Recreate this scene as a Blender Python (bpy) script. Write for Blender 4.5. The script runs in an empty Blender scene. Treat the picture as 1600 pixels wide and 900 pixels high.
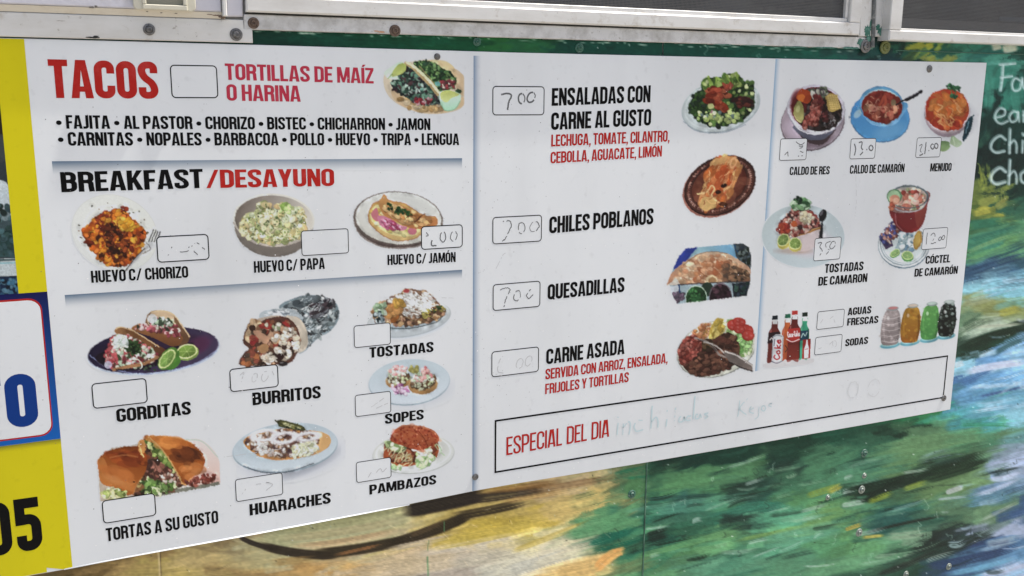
import bpy, math, random
import numpy as np
from mathutils import Vector, Matrix
from mathutils.geometry import delaunay_2d_cdt
random.seed(7)
rng = np.random.default_rng(11)
SC = bpy.context.scene
COL = SC.collection

# ------------------------------------------------------------------ camera
FPX = 1508.7                       # focal length in photo pixels (photo is 1600 wide)
U = np.array([0.91164819, -0.07628295, 0.40382977])
V = np.array([-0.00808065, 0.97910518, 0.20319389])
N = np.array([-0.41089205, -0.18850455, 0.89198305])
# orthonormalise
N /= np.linalg.norm(N); U = U - N * (U @ N); U /= np.linalg.norm(U); V = np.cross(N, U)
R = np.array([U, V, N])
DIST = 1.9                         # metres from the lens to the plane of the menu board
CAM_Z = 1.62
def _uv(px, py):
    px = np.asarray(px, float); py = np.asarray(py, float)
    d = np.stack([px - 800, py - 450, np.full_like(px, FPX)], -1) @ R.T
    return d[..., 0] / d[..., 2], d[..., 1] / d[..., 2]
_ou, _ov = _uv(37, 60)
CAMX = -_ou * DIST
def W(px, py, d=0.0):
    """point of the wall plane (standing d metres proud of the board face) seen at a photo pixel"""
    u, v = _uv(px, py)
    k = DIST - np.asarray(d)
    return np.stack([CAMX + u * k, -np.broadcast_to(d, np.shape(u)) * 1.0, CAM_Z - v * k], -1)
def WX(px, py, d=0.0):
    p = W(px, py, d); return float(p[0]), float(p[2])

cam = bpy.data.cameras.new('camera'); co = bpy.data.objects.new('camera', cam); COL.objects.link(co)
SC.camera = co
# image axes in world: right = x_img, up = -y_img, back = -z_img ; world from plane axes: u->+X, v->-Z, n->+Y
def toworld(c):   # camera-space (x right, y down, z fwd) vector to world
    u, v, n = R @ np.array(c, float)
    return Vector((u, n, -v))
xr = toworld((1, 0, 0)); up = toworld((0, -1, 0)); bk = toworld((0, 0, -1))
co.matrix_world = Matrix(((xr.x, up.x, bk.x, CAMX), (xr.y, up.y, bk.y, -DIST), (xr.z, up.z, bk.z, CAM_Z), (0, 0, 0, 1)))
cam.sensor_width = 36; cam.lens = 36 * FPX / 1600
cam.clip_start = 0.02; cam.clip_end = 500

# ------------------------------------------------------------------ light
SUN_EL, SUN_AZ = math.radians(62), math.radians(97)     # azimuth from +Y towards +X: almost along the truck's side
sdir = Vector((math.cos(SUN_EL) * math.sin(SUN_AZ), math.cos(SUN_EL) * math.cos(SUN_AZ), math.sin(SUN_EL)))
world = bpy.data.worlds.new('World'); SC.world = world; world.use_nodes = True
nt = world.node_tree; bg = nt.nodes['Background']
sky = nt.nodes.new('ShaderNodeTexSky'); sky.sky_type = 'NISHITA'; sky.sun_disc = False
sky.sun_elevation = SUN_EL; sky.sun_rotation = SUN_AZ; sky.air_density = 1.0; sky.dust_density = 5.0; sky.ozone_density = 0.6
nt.links.new(sky.outputs[0], bg.inputs[0]); bg.inputs[1].default_value = 0.15
sl = bpy.data.lights.new('sun', 'SUN'); sl.energy = 4.0; sl.angle = math.radians(0.6); sl.color = (1, .95, .87)
so = bpy.data.objects.new('sun', sl); COL.objects.link(so)
so.rotation_euler = sdir.to_track_quat('Z', 'Y').to_euler()
so.location = (CAMX, -3, 5)
SC.view_settings.view_transform = 'Standard'; SC.view_settings.look = 'None'
SC.view_settings.exposure = 0.52; SC.view_settings.gamma = 1
SC.render.engine = 'CYCLES'
SC.cycles.max_bounces = 6

# ------------------------------------------------------------------ helpers
def lin(c):
    c = np.asarray(c, float) / 255.0
    return np.where(c <= .04045, c / 12.92, ((c + .055) / 1.055) ** 2.4)
PAPER = np.array([.715, .745, .76]); BOARD = PAPER
def mat(name, color=(.5, .5, .5), rough=.5, metal=0, spec=.5, bump=None, var=None, attr=None, coat=0, sheen_grime=False):
    """procedural Principled material; bump=(scale,strength), var=(scale,amount,color2)"""
    m = bpy.data.materials.new(name); m.use_nodes = True
    n = m.node_tree; b = n.nodes['Principled BSDF']
    b.inputs['Roughness'].default_value = rough; b.inputs['Metallic'].default_value = metal
    b.inputs['Specular IOR Level'].default_value = spec
    if coat:
        b.inputs['Coat Weight'].default_value = coat; b.inputs['Coat Roughness'].default_value = .12
    tc = n.nodes.new('ShaderNodeTexCoord')
    if attr:
        a = n.nodes.new('ShaderNodeAttribute'); a.attribute_name = attr; src = a.outputs['Color']
    else:
        rgb = n.nodes.new('ShaderNodeRGB'); rgb.outputs[0].default_value = (*color[:3], 1); src = rgb.outputs[0]
    if var:
        for (sc, lo, hi, c2, *st) in var:
            nz = n.nodes.new('ShaderNodeTexNoise'); nz.inputs['Scale'].default_value = sc; nz.inputs['Detail'].default_value = 7
            nz.inputs['Roughness'].default_value = .65
            mp = n.nodes.new('ShaderNodeMapping')
            if st: mp.inputs['Scale'].default_value = st[0]
            n.links.new(tc.outputs['Object'], mp.inputs[0]); n.links.new(mp.outputs[0], nz.inputs[0])
            mr = n.nodes.new('ShaderNodeMapRange'); mr.inputs[1].default_value = lo; mr.inputs[2].default_value = hi
            n.links.new(nz.outputs[0], mr.inputs[0])
            mx = n.nodes.new('ShaderNodeMix'); mx.data_type = 'RGBA'
            n.links.new(mr.outputs[0], mx.inputs[0]); n.links.new(src, mx.inputs[6]); mx.inputs[7].default_value = (*c2[:3], 1)
            src = mx.outputs[2]
    if sheen_grime:        # uneven sheen painted into the colour, plus fine dirt, for all board prints
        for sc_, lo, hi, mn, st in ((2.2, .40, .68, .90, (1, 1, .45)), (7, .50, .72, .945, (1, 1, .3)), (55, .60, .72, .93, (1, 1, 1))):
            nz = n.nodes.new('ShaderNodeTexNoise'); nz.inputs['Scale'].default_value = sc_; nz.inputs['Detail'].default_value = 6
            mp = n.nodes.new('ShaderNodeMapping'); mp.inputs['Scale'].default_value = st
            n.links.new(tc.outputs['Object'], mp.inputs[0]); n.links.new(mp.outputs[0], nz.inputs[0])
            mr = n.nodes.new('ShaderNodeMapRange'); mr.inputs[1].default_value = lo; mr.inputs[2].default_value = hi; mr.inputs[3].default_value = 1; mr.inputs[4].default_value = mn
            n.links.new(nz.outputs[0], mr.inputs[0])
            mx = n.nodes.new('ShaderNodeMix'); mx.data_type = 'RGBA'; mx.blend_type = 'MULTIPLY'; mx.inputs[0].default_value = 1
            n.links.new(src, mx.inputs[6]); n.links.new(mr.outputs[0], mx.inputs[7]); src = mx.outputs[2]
    n.links.new(src, b.inputs['Base Color'])
    if bump:
        nz = n.nodes.new('ShaderNodeTexNoise'); nz.inputs['Scale'].default_value = bump[0]; nz.inputs['Detail'].default_value = 5
        mp = n.nodes.new('ShaderNodeMapping')
        if len(bump) > 2: mp.inputs['Scale'].default_value = bump[2]
        n.links.new(tc.outputs['Object'], mp.inputs[0]); n.links.new(mp.outputs[0], nz.inputs[0])
        bp = n.nodes.new('ShaderNodeBump'); bp.inputs['Strength'].default_value = bump[1]; bp.inputs['Distance'].default_value = .002
        n.links.new(nz.outputs[0], bp.inputs['Height']); n.links.new(bp.outputs[0], b.inputs['Normal'])
    return m

def mesh_obj(name, verts, faces, m, parent=None, label=None, kind=None, smooth=False):
    me = bpy.data.meshes.new(name)
    me.from_pydata([tuple(map(float, v)) for v in verts], [], [tuple(f) for f in faces])
    me.materials.append(m)
    if smooth:
        for p in me.polygons: p.use_smooth = True
    o = bpy.data.objects.new(name, me); COL.objects.link(o)
    if parent:
        o.parent = parent
        o.matrix_parent_inverse = parent.matrix_world.inverted() if parent.type != 'EMPTY' else Matrix.Translation(-Vector(parent.location))
    if label: o['label'] = label
    if kind: o['kind'] = kind
    return o
def empty(name, loc, label, cat, group=None):
    o = bpy.data.objects.new(name, None); o.location = loc; o.empty_display_size = .1; COL.objects.link(o)
    o['label'] = label; o['category'] = cat
    if group: o['group'] = group
    return o

class MB:
    """collects simple solids into one mesh"""
    def __init__(s): s.v = []; s.f = []
    def add(s, v, f):
        k = len(s.v); s.v += [tuple(map(float, p)) for p in v]; s.f += [tuple(i + k for i in q) for q in f]
    def prism(s, pts, y0, y1):
        """polygon pts (x,z) clockwise-or-not, extruded between y0 (front, towards viewer) and y1 (back)"""
        n = len(pts)
        ar = sum(pts[i][0] * pts[(i + 1) % n][1] - pts[(i + 1) % n][0] * pts[i][1] for i in range(n))
        if ar < 0: pts = pts[::-1]
        v = [(x, y0, z) for x, z in pts] + [(x, y1, z) for x, z in pts]
        f = [tuple(range(n)), tuple(range(2 * n - 1, n - 1, -1))]
        f += [(i, i + n, (i + 1) % n + n, (i + 1) % n) for i in range(n)]
        s.add(v, f)
    def bprism(s, pts, y0, y1, bev=.002):
        """same with a chamfered front edge"""
        n = len(pts)
        ar = sum(pts[i][0] * pts[(i + 1) % n][1] - pts[(i + 1) % n][0] * pts[i][1] for i in range(n))
        if ar < 0: pts = pts[::-1]
        ins = inset(pts, bev); dy = bev if y0 < y1 else -bev
        v = [(x, y0, z) for x, z in ins] + [(x, y0 + dy, z) for x, z in pts] + [(x, y1, z) for x, z in pts]
        f = [tuple(range(n)), tuple(range(3 * n - 1, 2 * n - 1, -1))]
        for k in (0, n):
            f += [(k + i, k + i + n, k + (i + 1) % n + n, k + (i + 1) % n) for i in range(n)]
        s.add(v, f)
    def lathe(s, cx, cz, prof, n=20, tilt=0):
        """profile [(radius, y)] turned about an axis along y"""
        v = []; f = []
        for r, y in prof:
            for k in range(n):
                a = 2 * math.pi * k / n
                v.append((cx + r * math.cos(a), y, cz + r * math.sin(a)))
        m = len(prof)
        for j in range(m - 1):
            for k in range(n):
                k2 = (k + 1) % n
                f.append((j * n + k, j * n + k2, (j + 1) * n + k2, (j + 1) * n + k))
        f.append(tuple(range((m - 1) * n, m * n)))
        s.add(v, f)
    def obj(s, name, m, parent=None, **k): return mesh_obj(name, s.v, s.f, m, parent, **k)
def inset(pts, d):
    n = len(pts); out = []
    for i in range(n):
        a = Vector(pts[i - 1]); b = Vector(pts[i]); c = Vector(pts[(i + 1) % n])
        e1 = (b - a).normalized(); e2 = (c - b).normalized()
        n1 = Vector((-e1.y, e1.x)); n2 = Vector((-e2.y, e2.x))
        m = (n1 + n2); m = m / max(.3, m.dot(n1)) if m.length > 1e-6 else n1
        p = b + m * d; out.append((p.x, p.y))
    return out
def quad(p, d):      # photo-pixel polygon on plane d -> [(x,z)]
    return [WX(x, y, d) for x, y in p]
def rrect(x0, z0, x1, z1, r, n=5):
    pts = []
    for cx, cz, a0 in ((x1 - r, z1 - r, 0), (x0 + r, z1 - r, 90), (x0 + r, z0 + r, 180), (x1 - r, z0 + r, 270)):
        for k in range(n + 1):
            a = math.radians(a0 + 90 * k / n); pts.append((cx + r * math.cos(a), cz + r * math.sin(a)))
    return pts

# ------------------------------------------------------------------ numpy painter (flat print and paint colours)
def vnoise(shape, cells, seed=None):
    r = np.random.default_rng(seed) if seed is not None else rng
    h, w = shape; gy, gx = max(2, int(cells[0])), max(2, int(cells[1]))
    g = r.random((gy + 1, gx + 1))
    y = np.linspace(0, gy - 1e-4, h); x = np.linspace(0, gx - 1e-4, w)
    yi = y.astype(int); xi = x.astype(int); fy = (y - yi)[:, None]; fx = (x - xi)[None]
    fy = fy * fy * (3 - 2 * fy); fx = fx * fx * (3 - 2 * fx)
    a = g[yi][:, xi]; b = g[yi][:, xi + 1]; c = g[yi + 1][:, xi]; d = g[yi + 1][:, xi + 1]
    return (a * (1 - fx) + b * fx) * (1 - fy) + (c * (1 - fx) + d * fx) * fy
def hexc(s):
    if isinstance(s, str):
        s = s.lstrip('#'); return np.array([int(s[i:i + 2], 16) for i in (0, 2, 4)], float)
    return np.array(s, float)
def smoothpoly(pts, k=6):
    P = np.array(pts, float); n = len(P); out = []
    for i in range(n):
        p0, p1, p2, p3 = P[i - 1], P[i], P[(i + 1) % n], P[(i + 2) % n]
        for t in np.arange(k) / k:
            out.append(.5 * ((2 * p1) + (-p0 + p2) * t + (2 * p0 - 5 * p1 + 4 * p2 - p3) * t * t + (-p0 + 3 * p1 - 3 * p2 + p3) * t ** 3))
    return np.array(out)
class Cv:
    def __init__(s, x0, y0, x1, y1, cell, paper):
        s.x0, s.y0, s.cell = x0, y0, cell
        s.w = int((x1 - x0) / cell) + 1; s.h = int((y1 - y0) / cell) + 1
        s.paper = hexc(paper)
        s.c = np.tile(s.paper, (s.h, s.w, 1)); s.a = np.zeros((s.h, s.w)); s.H = np.zeros((s.h, s.w))
        s.rs = random.Random(int(x0 * 13 + y0))
    def box(s, xa, ya, xb, yb):
        i0 = max(0, int((xa - s.x0) / s.cell) - 1); i1 = min(s.w, int((xb - s.x0) / s.cell) + 2)
        j0 = max(0, int((ya - s.y0) / s.cell) - 1); j1 = min(s.h, int((yb - s.y0) / s.cell) + 2)
        if i0 >= i1 or j0 >= j1: return None
        X = s.x0 + np.arange(i0, i1) * s.cell; Y = s.y0 + np.arange(j0, j1) * s.cell
        return (slice(j0, j1), slice(i0, i1)), X[None, :], Y[:, None]
    def put(s, sl, m, col, cover=True):
        m3 = m[..., None]; s.c[sl] = s.c[sl] * (1 - m3) + col * m3
        if cover: s.a[sl] = np.maximum(s.a[sl], np.minimum(1, m * 1.0 + s.a[sl] * (1 - m)))
    def emask(s, cx, cy, rx, ry, ang=0, soft=1.0):
        r = max(rx, ry) + 2; b = s.box(cx - r, cy - r, cx + r, cy + r)
        if b is None: return None
        sl, X, Y = b; a = math.radians(ang); dx = X - cx; dy = Y - cy
        u = (dx * math.cos(a) + dy * math.sin(a)) / rx; v = (-dx * math.sin(a) + dy * math.cos(a)) / ry
        q = np.sqrt(u * u + v * v) + 1e-9
        return sl, np.clip((1 - q) * min(rx, ry) / soft + .5, 0, 1), u, v
    def ell(s, cx, cy, rx, ry, col, ang=0, al=1.0, soft=1.0):
        e = s.emask(cx, cy, rx, ry, ang, soft)
        if e: s.put(e[0], e[1] * al, hexc(col))
    def ellg(s, cx, cy, rx, ry, c0, c1, ang=0, gang=90, al=1.0, soft=1.0):
        """ellipse whose print colour runs from c0 to c1 across it"""
        e = s.emask(cx, cy, rx, ry, ang, soft)
        if not e: return
        sl, m, u, v = e; a = math.radians(gang); t = np.clip((u * math.cos(a) + v * math.sin(a)) * .5 + .5, 0, 1)[..., None]
        s.put(sl, m * al, hexc(c0) * (1 - t) + hexc(c1) * t)
    def ring(s, cx, cy, rx, ry, wd, col, ang=0, al=1.0):
        e = s.emask(cx, cy, rx + wd, ry + wd, ang)
        if not e: return
        sl, m, u, v = e; a2 = s.emask(cx, cy, rx, ry, ang)
        q = np.sqrt((u * (rx + wd) / rx) ** 2 + (v * (ry + wd) / ry) ** 2)
        k = np.clip(1 - np.abs(q - 1) * min(rx, ry) / wd + .3, 0, 1)
        s.put(sl, k * al, hexc(col))
    def pmask(s, pts, smooth=True, soft=True):
        P = smoothpoly(pts) if smooth else np.array(pts, float)
        b = s.box(P[:, 0].min() - 1, P[:, 1].min() - 1, P[:, 0].max() + 1, P[:, 1].max() + 1)
        if b is None: return None
        sl, X, Y = b; m = 0
        offs = [(-.25, -.25), (.25, -.25), (-.25, .25), (.25, .25)] if soft else [(0, 0)]
        for ox, oy in offs:
            x = X + ox * s.cell; y = Y + oy * s.cell; ins = np.zeros((y.shape[0], x.shape[1]), bool)
            n = len(P); j = n - 1
            for i in range(n):
                xi, yi, xj, yj = P[i, 0], P[i, 1], P[j, 0], P[j, 1]
                if yi != yj:
                    ins ^= ((yi > y) != (yj > y)) & (x < (xj - xi) * (y - yi) / (yj - yi) + xi)
                j = i
            m = m + ins
        return sl, m / len(offs), P, X, Y
    def poly(s, pts, col, smooth=True, al=1.0, c2=None, gdir=(0, 1)):
        e = s.pmask(pts, smooth)
        if not e: return
        sl, m, P, X, Y = e
        if c2 is None: s.put(sl, m * al, hexc(col))
        else:
            g = X * gdir[0] + Y * gdir[1]; pr = P @ np.array(gdir, float)
            t = np.clip((g - pr.min()) / (pr.max() - pr.min() + 1e-6), 0, 1)
            t = np.broadcast_to(t, m.shape)[..., None]
            s.put(sl, m * al, hexc(col) * (1 - t) + hexc(c2) * t)
    def line(s, pts, wd, col, al=1.0, taper=False):
        P = np.array(pts, float)
        if len(P) > 2:   # smooth open curve
            Q = np.vstack([2 * P[0] - P[1], P, 2 * P[-1] - P[-2]]); out = []
            for i in range(1, len(Q) - 2):
                p0, p1, p2, p3 = Q[i - 1:i + 3]
                for t in np.arange(5) / 5: out.append(.5 * (2 * p1 + (p2 - p0) * t + (2 * p0 - 5 * p1 + 4 * p2 - p3) * t * t + (-p0 + 3 * p1 - 3 * p2 + p3) * t ** 3))
            out.append(Q[-2]); P = np.array(out)
        b = s.box(P[:, 0].min() - wd, P[:, 1].min() - wd, P[:, 0].max() + wd, P[:, 1].max() + wd)
        if b is None: return
        sl, X, Y = b; D = np.full((Y.shape[0], X.shape[1]), 1e9); n = len(P) - 1
        for i in range(n):
            a, c = P[i], P[i + 1]; d = c - a; L = d @ d + 1e-9
            t = np.clip(((X - a[0]) * d[0] + (Y - a[1]) * d[1]) / L, 0, 1)
            dd = np.hypot(X - a[0] - t * d[0], Y - a[1] - t * d[1])
            if taper: dd = dd + wd * .5 * ((i + t) / n) * .8
            D = np.minimum(D, dd)
        s.put(sl, np.clip((wd * .5 - D) / s.cell + .5, 0, 1) * al, hexc(col))
    def inside(s, reg):
        if reg[0] == 'e':
            _, cx, cy, rx, ry, ang = reg
            while 1:
                u, v = s.rs.uniform(-1, 1), s.rs.uniform(-1, 1)
                if u * u + v * v < 1: break
            a = math.radians(ang); u *= rx; v *= ry
            return cx + u * math.cos(a) - v * math.sin(a), cy + u * math.sin(a) + v * math.cos(a)
        P = reg; xs = [p[0] for p in P]; ys = [p[1] for p in P]
        for _ in range(200):
            x = s.rs.uniform(min(xs), max(xs)); y = s.rs.uniform(min(ys), max(ys)); ins = False; j = len(P) - 1
            for i in range(len(P)):
                if (P[i][1] > y) != (P[j][1] > y) and x < (P[j][0] - P[i][0]) * (y - P[i][1]) / (P[j][1] - P[i][1]) + P[i][0]: ins = not ins
                j = i
            if ins: return x, y
        return x, y
    def blobs(s, reg, n, r, cols, el=1.6, ang=None, dark=.5, hi=.35, al=.95):
        for _ in range(n):
            x, y = s.inside(reg); rr = s.rs.uniform(*r); e = s.rs.uniform(1, el)
            a = s.rs.uniform(0, 180) if ang is None else ang + s.rs.uniform(-25, 25)
            c = hexc(s.rs.choice(cols)) * s.rs.uniform(.86, 1.14)
            if dark < 1: s.ell(x + .5, y + .8, rr * e, rr, c * dark, a, .65, 1.2)
            s.ell(x, y, rr * e, rr, np.clip(c, 0, 255), a, al, 1.1)
            if hi and rr > 1.2: s.ell(x - rr * .25, y - rr * .3, rr * .5, rr * .35, np.clip(c * 1.3, 0, 255), a, hi, 1.0)
    def strands(s, reg, n, ln, wd, cols, ang=None, al=.9):
        for _ in range(n):
            x, y = s.inside(reg); a = math.radians(s.rs.uniform(0, 180) if ang is None else ang + s.rs.uniform(-30, 30))
            L = s.rs.uniform(*ln); c = hexc(s.rs.choice(cols)) * s.rs.uniform(.85, 1.12); k = s.rs.uniform(-.35, .35) * L
            s.line([(x - L / 2 * math.cos(a), y - L / 2 * math.sin(a)), (x - k * math.sin(a) * .5, y + k * math.cos(a) * .5), (x + L / 2 * math.cos(a), y + L / 2 * math.sin(a))], wd, np.clip(c, 0, 255), al)
    def grain(s, amt=.08, sz=2.0):
        n = vnoise((s.h, s.w), (s.h * s.cell / sz, s.w * s.cell / sz)) - .5
        n2 = rng.random((s.h, s.w)) - .5
        k = 1 + (n * amt * 1.6 + n2 * amt) ; k = 1 + (k - 1) * s.a
        s.c = np.clip(s.c * k[..., None], 2, 255)
    def clip(s, pts, smooth=False):
        e = s.pmask(pts, smooth); M = np.zeros((s.h, s.w)); M[e[0]] = e[1]
        s.c = s.paper + (s.c - s.paper) * M[..., None]; s.a = s.a * M
    def build(s, name, m, parent, d, label=None, kind=None, relief=0.0, keep=None, full=False, scale=None):
        A = s.a if not full else np.ones_like(s.a)
        j, i = np.mgrid[0:s.h, 0:s.w]
        px = s.x0 + i * s.cell; py = s.y0 + j * s.cell
        P = W(px.ravel(), py.ravel(), d)
        if relief: P[:, 1] -= s.H.ravel() * relief
        on = A > .02
        if keep is not None: on = on & keep(P[:, 0].reshape(s.h, s.w), P[:, 2].reshape(s.h, s.w))
            
        f = on[:-1, :-1] & on[1:, :-1] & on[:-1, 1:] & on[1:, 1:] if keep is not None else on[:-1, :-1] | on[1:, :-1] | on[:-1, 1:] | on[1:, 1:]
        jj, ii = np.nonzero(f); idx = (jj * s.w + ii)
        F = np.stack([idx, idx + s.w, idx + s.w + 1, idx + 1], 1)
        used, inv = np.unique(F.ravel(), return_inverse=True); F = inv.reshape(-1, 4)
        Vt = P[used]
        if scale is None: al = lin(s.c.reshape(-1, 3)[used]) / lin(s.paper) * BOARD
        else: al = lin(s.c.reshape(-1, 3)[used]) * scale
        al = np.clip(al, .002, .92)
        me = bpy.data.meshes.new(name); nv = len(Vt); nf = len(F)
        me.vertices.add(nv); me.vertices.foreach_set('co', Vt.astype(np.float32).ravel())
        me.loops.add(nf * 4); me.loops.foreach_set('vertex_index', F.astype(np.int32).ravel())
        me.polygons.add(nf); me.polygons.foreach_set('loop_start', np.arange(0, nf * 4, 4, dtype=np.int32))
        me.polygons.foreach_set('use_smooth', np.ones(nf, bool))
        me.update(calc_edges=True)
        ca = me.color_attributes.new('paint', 'FLOAT_COLOR', 'POINT')
        ca.data.foreach_set('color', np.concatenate([al, np.ones((nv, 1))], 1).astype(np.float32).ravel())
        me.materials.append(m)
        o = bpy.data.objects.new(name, me); COL.objects.link(o)
        if parent: o.parent = parent; o.matrix_parent_inverse = Matrix.Translation(-Vector(parent.location))
        if label: o['label'] = label
        if kind: o['kind'] = kind
        return o

# ------------------------------------------------------------------ condensed poster alphabet built as polygons
def rpath(pts, r, closed=False, n=6):
    out = []; m = len(pts)
    for i in range(m):
        if not closed and i in (0, m - 1): out.append(Vector(pts[i])); continue
        a, b, c = Vector(pts[i - 1]), Vector(pts[i]), Vector(pts[(i + 1) % m])
        d1 = (a - b); d2 = (c - b); l = min(r, d1.length * .5, d2.length * .5)
        p, q = b + d1.normalized() * l, b + d2.normalized() * l
        for k in range(n + 1):
            t = k / n
            out.append(_arc(p, b, q, t))
    res = []
    for p in out:
        if not res or (p - res[-1]).length > 1e-4: res.append(p)
    if closed and (res[0] - res[-1]).length < 1e-4: res.pop()
    return res
def _arc(p, b, q, t):   # conic corner, rounder than a plain quadratic
    w = .75; den = (1 - t) ** 2 + 2 * w * t * (1 - t) + t * t
    return (p * (1 - t) ** 2 + b * 2 * w * t * (1 - t) + q * t * t) / den
def spoly(pts, w, closed=False):
    """stroke a centre line: list of quads"""
    n = len(pts); L = []; Rr = []
    for i in range(n):
        a = pts[i - 1] if (i > 0 or closed) else None; b = pts[i]; c = pts[(i + 1) % n] if (i < n - 1 or closed) else None
        e = []
        if a is not None and (b - a).length > 1e-6: e.append((b - a).normalized())
        if c is not None and (c - b).length > 1e-6: e.append((c - b).normalized())
        t = sum(e, Vector((0, 0))).normalized() if e else Vector((1, 0)); nn = Vector((-t.y, t.x))
        k = w / 2 / max(.5, nn.dot(Vector((-e[0].y, e[0].x)))) if e else w / 2
        L.append(b + nn * k); Rr.append(b - nn * k)
    q = []
    for i in range(n if closed else n - 1):
        j = (i + 1) % n
        if (pts[i] - pts[j]).length < 1e-6: continue
        q.append([L[i], L[j], Rr[j], Rr[i]])
    return q
def glyph(ch, w):
    h = w / 2; T = 1 - h; B = h; acc = None
    if ch in 'ÍÓ': acc = ch; ch = {'Í': 'I', 'Ó': 'O'}[ch]
    b = {'A': .52, 'E': .40, 'F': .385, 'I': w, 'J': .33, 'L': .385, 'M': .66, 'K': .50, 'T': .44, 'V': .50, 'Y': .50, 'Z': .44, '/': .44, ',': w, '•': .36, ' ': .15, 'B': .49}.get(ch, .48)
    if w < .13: b = {'I': w, ' ': .18}.get(ch, b * .86)
    L = h; Rt = b - h; P = []
    def st(pts, r=.0, closed=False): P.extend(spoly(rpath([Vector(p) for p in pts], r, closed), w, closed))
    def pg(*pts): P.append([Vector(p) for p in pts])
    def rect(x0, y0, x1, y1): pg((x0, y0), (x1, y0), (x1, y1), (x0, y1))
    m = b / 2; wv = w * .92
    if ch == 'A':
        pg((0, 0), (w, 0), (m + .025, 1), (m - .115, 1)); pg((b, 0), (b - w, 0), (m - .025, 1), (m + .115, 1)); rect(.11, .17, b - .11, .17 + wv * .82)
    elif ch == 'B':
        rect(0, 0, w, 1); st([(h, T), (Rt - .015, T), (Rt - .015, .53), (h, .53)], .14); st([(h, .53), (Rt, .53), (Rt, B), (h, B)], .15)
    elif ch == 'C': st([(Rt, .66), (Rt, T), (L, T), (L, B), (Rt, B), (Rt, .34)], .17)
    elif ch == 'D': rect(0, 0, w, 1); st([(h, T), (Rt, T), (Rt, B), (h, B)], .2)
    elif ch == 'E': rect(0, 0, w, 1); rect(w - .01, 0, b, wv); rect(w - .01, 1 - wv, b, 1); rect(w - .01, .5 - wv / 2 + .01, b - .04, .5 + wv / 2 + .01)
    elif ch == 'F': rect(0, 0, w, 1); rect(w - .01, 1 - wv, b, 1); rect(w - .01, .47 - wv / 2 + .01, b - .035, .47 + wv / 2 + .01)
    elif ch == 'G': st([(Rt, .68), (Rt, T), (L, T), (L, B), (Rt, B), (Rt, .5)], .17); rect(b * .52, .52 - wv * .8, b, .52)
    elif ch == 'H': rect(0, 0, w, 1); rect(b - w, 0, b, 1); rect(w - .01, .5 - wv / 2, b - w + .01, .5 + wv / 2)
    elif ch == 'I': rect(0, 0, w, 1)
    elif ch == 'J': st([(Rt, 1), (Rt, B), (0, B)], .14)
    elif ch == 'K':
        rect(0, 0, w, 1); pg((w * .9, .30), (b, 1), (b - w * 1.08, 1), (w * .9, .57)); pg((w * 1.0, .47), (w * 1.55, .68), (b + .01, 0), (b - w * 1.08, 0))
    elif ch == 'L': rect(0, 0, w, 1); rect(w - .01, 0, b, wv)
    elif ch == 'M':
        rect(0, 0, w * .9, 1); rect(b - w * .9, 0, b, 1); pg((.005, 1), (w * 1.25, 1), (m + .055, .02), (m - .055, .02)); pg((b - .005, 1), (b - w * 1.25, 1), (m - .055, .02), (m + .055, .02))
    elif ch == 'N': rect(0, 0, w * .88, 1); rect(b - w * .88, 0, b, 1); pg((.005, .995), (w * 1.02, .995), (b - .005, .005), (b - w * 1.02, .005))
    elif ch in 'O0Q':
        st([(L, B), (Rt, B), (Rt, T), (L, T)], .17, True)
        if ch == 'Q': pg((m - .01, .2), (m + .08, .24), (b + .02, -.01), (b - .1, -.03))
    elif ch == 'P': rect(0, 0, w, 1); st([(h, T), (Rt, T), (Rt, .44), (h, .44)], .16)
    elif ch == 'R': rect(0, 0, w, 1); st([(h, T), (Rt, T), (Rt, .50), (h, .50)], .15); st([(h + .05, .50), (Rt - .01, .50), (Rt - .005, .22), (Rt + .015, 0)], .13)
    elif ch == 'S': st([(Rt, .69), (Rt, T), (L, T), (L, .62), (Rt, .38), (Rt, B), (L, B), (L, .31)], .17)
    elif ch == 'T': rect(0, 1 - wv, b, 1); rect(m - h, 0, m + h, 1 - wv + .01)
    elif ch == 'U': st([(L, 1), (L, B), (Rt, B), (Rt, 1)], .17)
    elif ch == 'V': pg((0, 1), (w, 1), (m + .075, 0), (m - .075, 0)); pg((b, 1), (b - w, 1), (m - .075, 0), (m + .075, 0))
    elif ch == 'Y': pg((0, 1), (w, 1), (m + h, .36), (m - h, .36)); pg((b, 1), (b - w, 1), (m - h, .36), (m + h, .36)); rect(m - h, 0, m + h, .37)
    elif ch == 'Z': rect(0, 0, b, wv); rect(0, 1 - wv, b, 1); pg((0, wv - .01), (w, wv - .01), (b, 1 - wv + .01), (b - w, 1 - wv + .01))
    elif ch == '5': rect(0, 1 - w, b - .02, 1); rect(0, .5, w, 1 - w + .01); st([(L, .60), (Rt, .60), (Rt, B), (L, B), (L, .30)], .17)
    elif ch == '/': pg((0, 0), (w * .8, 0), (b, 1), (b - w * .8, 1))
    elif ch == ',': pg((0, 0), (w, 0), (w, w * .9), (0, w * .9)); pg((w * .35, .01), (w, .01), (w * .55, -.17), (w * .1, -.17))
    elif ch == '•': P.append([Vector((.18 + .165 * math.cos(a), .44 + .165 * math.sin(a))) for a in np.linspace(0, 2 * math.pi, 17)[:-1]])
    if acc: pg((m - .06, 1.05), (m + .05, 1.05), (m + .15, 1.2), (m + .0, 1.2))
    return P, b
def inpoly(P, x, y):
    ins = False; j = len(P) - 1
    for i in range(len(P)):
        if (P[i][1] > y) != (P[j][1] > y) and x < (P[j][0] - P[i][0]) * (y - P[i][1]) / (P[j][1] - P[i][1] + 1e-12) + P[i][0]: ins = not ins
        j = i
    return ins
_g = {}
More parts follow.
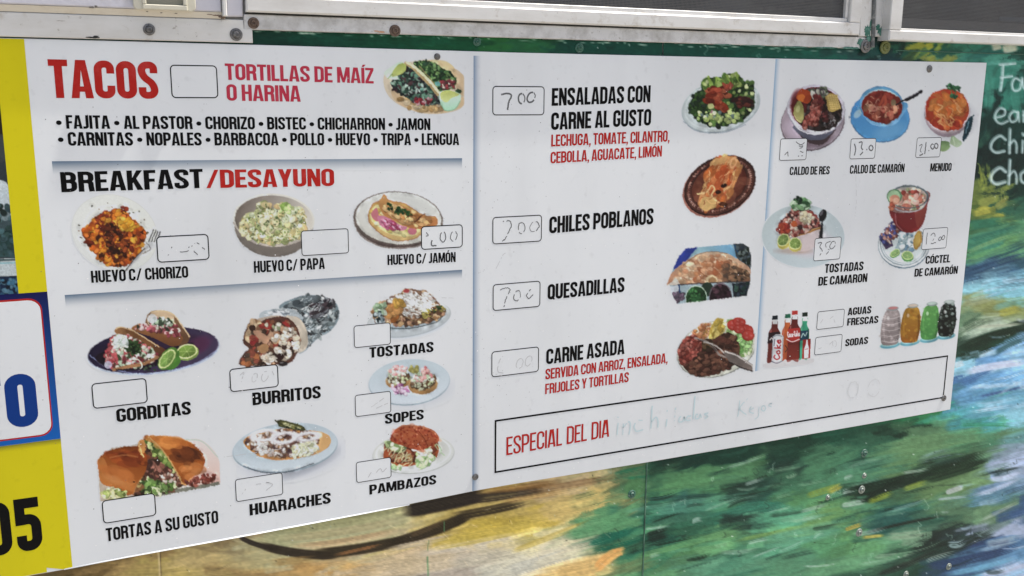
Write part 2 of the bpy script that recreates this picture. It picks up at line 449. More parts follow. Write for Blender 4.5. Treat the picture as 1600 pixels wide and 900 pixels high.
def gmesh(ch, w):
    k = (ch, w)
    if k in _g: return _g[k]
    P, b = glyph(ch, w)
    if not P: _g[k] = ([], [], b); return _g[k]
    vs = []; fs = []
    for p in P: fs.append(list(range(len(vs), len(vs) + len(p)))); vs += p
    r = delaunay_2d_cdt([Vector((v[0], v[1])) for v in vs], [], fs, 0, 1e-5)
    ov = [(v.x, v.y) for v in r[0]]; of = []
    for f in r[2]:
        cx = sum(ov[i][0] for i in f) / len(f); cy = sum(ov[i][1] for i in f) / len(f)
        if any(inpoly(p, cx, cy) for p in P): of.append(tuple(f))
    _g[k] = (ov, of, b); return _g[k]
D_PIC, D_BOX, D_TXT, D_MARK = .00010, .00022, .00030, .00038
def text(s, tl, yb, br, m, parent, w=.165, gap=.042, name='lettering', label=None, d=D_TXT):
    """tl top left corner, yb photo row of the left end of the baseline, br right end of the baseline"""
    bl = (tl[0] + (740 - tl[0]) / (7720 - tl[1]) * (yb - tl[1]), yb)
    T, B, E_ = (np.array(WX(*p, d)) for p in (tl, bl, br))
    tot = -gap
    for ch in s: tot += gmesh(ch, w)[2] + gap
    ux = (E_ - B) / tot; uz = T - B; uz[0] = 0; v = []; f = []; cx = 0
    for ch in s:
        gv, gf, b = gmesh(ch, w); k = len(v)
        for x, y in gv:
            p = B + ux * (cx + x) + uz * y; v.append((p[0], -d, p[1]))
        f += [tuple(i + k for i in q) for q in gf]
        cx += b + gap
    return mesh_obj(name, v, f, m, parent, label=label or 'printed words ' + s.replace('•', '').replace('  ', ' ').strip())
def ribbon(v, f, pts, w, d, taper=False):
    """flat stroke along world (x,z) points"""
    n = len(pts); k = len(v)
    for i in range(n):
        a = pts[max(0, i - 1)]; c = pts[min(n - 1, i + 1)]; dx, dz = c[0] - a[0], c[1] - a[1]; l = math.hypot(dx, dz) + 1e-9
        ww = w / 2 * (1 if not taper else (.5 + .5 * math.sin(math.pi * (i + .5) / n)))
        v.append((pts[i][0] - dz / l * ww, -d, pts[i][1] + dx / l * ww)); v.append((pts[i][0] + dz / l * ww, -d, pts[i][1] - dx / l * ww))
    for i in range(n - 1): f.append((k + 2 * i, k + 2 * i + 1, k + 2 * i + 3, k + 2 * i + 2))

#@@MATERIALS
print_m = mat('printed_vinyl', rough=.3, sheen_grime=True, attr='paint', bump=(9, .06), spec=.12)
vinyl = mat('white_vinyl', tuple(PAPER), rough=.3, sheen_grime=True, bump=(9, .06), spec=.12)
boxw = mat('price_box_white', tuple(PAPER), rough=.3, sheen_grime=True, spec=.12)
ink = mat('black_ink', (.004, .004, .0045), rough=.35, spec=.08, var=[(60, .58, .8, (.012, .012, .012))])
redink = mat('red_ink', (.40, .018, .014), rough=.35, spec=.1, var=[(25, .5, .75, (.48, .05, .045))])
redink2 = mat('crimson_ink', (.45, .035, .065), rough=.35, spec=.1, var=[(25, .5, .75, (.50, .07, .10))])
yellow = mat('yellow_vinyl', (.62, .55, .010), sheen_grime=True, rough=.3, spec=.12, bump=(25, .12))
blueink = mat('blue_ink', (.003, .035, .20), rough=.3, spec=.12)
bluegrad = print_m
marker = mat('faded_marker', (.10, .105, .11), rough=.5)
marker2 = mat('worn_marker', (.48, .49, .50), rough=.5)
ghost = mat('ghost_marker', (.60, .62, .63), rough=.4)
cyanmark = mat('blue_marker', (.50, .63, .66), rough=.5)
cream = mat('cream_paint', (.60, .56, .47), rough=.4, bump=(60, .15), var=[(14, .55, .8, (.45, .38, .28))])
whitep = mat('white_paint', (.62, .62, .60), rough=.38, bump=(50, .2), var=[(4, .45, .7, (.52, .51, .47), (1, 1, 3)), (22, .58, .72, (.47, .44, .39)), (70, .64, .72, (.28, .26, .23))])
lilac = mat('grey_white_paint', (.52, .52, .57), rough=.5, bump=(80, .3), var=[(20, .55, .8, (.42, .40, .40))])
alu = mat('weathered_aluminium', (.60, .60, .59), rough=.48, metal=.25, bump=(120, .25, (.2, 1, 3)), var=[(25, .45, .75, (.36, .35, .33)), (150, .6, .75, (.26, .25, .23))])
frame_m = mat('window_frame_white', (.66, .66, .64), rough=.3, bump=(40, .1), var=[(5, .45, .7, (.54, .53, .50), (1, 1, 3)), (30, .58, .75, (.46, .43, .38)), (140, .66, .74, (.28, .26, .23))])
dark_gap = mat('dark_gap', (.02, .02, .018), rough=.8)
bolt_m = mat('bolt_steel', (.20, .20, .20), rough=.42, metal=.8, bump=(300, .4), var=[(160, .45, .7, (.09, .08, .07))])
rust_m = mat('rusty_steel', (.17, .12, .09), rough=.7, metal=.3, bump=(300, .5), var=[(200, .45, .7, (.07, .05, .04))])
gbolt = mat('painted_screw', (.03, .12, .08), rough=.45, bump=(300, .4), var=[(200, .5, .7, (.22, .26, .24))])
teal_wall = mat('green_wall_paint', (.03, .13, .085), rough=.4, bump=(60, .3, (.3, 1, 1)), var=[(18, .45, .7, (.02, .07, .05), (1, 1, 4)), (140, .68, .72, (.4, .42, .4))])
mural_m = mat('mural_paint', rough=.4, attr='paint', bump=(260, .35, (.35, 1, 1)), spec=.14)
shell_m = mat('truck_body_white', (.6, .6, .58), rough=.4)
screen_m = mat('screen_wire', (.16, .16, .16), rough=.5, metal=.5)
inner = mat('dark_interior', (.05, .05, .055), rough=.7)
ground_m = mat('ground_concrete', (.36, .33, .28), rough=.9, bump=(30, .5), var=[(3, .4, .7, (.22, .21, .20)), (90, .5, .7, (.34, .33, .30))])
chip = mat('chipped_white', (.6, .6, .58), rough=.5)
plast = mat('cream_plastic', (.56, .54, .44), rough=.35, var=[(40, .5, .75, (.42, .39, .30))])

#@@STRUCTURE
def flat_ground():
    g = mesh_obj('ground', [(-200, -200, -.35), (200, -200, -.35), (200, 200, -.35), (-200, 200, -.35)], [(0, 1, 2, 3)], ground_m, kind='structure')
    return g
flat_ground()

truck = empty('food_truck', (1.2, 1.0, -.35), 'food truck painted with a green and blue mural, serving windows above the menu', 'food truck')
BX1 = WX(1542, 98)[0]; BZT = (WX(37, 60)[1] + WX(1542, 98)[1]) / 2; BZB = (WX(113, 888)[1] + WX(740, 768)[1]) / 2
BX0 = -1.05
D_WALL = -.005
# body: side skin lies behind the mural; window holes cut by building it from blocks
def body():
    mb = MB(); y0 = .012; yb = 2.2; zt = 2.9; zb = -.03; xl, xr_ = -2.2, 5.2
    zwin0 = W1['z0']; zwin1 = W1['z1']
    mb.prism([(xl, zb), (xr_, zb), (xr_, zwin0), (xl, zwin0)], y0, y0 + .04)
    mb.prism([(xl, zwin1), (xr_, zwin1), (xr_, zt), (xl, zt)], y0, y0 + .04)
    for a, b in ((xl, W1['x0']), (W1['x1'], W2['x0']), (W2['x1'], xr_)):
        mb.prism([(a, zwin0 + .0005), (b, zwin0 + .0005), (b, zwin1 - .0005), (a, zwin1 - .0005)], y0 + .0005, y0 + .04)
    mb.prism([(xl, zb), (xl + .04, zb), (xl + .04, zt), (xl, zt)], y0 + .042, yb)
    mb.prism([(xr_ - .04, zb), (xr_, zb), (xr_, zt), (xr_ - .04, zt)], y0 + .042, yb)
    mb.prism([(xl, zb), (xr_, zb), (xr_, zt), (xl, zt)], yb + .002, yb + .04)
    mb.prism([(xl + .042, zt - .04), (xr_ - .042, zt - .04), (xr_ - .042, zt), (xl + .042, zt)], y0 + .042, yb)
    mb.prism([(xl + .042, zb), (xr_ - .042, zb), (xr_ - .042, zb + .04), (xl + .042, zb + .04)], y0 + .042, yb)
    mb.obj('body_shell', shell_m, truck)
    # wheels, out of the picture
    for x in (-1.2, 4.0):
        w = MB()
        for ys in (.25,):
            w.lathe(x, .07, [(.05, ys), (.22, ys), (.24, ys - .02), (.40, ys - .02), (.42, ys), (.42, ys + .22), (.2, ys + .24)], 32)
        w.obj('wheel', mat('tyre_rubber', (.02, .02, .02), rough=.8), truck)
# windows geometry measured on the wall plane
zr = WX(1320, 33, .02)[1]
W1 = dict(x0=WX(416, 10, .0)[0], x1=WX(1326, 20, .0)[0], z0=WX(1326, 30, 0)[1], z1=WX(1326, 30, 0)[1] + .55)
W2 = dict(x0=WX(1410, 30, .0)[0], x1=WX(1410, 30, .0)[0] + 1.4)
W2['z0'] = W1['z0']; W2['z1'] = W1['z1']
body()

# --- painted wall skin (two sheets that meet in a seam) -------------------------------------------
SEAM = WX(1007, 820, D_WALL)[0]
def mural():
    cell = 1.6
    cv = Cv(-90, 30, 1800, 1100, cell, '#b0b2b5')
    cv.a[:] = 1
    # colour / direction control points: x, y, colour, flow angle (deg, image space, y down)
    cp = [(130,890,'#5c4a2a',-12),(60,950,'#4c4030',-10),(200,868,'#77633c',-8),(250,895,'#80713f',-8),(320,860,'#80714a',-12),(330,900,'#857648',-5),(370,840,'#6b5c40',20),(420,885,'#7c6640',-5),
          (470,850,'#80806a',-12),(560,835,'#7d7c5c',-14),(600,815,'#86805a',-14),(500,880,'#8b6f42',-6),(560,890,'#87785e',-12),(640,870,'#8a7d66',-14),(640,845,'#8c7c62',-16),(700,830,'#857540',-12),
          (760,820,'#85742e',-10),(830,815,'#8f7d38',-10),(880,790,'#8e7c4a',-10),(930,775,'#94824e',-14),(900,755,'#8c7c5c',-10),(860,765,'#857250',-10),(780,785,'#80703f',-14),(820,850,'#8e8450',-10),
          (760,860,'#95907e',-14),(700,880,'#8d8478',-14),(800,885,'#9a988c',-20),(870,870,'#a0967c',-14),(930,880,'#95825a',-6),(890,895,'#94743c',-4),(960,870,'#a9824c',0),(850,835,'#98906a',-10),
          (965,750,'#80764c',-30),(985,745,'#3d6a4a',-20),(975,800,'#4f8058',-20),(940,825,'#4f8058',-22),(1000,835,'#20604c',-18),(960,845,'#1c5a46',-14),(985,870,'#2c6a50',-30),(1000,890,'#4f8058',-20),
          (1060,725,'#16382e',-10),(1020,738,'#1d4838',-10),(1150,715,'#163a2e',-10),(1250,695,'#163a2c',-12),(1330,670,'#1a4a38',-12),(1400,650,'#1f5a3c',-12),(1460,640,'#2e7a4c',-12),
          (1060,755,'#447548',-8),(1120,745,'#47784c',-12),(1180,725,'#4a7a50',-12),(1080,780,'#2c5a50',-5),(1130,785,'#3d7050',-6),(1180,760,'#1e3c34',-14),(1050,800,'#2c6450',-6),(1110,805,'#2e6a54',-8),(1180,790,'#2c6a56',-10),
          (1040,840,'#1c342c',-14),(1100,830,'#2a5a44',-12),(1070,850,'#4a7c50',-16),(1130,835,'#5f8a58',-14),(1160,820,'#203c34',-6),(1090,880,'#4c7c60',-10),(1150,870,'#2e6650',-8),(1150,850,'#4c805c',-6),(1200,850,'#3c745a',-14),
          (1210,815,'#4f9070',-10),(1230,770,'#3a6c50',-14),(1215,720,'#1c3830',-14),(1280,720,'#3c6a4e',-22),(1300,745,'#3f7052',-18),(1350,720,'#1f4a3c',-10),(1260,780,'#47784e',-14),(1230,830,'#4c8a6c',-16),(1290,810,'#5b8450',-10),
          (1340,740,'#44755a',-14),(1400,730,'#55794f',-14),(1360,760,'#152a20',-10),(1450,735,'#15301f',-18),(1500,720,'#152e20',-12),(1520,700,'#4a6c4e',-14),(1420,700,'#4d7350',-10),(1380,695,'#2c5a44',-12),(1460,690,'#4c7050',-8),(1570,690,'#4c7052',-10),(1400,680,'#183528',-8),
          (1330,800,'#4a7a58',-14),(1300,850,'#4a8058',-12),(1250,880,'#4a7a5c',-16),(1340,840,'#4c7c50',-14),(1400,800,'#1d5048',-8),(1370,815,'#1d4c44',-8),(1450,800,'#2c5a48',-12),(1470,760,'#55744a',-16),(1520,750,'#5c7c54',-14),(1400,850,'#4c7a5a',-10),(1350,870,'#4c7c5c',-10),
          (1440,840,'#5f8066',-10),(1420,880,'#1d3c30',-14),(1360,895,'#284c3c',-14),(1460,860,'#1a2c26',-20),(1480,830,'#1c2c28',-18),(1500,800,'#47684e',-20),(1540,770,'#3c7090',-16),(1560,750,'#5a7ca8',-14),(1590,730,'#8494b8',-14),(1550,800,'#5a7c5c',-24),(1590,800,'#234a78',-16),(1530,870,'#1a3060',-16),
          (1480,880,'#1e3e50',-10),(1500,895,'#24446e',-12),(1560,860,'#1c3464',-14),(1520,840,'#26383c',-14),(1590,860,'#2c5c8c',-16),(1540,890,'#4a90b4',-14),(1590,890,'#8896b8',-20),(1580,830,'#7c88a8',-16),(1550,840,'#7884a4',-10),
          (1500,640,'#3c8aa0',-10),(1520,670,'#3f8a6c',-10),(1560,660,'#4a907c',-10),(1590,650,'#6aa4b8',-10),(1500,600,'#2a5a94',-20),(1540,590,'#3f7cb0',-14),(1580,610,'#4a88b8',-14),(1550,630,'#4a8cb0',-14),(1590,580,'#6aa0c4',-10),
          (1510,570,'#6aa0b8',-12),(1560,555,'#4480b8',-20),(1590,540,'#5a90c4',-20),(1500,545,'#1a3428',-30),(1530,540,'#1a3a2c',-20),(1560,525,'#15301f',-14),(1600,515,'#15281f',-10),(1510,520,'#8a9c88',-16),(1550,510,'#8a9a88',-12),(1590,500,'#7c8c60',-8),
          (1510,500,'#5c7c60',-16),(1560,485,'#7a8048',-4),(1590,478,'#4c7a50',-8),(1530,470,'#7a8254',-10),(1520,450,'#6aa0b0',-12),(1560,455,'#5c98ac',-14),(1600,450,'#6aa4b4',-12),(1510,425,'#274f74',-14),(1550,415,'#1c4468',-14),(1600,395,'#1c4a60',-16),
          (1520,400,'#4a8054',-14),(1560,385,'#5c8c58',-12),(1600,370,'#4f8060',-10),(1530,370,'#3c7a64',-10),(1570,355,'#4a7a58',-10),(1530,345,'#2c644c',-14),(1590,345,'#3c6c4a',-10),(1545,330,'#8c8c38',-6),(1530,320,'#4c6430',-6),(1560,310,'#74803c',-20),(1590,320,'#2c5c48',-20),(1540,300,'#5c6c34',-50),
          (1560,280,'#122c28',-70),(1590,300,'#14342c',-40),(1545,250,'#0f2422',-80),(1590,250,'#102826',-80),(1550,200,'#12302c',-80),(1590,210,'#12342e',-80),(1555,160,'#10302c',-80),(1550,130,'#2c7262',-80),(1548,105,'#2e7464',-80),(1590,150,'#2c7262',-75),(1600,100,'#144038',-80),
          (1570,95,'#3a8070',-10),(1600,90,'#17443c',0),(1560,75,'#24625a',-30),(1520,75,'#2a6658',-40),(1480,70,'#1f5446',-30),(1490,90,'#3c7a66',-10),(1460,90,'#747c3c',-20),(1450,72,'#7c8434',-50),(1430,90,'#123430',0),(1410,72,'#1c5040',-40),(1400,90,'#15383c',-10),(1370,85,'#16302e',-80),(1350,88,'#1c4440',-10),
          (1300,84,'#145244',2),(1200,80,'#104a3c',3),(1100,78,'#0f4438',3),(1000,76,'#0f4236',3),(900,72,'#0f4034',3),(820,70,'#1e5434',3),(780,68,'#205a2e',3),(700,62,'#0f4a2e',3),(600,58,'#0e4630',3),(500,56,'#0e4030',3),(420,52,'#0d362a',3),(300,50,'#0d362a',3),
          (0,950,'#44402c',-10),(300,980,'#80724a',-10),(600,970,'#8a8060',-10),(900,960,'#95825a',-10),(1200,970,'#447858',-12),(1500,980,'#1c3c6c',-14),(1700,900,'#2c5c8c',-14),(1700,700,'#4f9070',-12),(1700,550,'#4a88b8',-12),(1700,400,'#3c7a64',-12),(1700,250,'#12302c',-70),(1700,80,'#17443c',0)]
    CX = np.array([[c[0], c[1]] for c in cp], float); CC = np.array([hexc(c[2]) for c in cp]); CA = np.array([c[3] for c in cp], float)
    # base coat: nearest control colour, stretched along the strokes
    Y, X = np.mgrid[0:cv.h, 0:cv.w].astype(np.float32); px = cv.x0 + X * cell; py = cv.y0 + Y * cell
    q = px * 1.0; sk = py + px * .2
    def dn(sx, sy, amp, seed):      # noise drawn out along the strokes
        n0 = vnoise((700, 500), (700 * 1.6 * 1.5 / sy, 500 * 4 / sx), seed) - .5
        return amp * n0[np.clip(((sk + 60) / 2.1).astype(int), 0, 699), np.clip(((q + 100) / 4).astype(int), 0, 499)]
    wx = px + dn(40, 14, 46, 31) + dn(12, 5, 26, 32); wy = py + dn(60, 12, 18, 33) + dn(16, 4, 11, 34)
    acc = np.zeros(px.shape + (3,), np.float32); ws = np.zeros(px.shape, np.float32); an = np.zeros(px.shape, np.float32)
    for k, (x, y) in enumerate(CX):
        sl_ = (slice(max(0, int((y - 190 - cv.y0) / cell)), int((y + 190 - cv.y0) / cell)), slice(max(0, int((x - 260 - cv.x0) / cell)), int((x + 260 - cv.x0) / cell)))
        a = math.radians(CA[k]); dx = wx[sl_] - x; dy = wy[sl_] - y
        d = ((dx * math.cos(a) + dy * math.sin(a)) / 1.9) ** 2 + (-dx * math.sin(a) + dy * math.cos(a)) ** 2
        w_ = 1 / (d + 14) ** 3.6; acc[sl_] += CC[k].astype(np.float32) * w_[..., None]; ws[sl_] += w_; an[sl_] += w_ * a
    ws = np.maximum(ws, 1e-20); cv.c = (acc / ws[..., None]).astype(float); an = an / ws; B0 = cv.c.copy()
    cv.c[ws <= 1e-19] = hexc('#2c5a48')
    def stroke(x0, y0, x1, y1, wd, col, al=.9, bend=0., dry=.35, thick=.5):
        dx, dy = x1 - x0, y1 - y0; L = math.hypot(dx, dy) + 1e-6; ux, uy = dx / L, dy / L
        pad = wd + abs(bend) + 2
        b = cv.box(min(x0, x1) - pad, min(y0, y1) - pad, max(x0, x1) + pad, max(y0, y1) + pad)
        if b is None: return
        sl, Xs, Ys = b; s = ((Xs - x0) * ux + (Ys - y0) * uy) / L; t = -(Xs - x0) * uy + (Ys - y0) * ux
        t = t - bend * 4 * s * (1 - s)
        nb = max(4, int(wd / 1.1)); prof = rng.random(nb + 3); q = (t / wd + .5) * nb
        qi = np.clip(q, 0, nb + .99); i0 = qi.astype(int); fr = qi - i0; pr = prof[i0] * (1 - fr) + prof[np.minimum(i0 + 1, nb + 2)] * fr
        half = wd / 2 * np.clip(1 - np.abs(2 * s - 1) ** 6 * .5, .2, 1)
        m = np.clip((half - np.abs(t)) / (1.0 + wd * .10) + .5, 0, 1)
        endl = .06 + .2 * prof[0]; fade = np.clip((s + .02) / endl, 0, 1) * np.clip((1.02 - s - pr * dry * .5) / (.12 + .3 * dry), 0, 1)
        gapm = np.clip(1 - dry * np.clip(pr * 1.7 - .7, 0, 1) * 1.5, 0, 1)
        m = m * fade * gapm * al
        c = hexc(col)[None, None] * (1 + (pr[..., None] - .5) * (.22 if wd < 9 else .15))
        m3 = m[..., None]; cv.c[sl] = cv.c[sl] * (1 - m3) + np.clip(c, 0, 255) * m3
        edge = np.clip(np.abs(t) / (wd / 2), 0, 1) ** 4
        cv.H[sl] = cv.H[sl] * (1 - m * .8) + m * (.3 + .7 * pr + .6 * edge) * thick
    r = random.Random(5)
    def near(x, y, jit):
        x2 = x + r.gauss(0, jit); y2 = y + r.gauss(0, jit * .45)
        k = int(np.argmin((CX[:, 0] - x2) ** 2 / 2.6 + (CX[:, 1] - y2) ** 2)); return k
    for lay, (n, jit, wr, ls, al_) in enumerate([(1900, 20, (10, 26), (45, 120), (.35, .75)), (3200, 15, (5, 13), (30, 85), (.3, .7)), (2200, 9, (1.8, 5), (20, 70), (.2, .5)), (2200, 6, (.9, 2.2), (14, 60), (.15, .4))]):
        for _ in range(n):
            x = r.uniform(-60, 1780); y = r.uniform(40, 1080)
            if 120 < x < 1470 and 95 < y < 905 - .177 * (x - 50) - 40: continue
            x2 = x + r.gauss(0, jit * 1.4); y2 = y + r.gauss(0, jit * .6)
            i_ = min(cv.w - 1, max(0, int((x2 - cv.x0) / cell))); j_ = min(cv.h - 1, max(0, int((y2 - cv.y0) / cell)))
            a = float(an[j_, i_]) + r.gauss(0, .07); L = r.uniform(*ls); w = r.uniform(*wr)
            if y < 100 or (x > 1500 and y < 330): L *= .5; w *= .6
            k_ = r.uniform(.80, 1.22) if lay < 2 else r.choice((r.uniform(.6, .85), r.uniform(.95, 1.1), r.uniform(1.15, 1.4)))
            c = np.clip(B0[j_, i_] * k_ + (6 if k_ > 1.2 else 0), 0, 255)
            stroke(x - L / 2 * math.cos(a), y - L / 2 * math.sin(a), x + L / 2 * math.cos(a), y + L / 2 * math.sin(a), w, c, r.uniform(*al_), r.gauss(0, 2.5), r.uniform(.1, .6))
    S = stroke
    # dark branch and rim in the tan part
    S(340, 872, 640, 818, 50, '#86825f', .75, 6, .05); S(400, 848, 640, 796, 34, '#8a8a66', .8, 2, .05); S(430, 846, 650, 806, 14, '#92906e', .7, 6, .1); S(450, 856, 640, 824, 9, '#9c8868', .7, 7, .2); S(520, 812, 630, 793, 12, '#7c7c58', .6, 0, .1)
    S(372, 838, 440, 858, 8, '#2a2420', .9, 4, 0); S(400, 850, 530, 868, 14, '#2c241c', .92, 5, 0); S(480, 866, 640, 842, 17, '#30281c', .94, 4, 0); S(600, 852, 740, 802, 17, '#2c2419', .94, 4, .05); S(640, 838, 700, 812, 8, '#4c3c28', .6, 0, .3)
    S(700, 808, 830, 782, 14, '#30281c', .88, 2, .3); S(628, 800, 760, 772, 22, '#27211d', .95, 1, .05); S(720, 782, 880, 758, 15, '#2c2520', .85, 2, .35); S(820, 768, 980, 742, 10, '#4a3520', .8, 1, .4); S(740, 770, 900, 748, 9, '#6a4a24', .7, 1, .4); S(780, 785, 900, 764, 8, '#8f7040', .6, 0, .4)
    S(650, 880, 830, 846, 40, '#a09684', .6, 0, .2, .3); S(760, 895, 930, 850, 44, '#aca690', .7, 0, .15, .3); S(620, 890, 720, 872, 26, '#94866c', .6, 0, .2, .3); S(830, 905, 970, 876, 34, '#a8905c', .7, 0, .1, .3); S(860, 850, 950, 820, 22, '#a89e80', .6, 0, .2, .3)
    S(410, 825, 600, 800, 26, '#7c7a56', .7, 0, .2, .2); S(430, 842, 640, 808, 12, '#7f7758', .8, 5, .2, .2); S(450, 852, 630, 823, 7, '#8e7858', .8, 6, .4, .3)
    S(520, 868, 600, 850, 5, '#8a5c34', .7); S(420, 880, 500, 872, 12, '#7a5f34', .6, 0, .5); S(600, 860, 720, 835, 9, '#8b806c', .8, 0, .5); S(560, 893, 760, 860, 14, '#857860', .6, 0, .5)
    S(660, 855, 880, 808, 18, '#8a7a30', .75, 3, .4); S(700, 840, 860, 812, 9, '#94823a', .7, 2, .4); S(700, 885, 850, 855, 16, '#8f8a7a', .6, 0, .5); S(780, 898, 900, 862, 20, '#9c9c94', .6, 0, .4)
    S(800, 862, 930, 812, 9, '#927f38', .6); S(830, 885, 965, 835, 10, '#a39c84', .6, 0, .4); S(840, 765, 960, 748, 10, '#8a7350', .6); S(780, 768, 900, 752, 7, '#7c5a2c', .6, 0, .5)
    S(870, 895, 960, 878, 22, '#93794a', .7, 0, .2); S(930, 890, 976, 856, 16, '#a97c44', .85, -3, .1); S(955, 860, 980, 852, 10, '#a47640', .8)
    S(880, 838, 990, 806, 17, '#4c8058', .92, 4, .15); S(890, 832, 1010, 780, 12, '#4f8259', .9, 6, .1); S(985, 775, 1002, 745, 30, '#447448', .7, 0, .2)
    S(960, 740, 1020, 728, 6, '#176044', .8, 0, .6); S(970, 748, 1030, 742, 5, '#1c7050', .75, 0, .8); S(920, 850, 1000, 820, 10, '#14604c', .85, 3, .5); S(925, 860, 1010, 838, 7, '#12604a', .8, 3, .5)
    S(1010, 840, 1045, 830, 16, '#1a2a24', .85, 0, .4); S(1005, 820, 1130, 800, 10, '#3a6a56', .7); S(975, 800, 1200, 770, 6, '#58907a', .55, -3, .5); S(990, 870, 1180, 815, 9, '#5a8a58', .75, 4, .4)
    S(1010, 780, 1140, 772, 7, '#26504a', .7, 0, .4); S(1130, 770, 1200, 750, 13, '#213c32', .75, 0, .4); S(1120, 815, 1195, 806, 9, '#1e332c', .75, 0, .5); S(1150, 845, 1290, 815, 6, '#74934a', .6, 0, .6)
    S(1250, 738, 1360, 698, 12, '#427454', .85, 4, .3); S(1300, 750, 1450, 720, 13, '#46785a', .7, 3, .5); S(1370, 728, 1560, 690, 16, '#547a52', .75, -4, .4); S(1440, 745, 1545, 712, 26, '#162e20', .9, 2, .25)
    S(1320, 770, 1460, 738, 20, '#14281e', .9, 3, .25); S(1355, 778, 1420, 745, 16, '#14281e', .9); S(1260, 775, 1320, 757, 10, '#7a8c34', .7, 0, .5); S(1292, 770, 1318, 757, 9, '#98903a', .8); S(1355, 785, 1400, 768, 9, '#80902e', .8, 0, .5)
    S(1410, 765, 1455, 750, 8, '#849434', .75, 0, .5); S(1315, 790, 1355, 783, 8, '#98aca0', .75, 0, .3); S(1250, 800, 1300, 786, 6, '#8aa494', .6, 0, .6); S(1478, 770, 1506, 760, 8, '#9aa0a0', .85, 0, .1)
    S(1355, 825, 1440, 800, 20, '#1e504c', .7, 0, .4); S(1350, 833, 1480, 805, 5, '#1c2822', .85, -2, .3); S(1380, 838, 1450, 830, 12, '#80957c', .7, 3, .3); S(1320, 828, 1350, 818, 6, '#a0802c', .75); S(1345, 840, 1385, 836, 5, '#a8903c', .75, 0, .3)
    S(1365, 870, 1440, 862, 8, '#84a086', .7, 2, .5); S(1300, 895, 1440, 852, 7, '#4a7c58', .7, 6, .4); S(1370, 898, 1480, 850, 9, '#222c28', .85, 4, .4); S(1440, 875, 1560, 820, 15, '#1c2c28', .8, 4, .5)
    S(1480, 850, 1512, 842, 10, '#8ca4a8', .7, 5, .7); S(1540, 850, 1600, 838, 12, '#7c8c9c', .7, 2, .4); S(1450, 885, 1600, 850, 14, '#1c3464', .85, 4, .3); S(1470, 898, 1600, 866, 8, '#4890b8', .85, 4, .3); S(1530, 900, 1610, 874, 9, '#9aa0c0', .8, 3, .3)
    S(1530, 815, 1600, 780, 5, '#8c948c', .7, 0, .4); S(1520, 775, 1600, 745, 7, '#9aa4c4', .75, 2, .4); S(1545, 750, 1600, 738, 8, '#a0a8c8', .75, 2, .4); S(1500, 790, 1600, 765, 10, '#3c74a8', .6, 3, .5); S(1555, 812, 1610, 796, 12, '#20447c', .8)
    S(1010, 760, 1200, 735, 30, '#4c7c54', .7, -3, .1, .3); S(1190, 850, 1330, 820, 26, '#5c9478', .55, 0, .3, .3); S(1060, 905, 1220, 868, 26, '#54886c', .6, 0, .2, .3); S(1390, 705, 1560, 675, 24, '#587c54', .65, -3, .2, .3); S(1250, 900, 1400, 862, 20, '#5c8c64', .6, 0, .2, .3)
    S(1300, 735, 1420, 710, 14, '#4c8064', .6, 0, .3, .3); S(1020, 800, 1150, 785, 14, '#4a8470', .6, 0, .3, .3); S(1440, 800, 1540, 768, 18, '#5c8054', .6, 0, .3, .3)
    # water on the right
    S(1495, 625, 1600, 585, 20, '#3a78ac', .8, 4, .4); S(1490, 600, 1570, 560, 12, '#2c5c98', .85, 4, .4); S(1508, 582, 1610, 566, 11, '#a4a8c4', .92, -3, .2); S(1515, 605, 1600, 600, 6, '#8fb0cc', .7, 0, .5)
    S(1490, 572, 1508, 566, 9, '#a8b4bc', .85); S(1525, 556, 1560, 548, 9, '#8ab0c8', .8); S(1530, 620, 1610, 602, 4, '#2c4c88', .85, 0, .3); S(1500, 650, 1600, 630, 16, '#4c90b0', .6, 2, .4); S(1500, 665, 1600, 668, 6, '#2e8058', .7, -3, .5)
    S(1495, 548, 1600, 512, 13, '#182c20', .9, -3, .3); S(1500, 560, 1560, 535, 14, '#1a3024', .85, 0, .4); S(1500, 530, 1600, 502, 13, '#94a494', .8, -5, .3); S(1515, 512, 1610, 505, 5, '#a4a894', .6, 0, .5)
    S(1560, 490, 1600, 480, 12, '#8c8c3c', .75, 0, .5); S(1505, 475, 1560, 462, 12, '#80886a', .7, 0, .4); S(1500, 455, 1600, 448, 7, '#7cb4c4', .7, 0, .5); S(1500, 432, 1610, 396, 11, '#1a3c64', .9, -2, .25); S(1505, 412, 1600, 380, 12, '#5c9060', .7, -2, .4)
    S(1510, 395, 1600, 362, 7, '#8ca86c', .5, -2, .6); S(1515, 375, 1600, 352, 8, '#2c6c5c', .7, 0, .4)
    S(1518, 335, 1552, 327, 10, '#94903a', .85, 0, .2); S(1530, 320, 1560, 306, 12, '#7c8440', .75, 0, .4); S(1556, 325, 1576, 312, 12, '#8c8c44', .75, 0, .4); S(1540, 300, 1555, 290, 10, '#707c34', .7, 0, .5)
    for _ in range(26): x = r.uniform(1525, 1548); S(x, r.uniform(252, 300), x + r.uniform(2, 6), r.uniform(250, 300), 2.5, '#8a943c', .6, 0, .5)
    for _ in range(85):
        x = r.uniform(1000, 1600); y = r.uniform(730, 900) if r.random() < .6 else r.uniform(400, 660)
        if y < 700 and x < 1500: x = r.uniform(1500, 1600)
        c = r.choice(['#8ca894', '#7c9c80', '#98b0a0', '#a4b4ac']) if x < 1450 else r.choice(['#a8b0c8', '#9cb4c8', '#b4bcc8', '#8cacc4'])
        a = math.radians(-13 + r.gauss(0, 6)); L = r.uniform(18, 80); S(x, y, x + L * math.cos(a), y + L * math.sin(a), r.uniform(2, 8), c, r.uniform(.25, .6), r.gauss(0, 3), r.uniform(.4, .9))
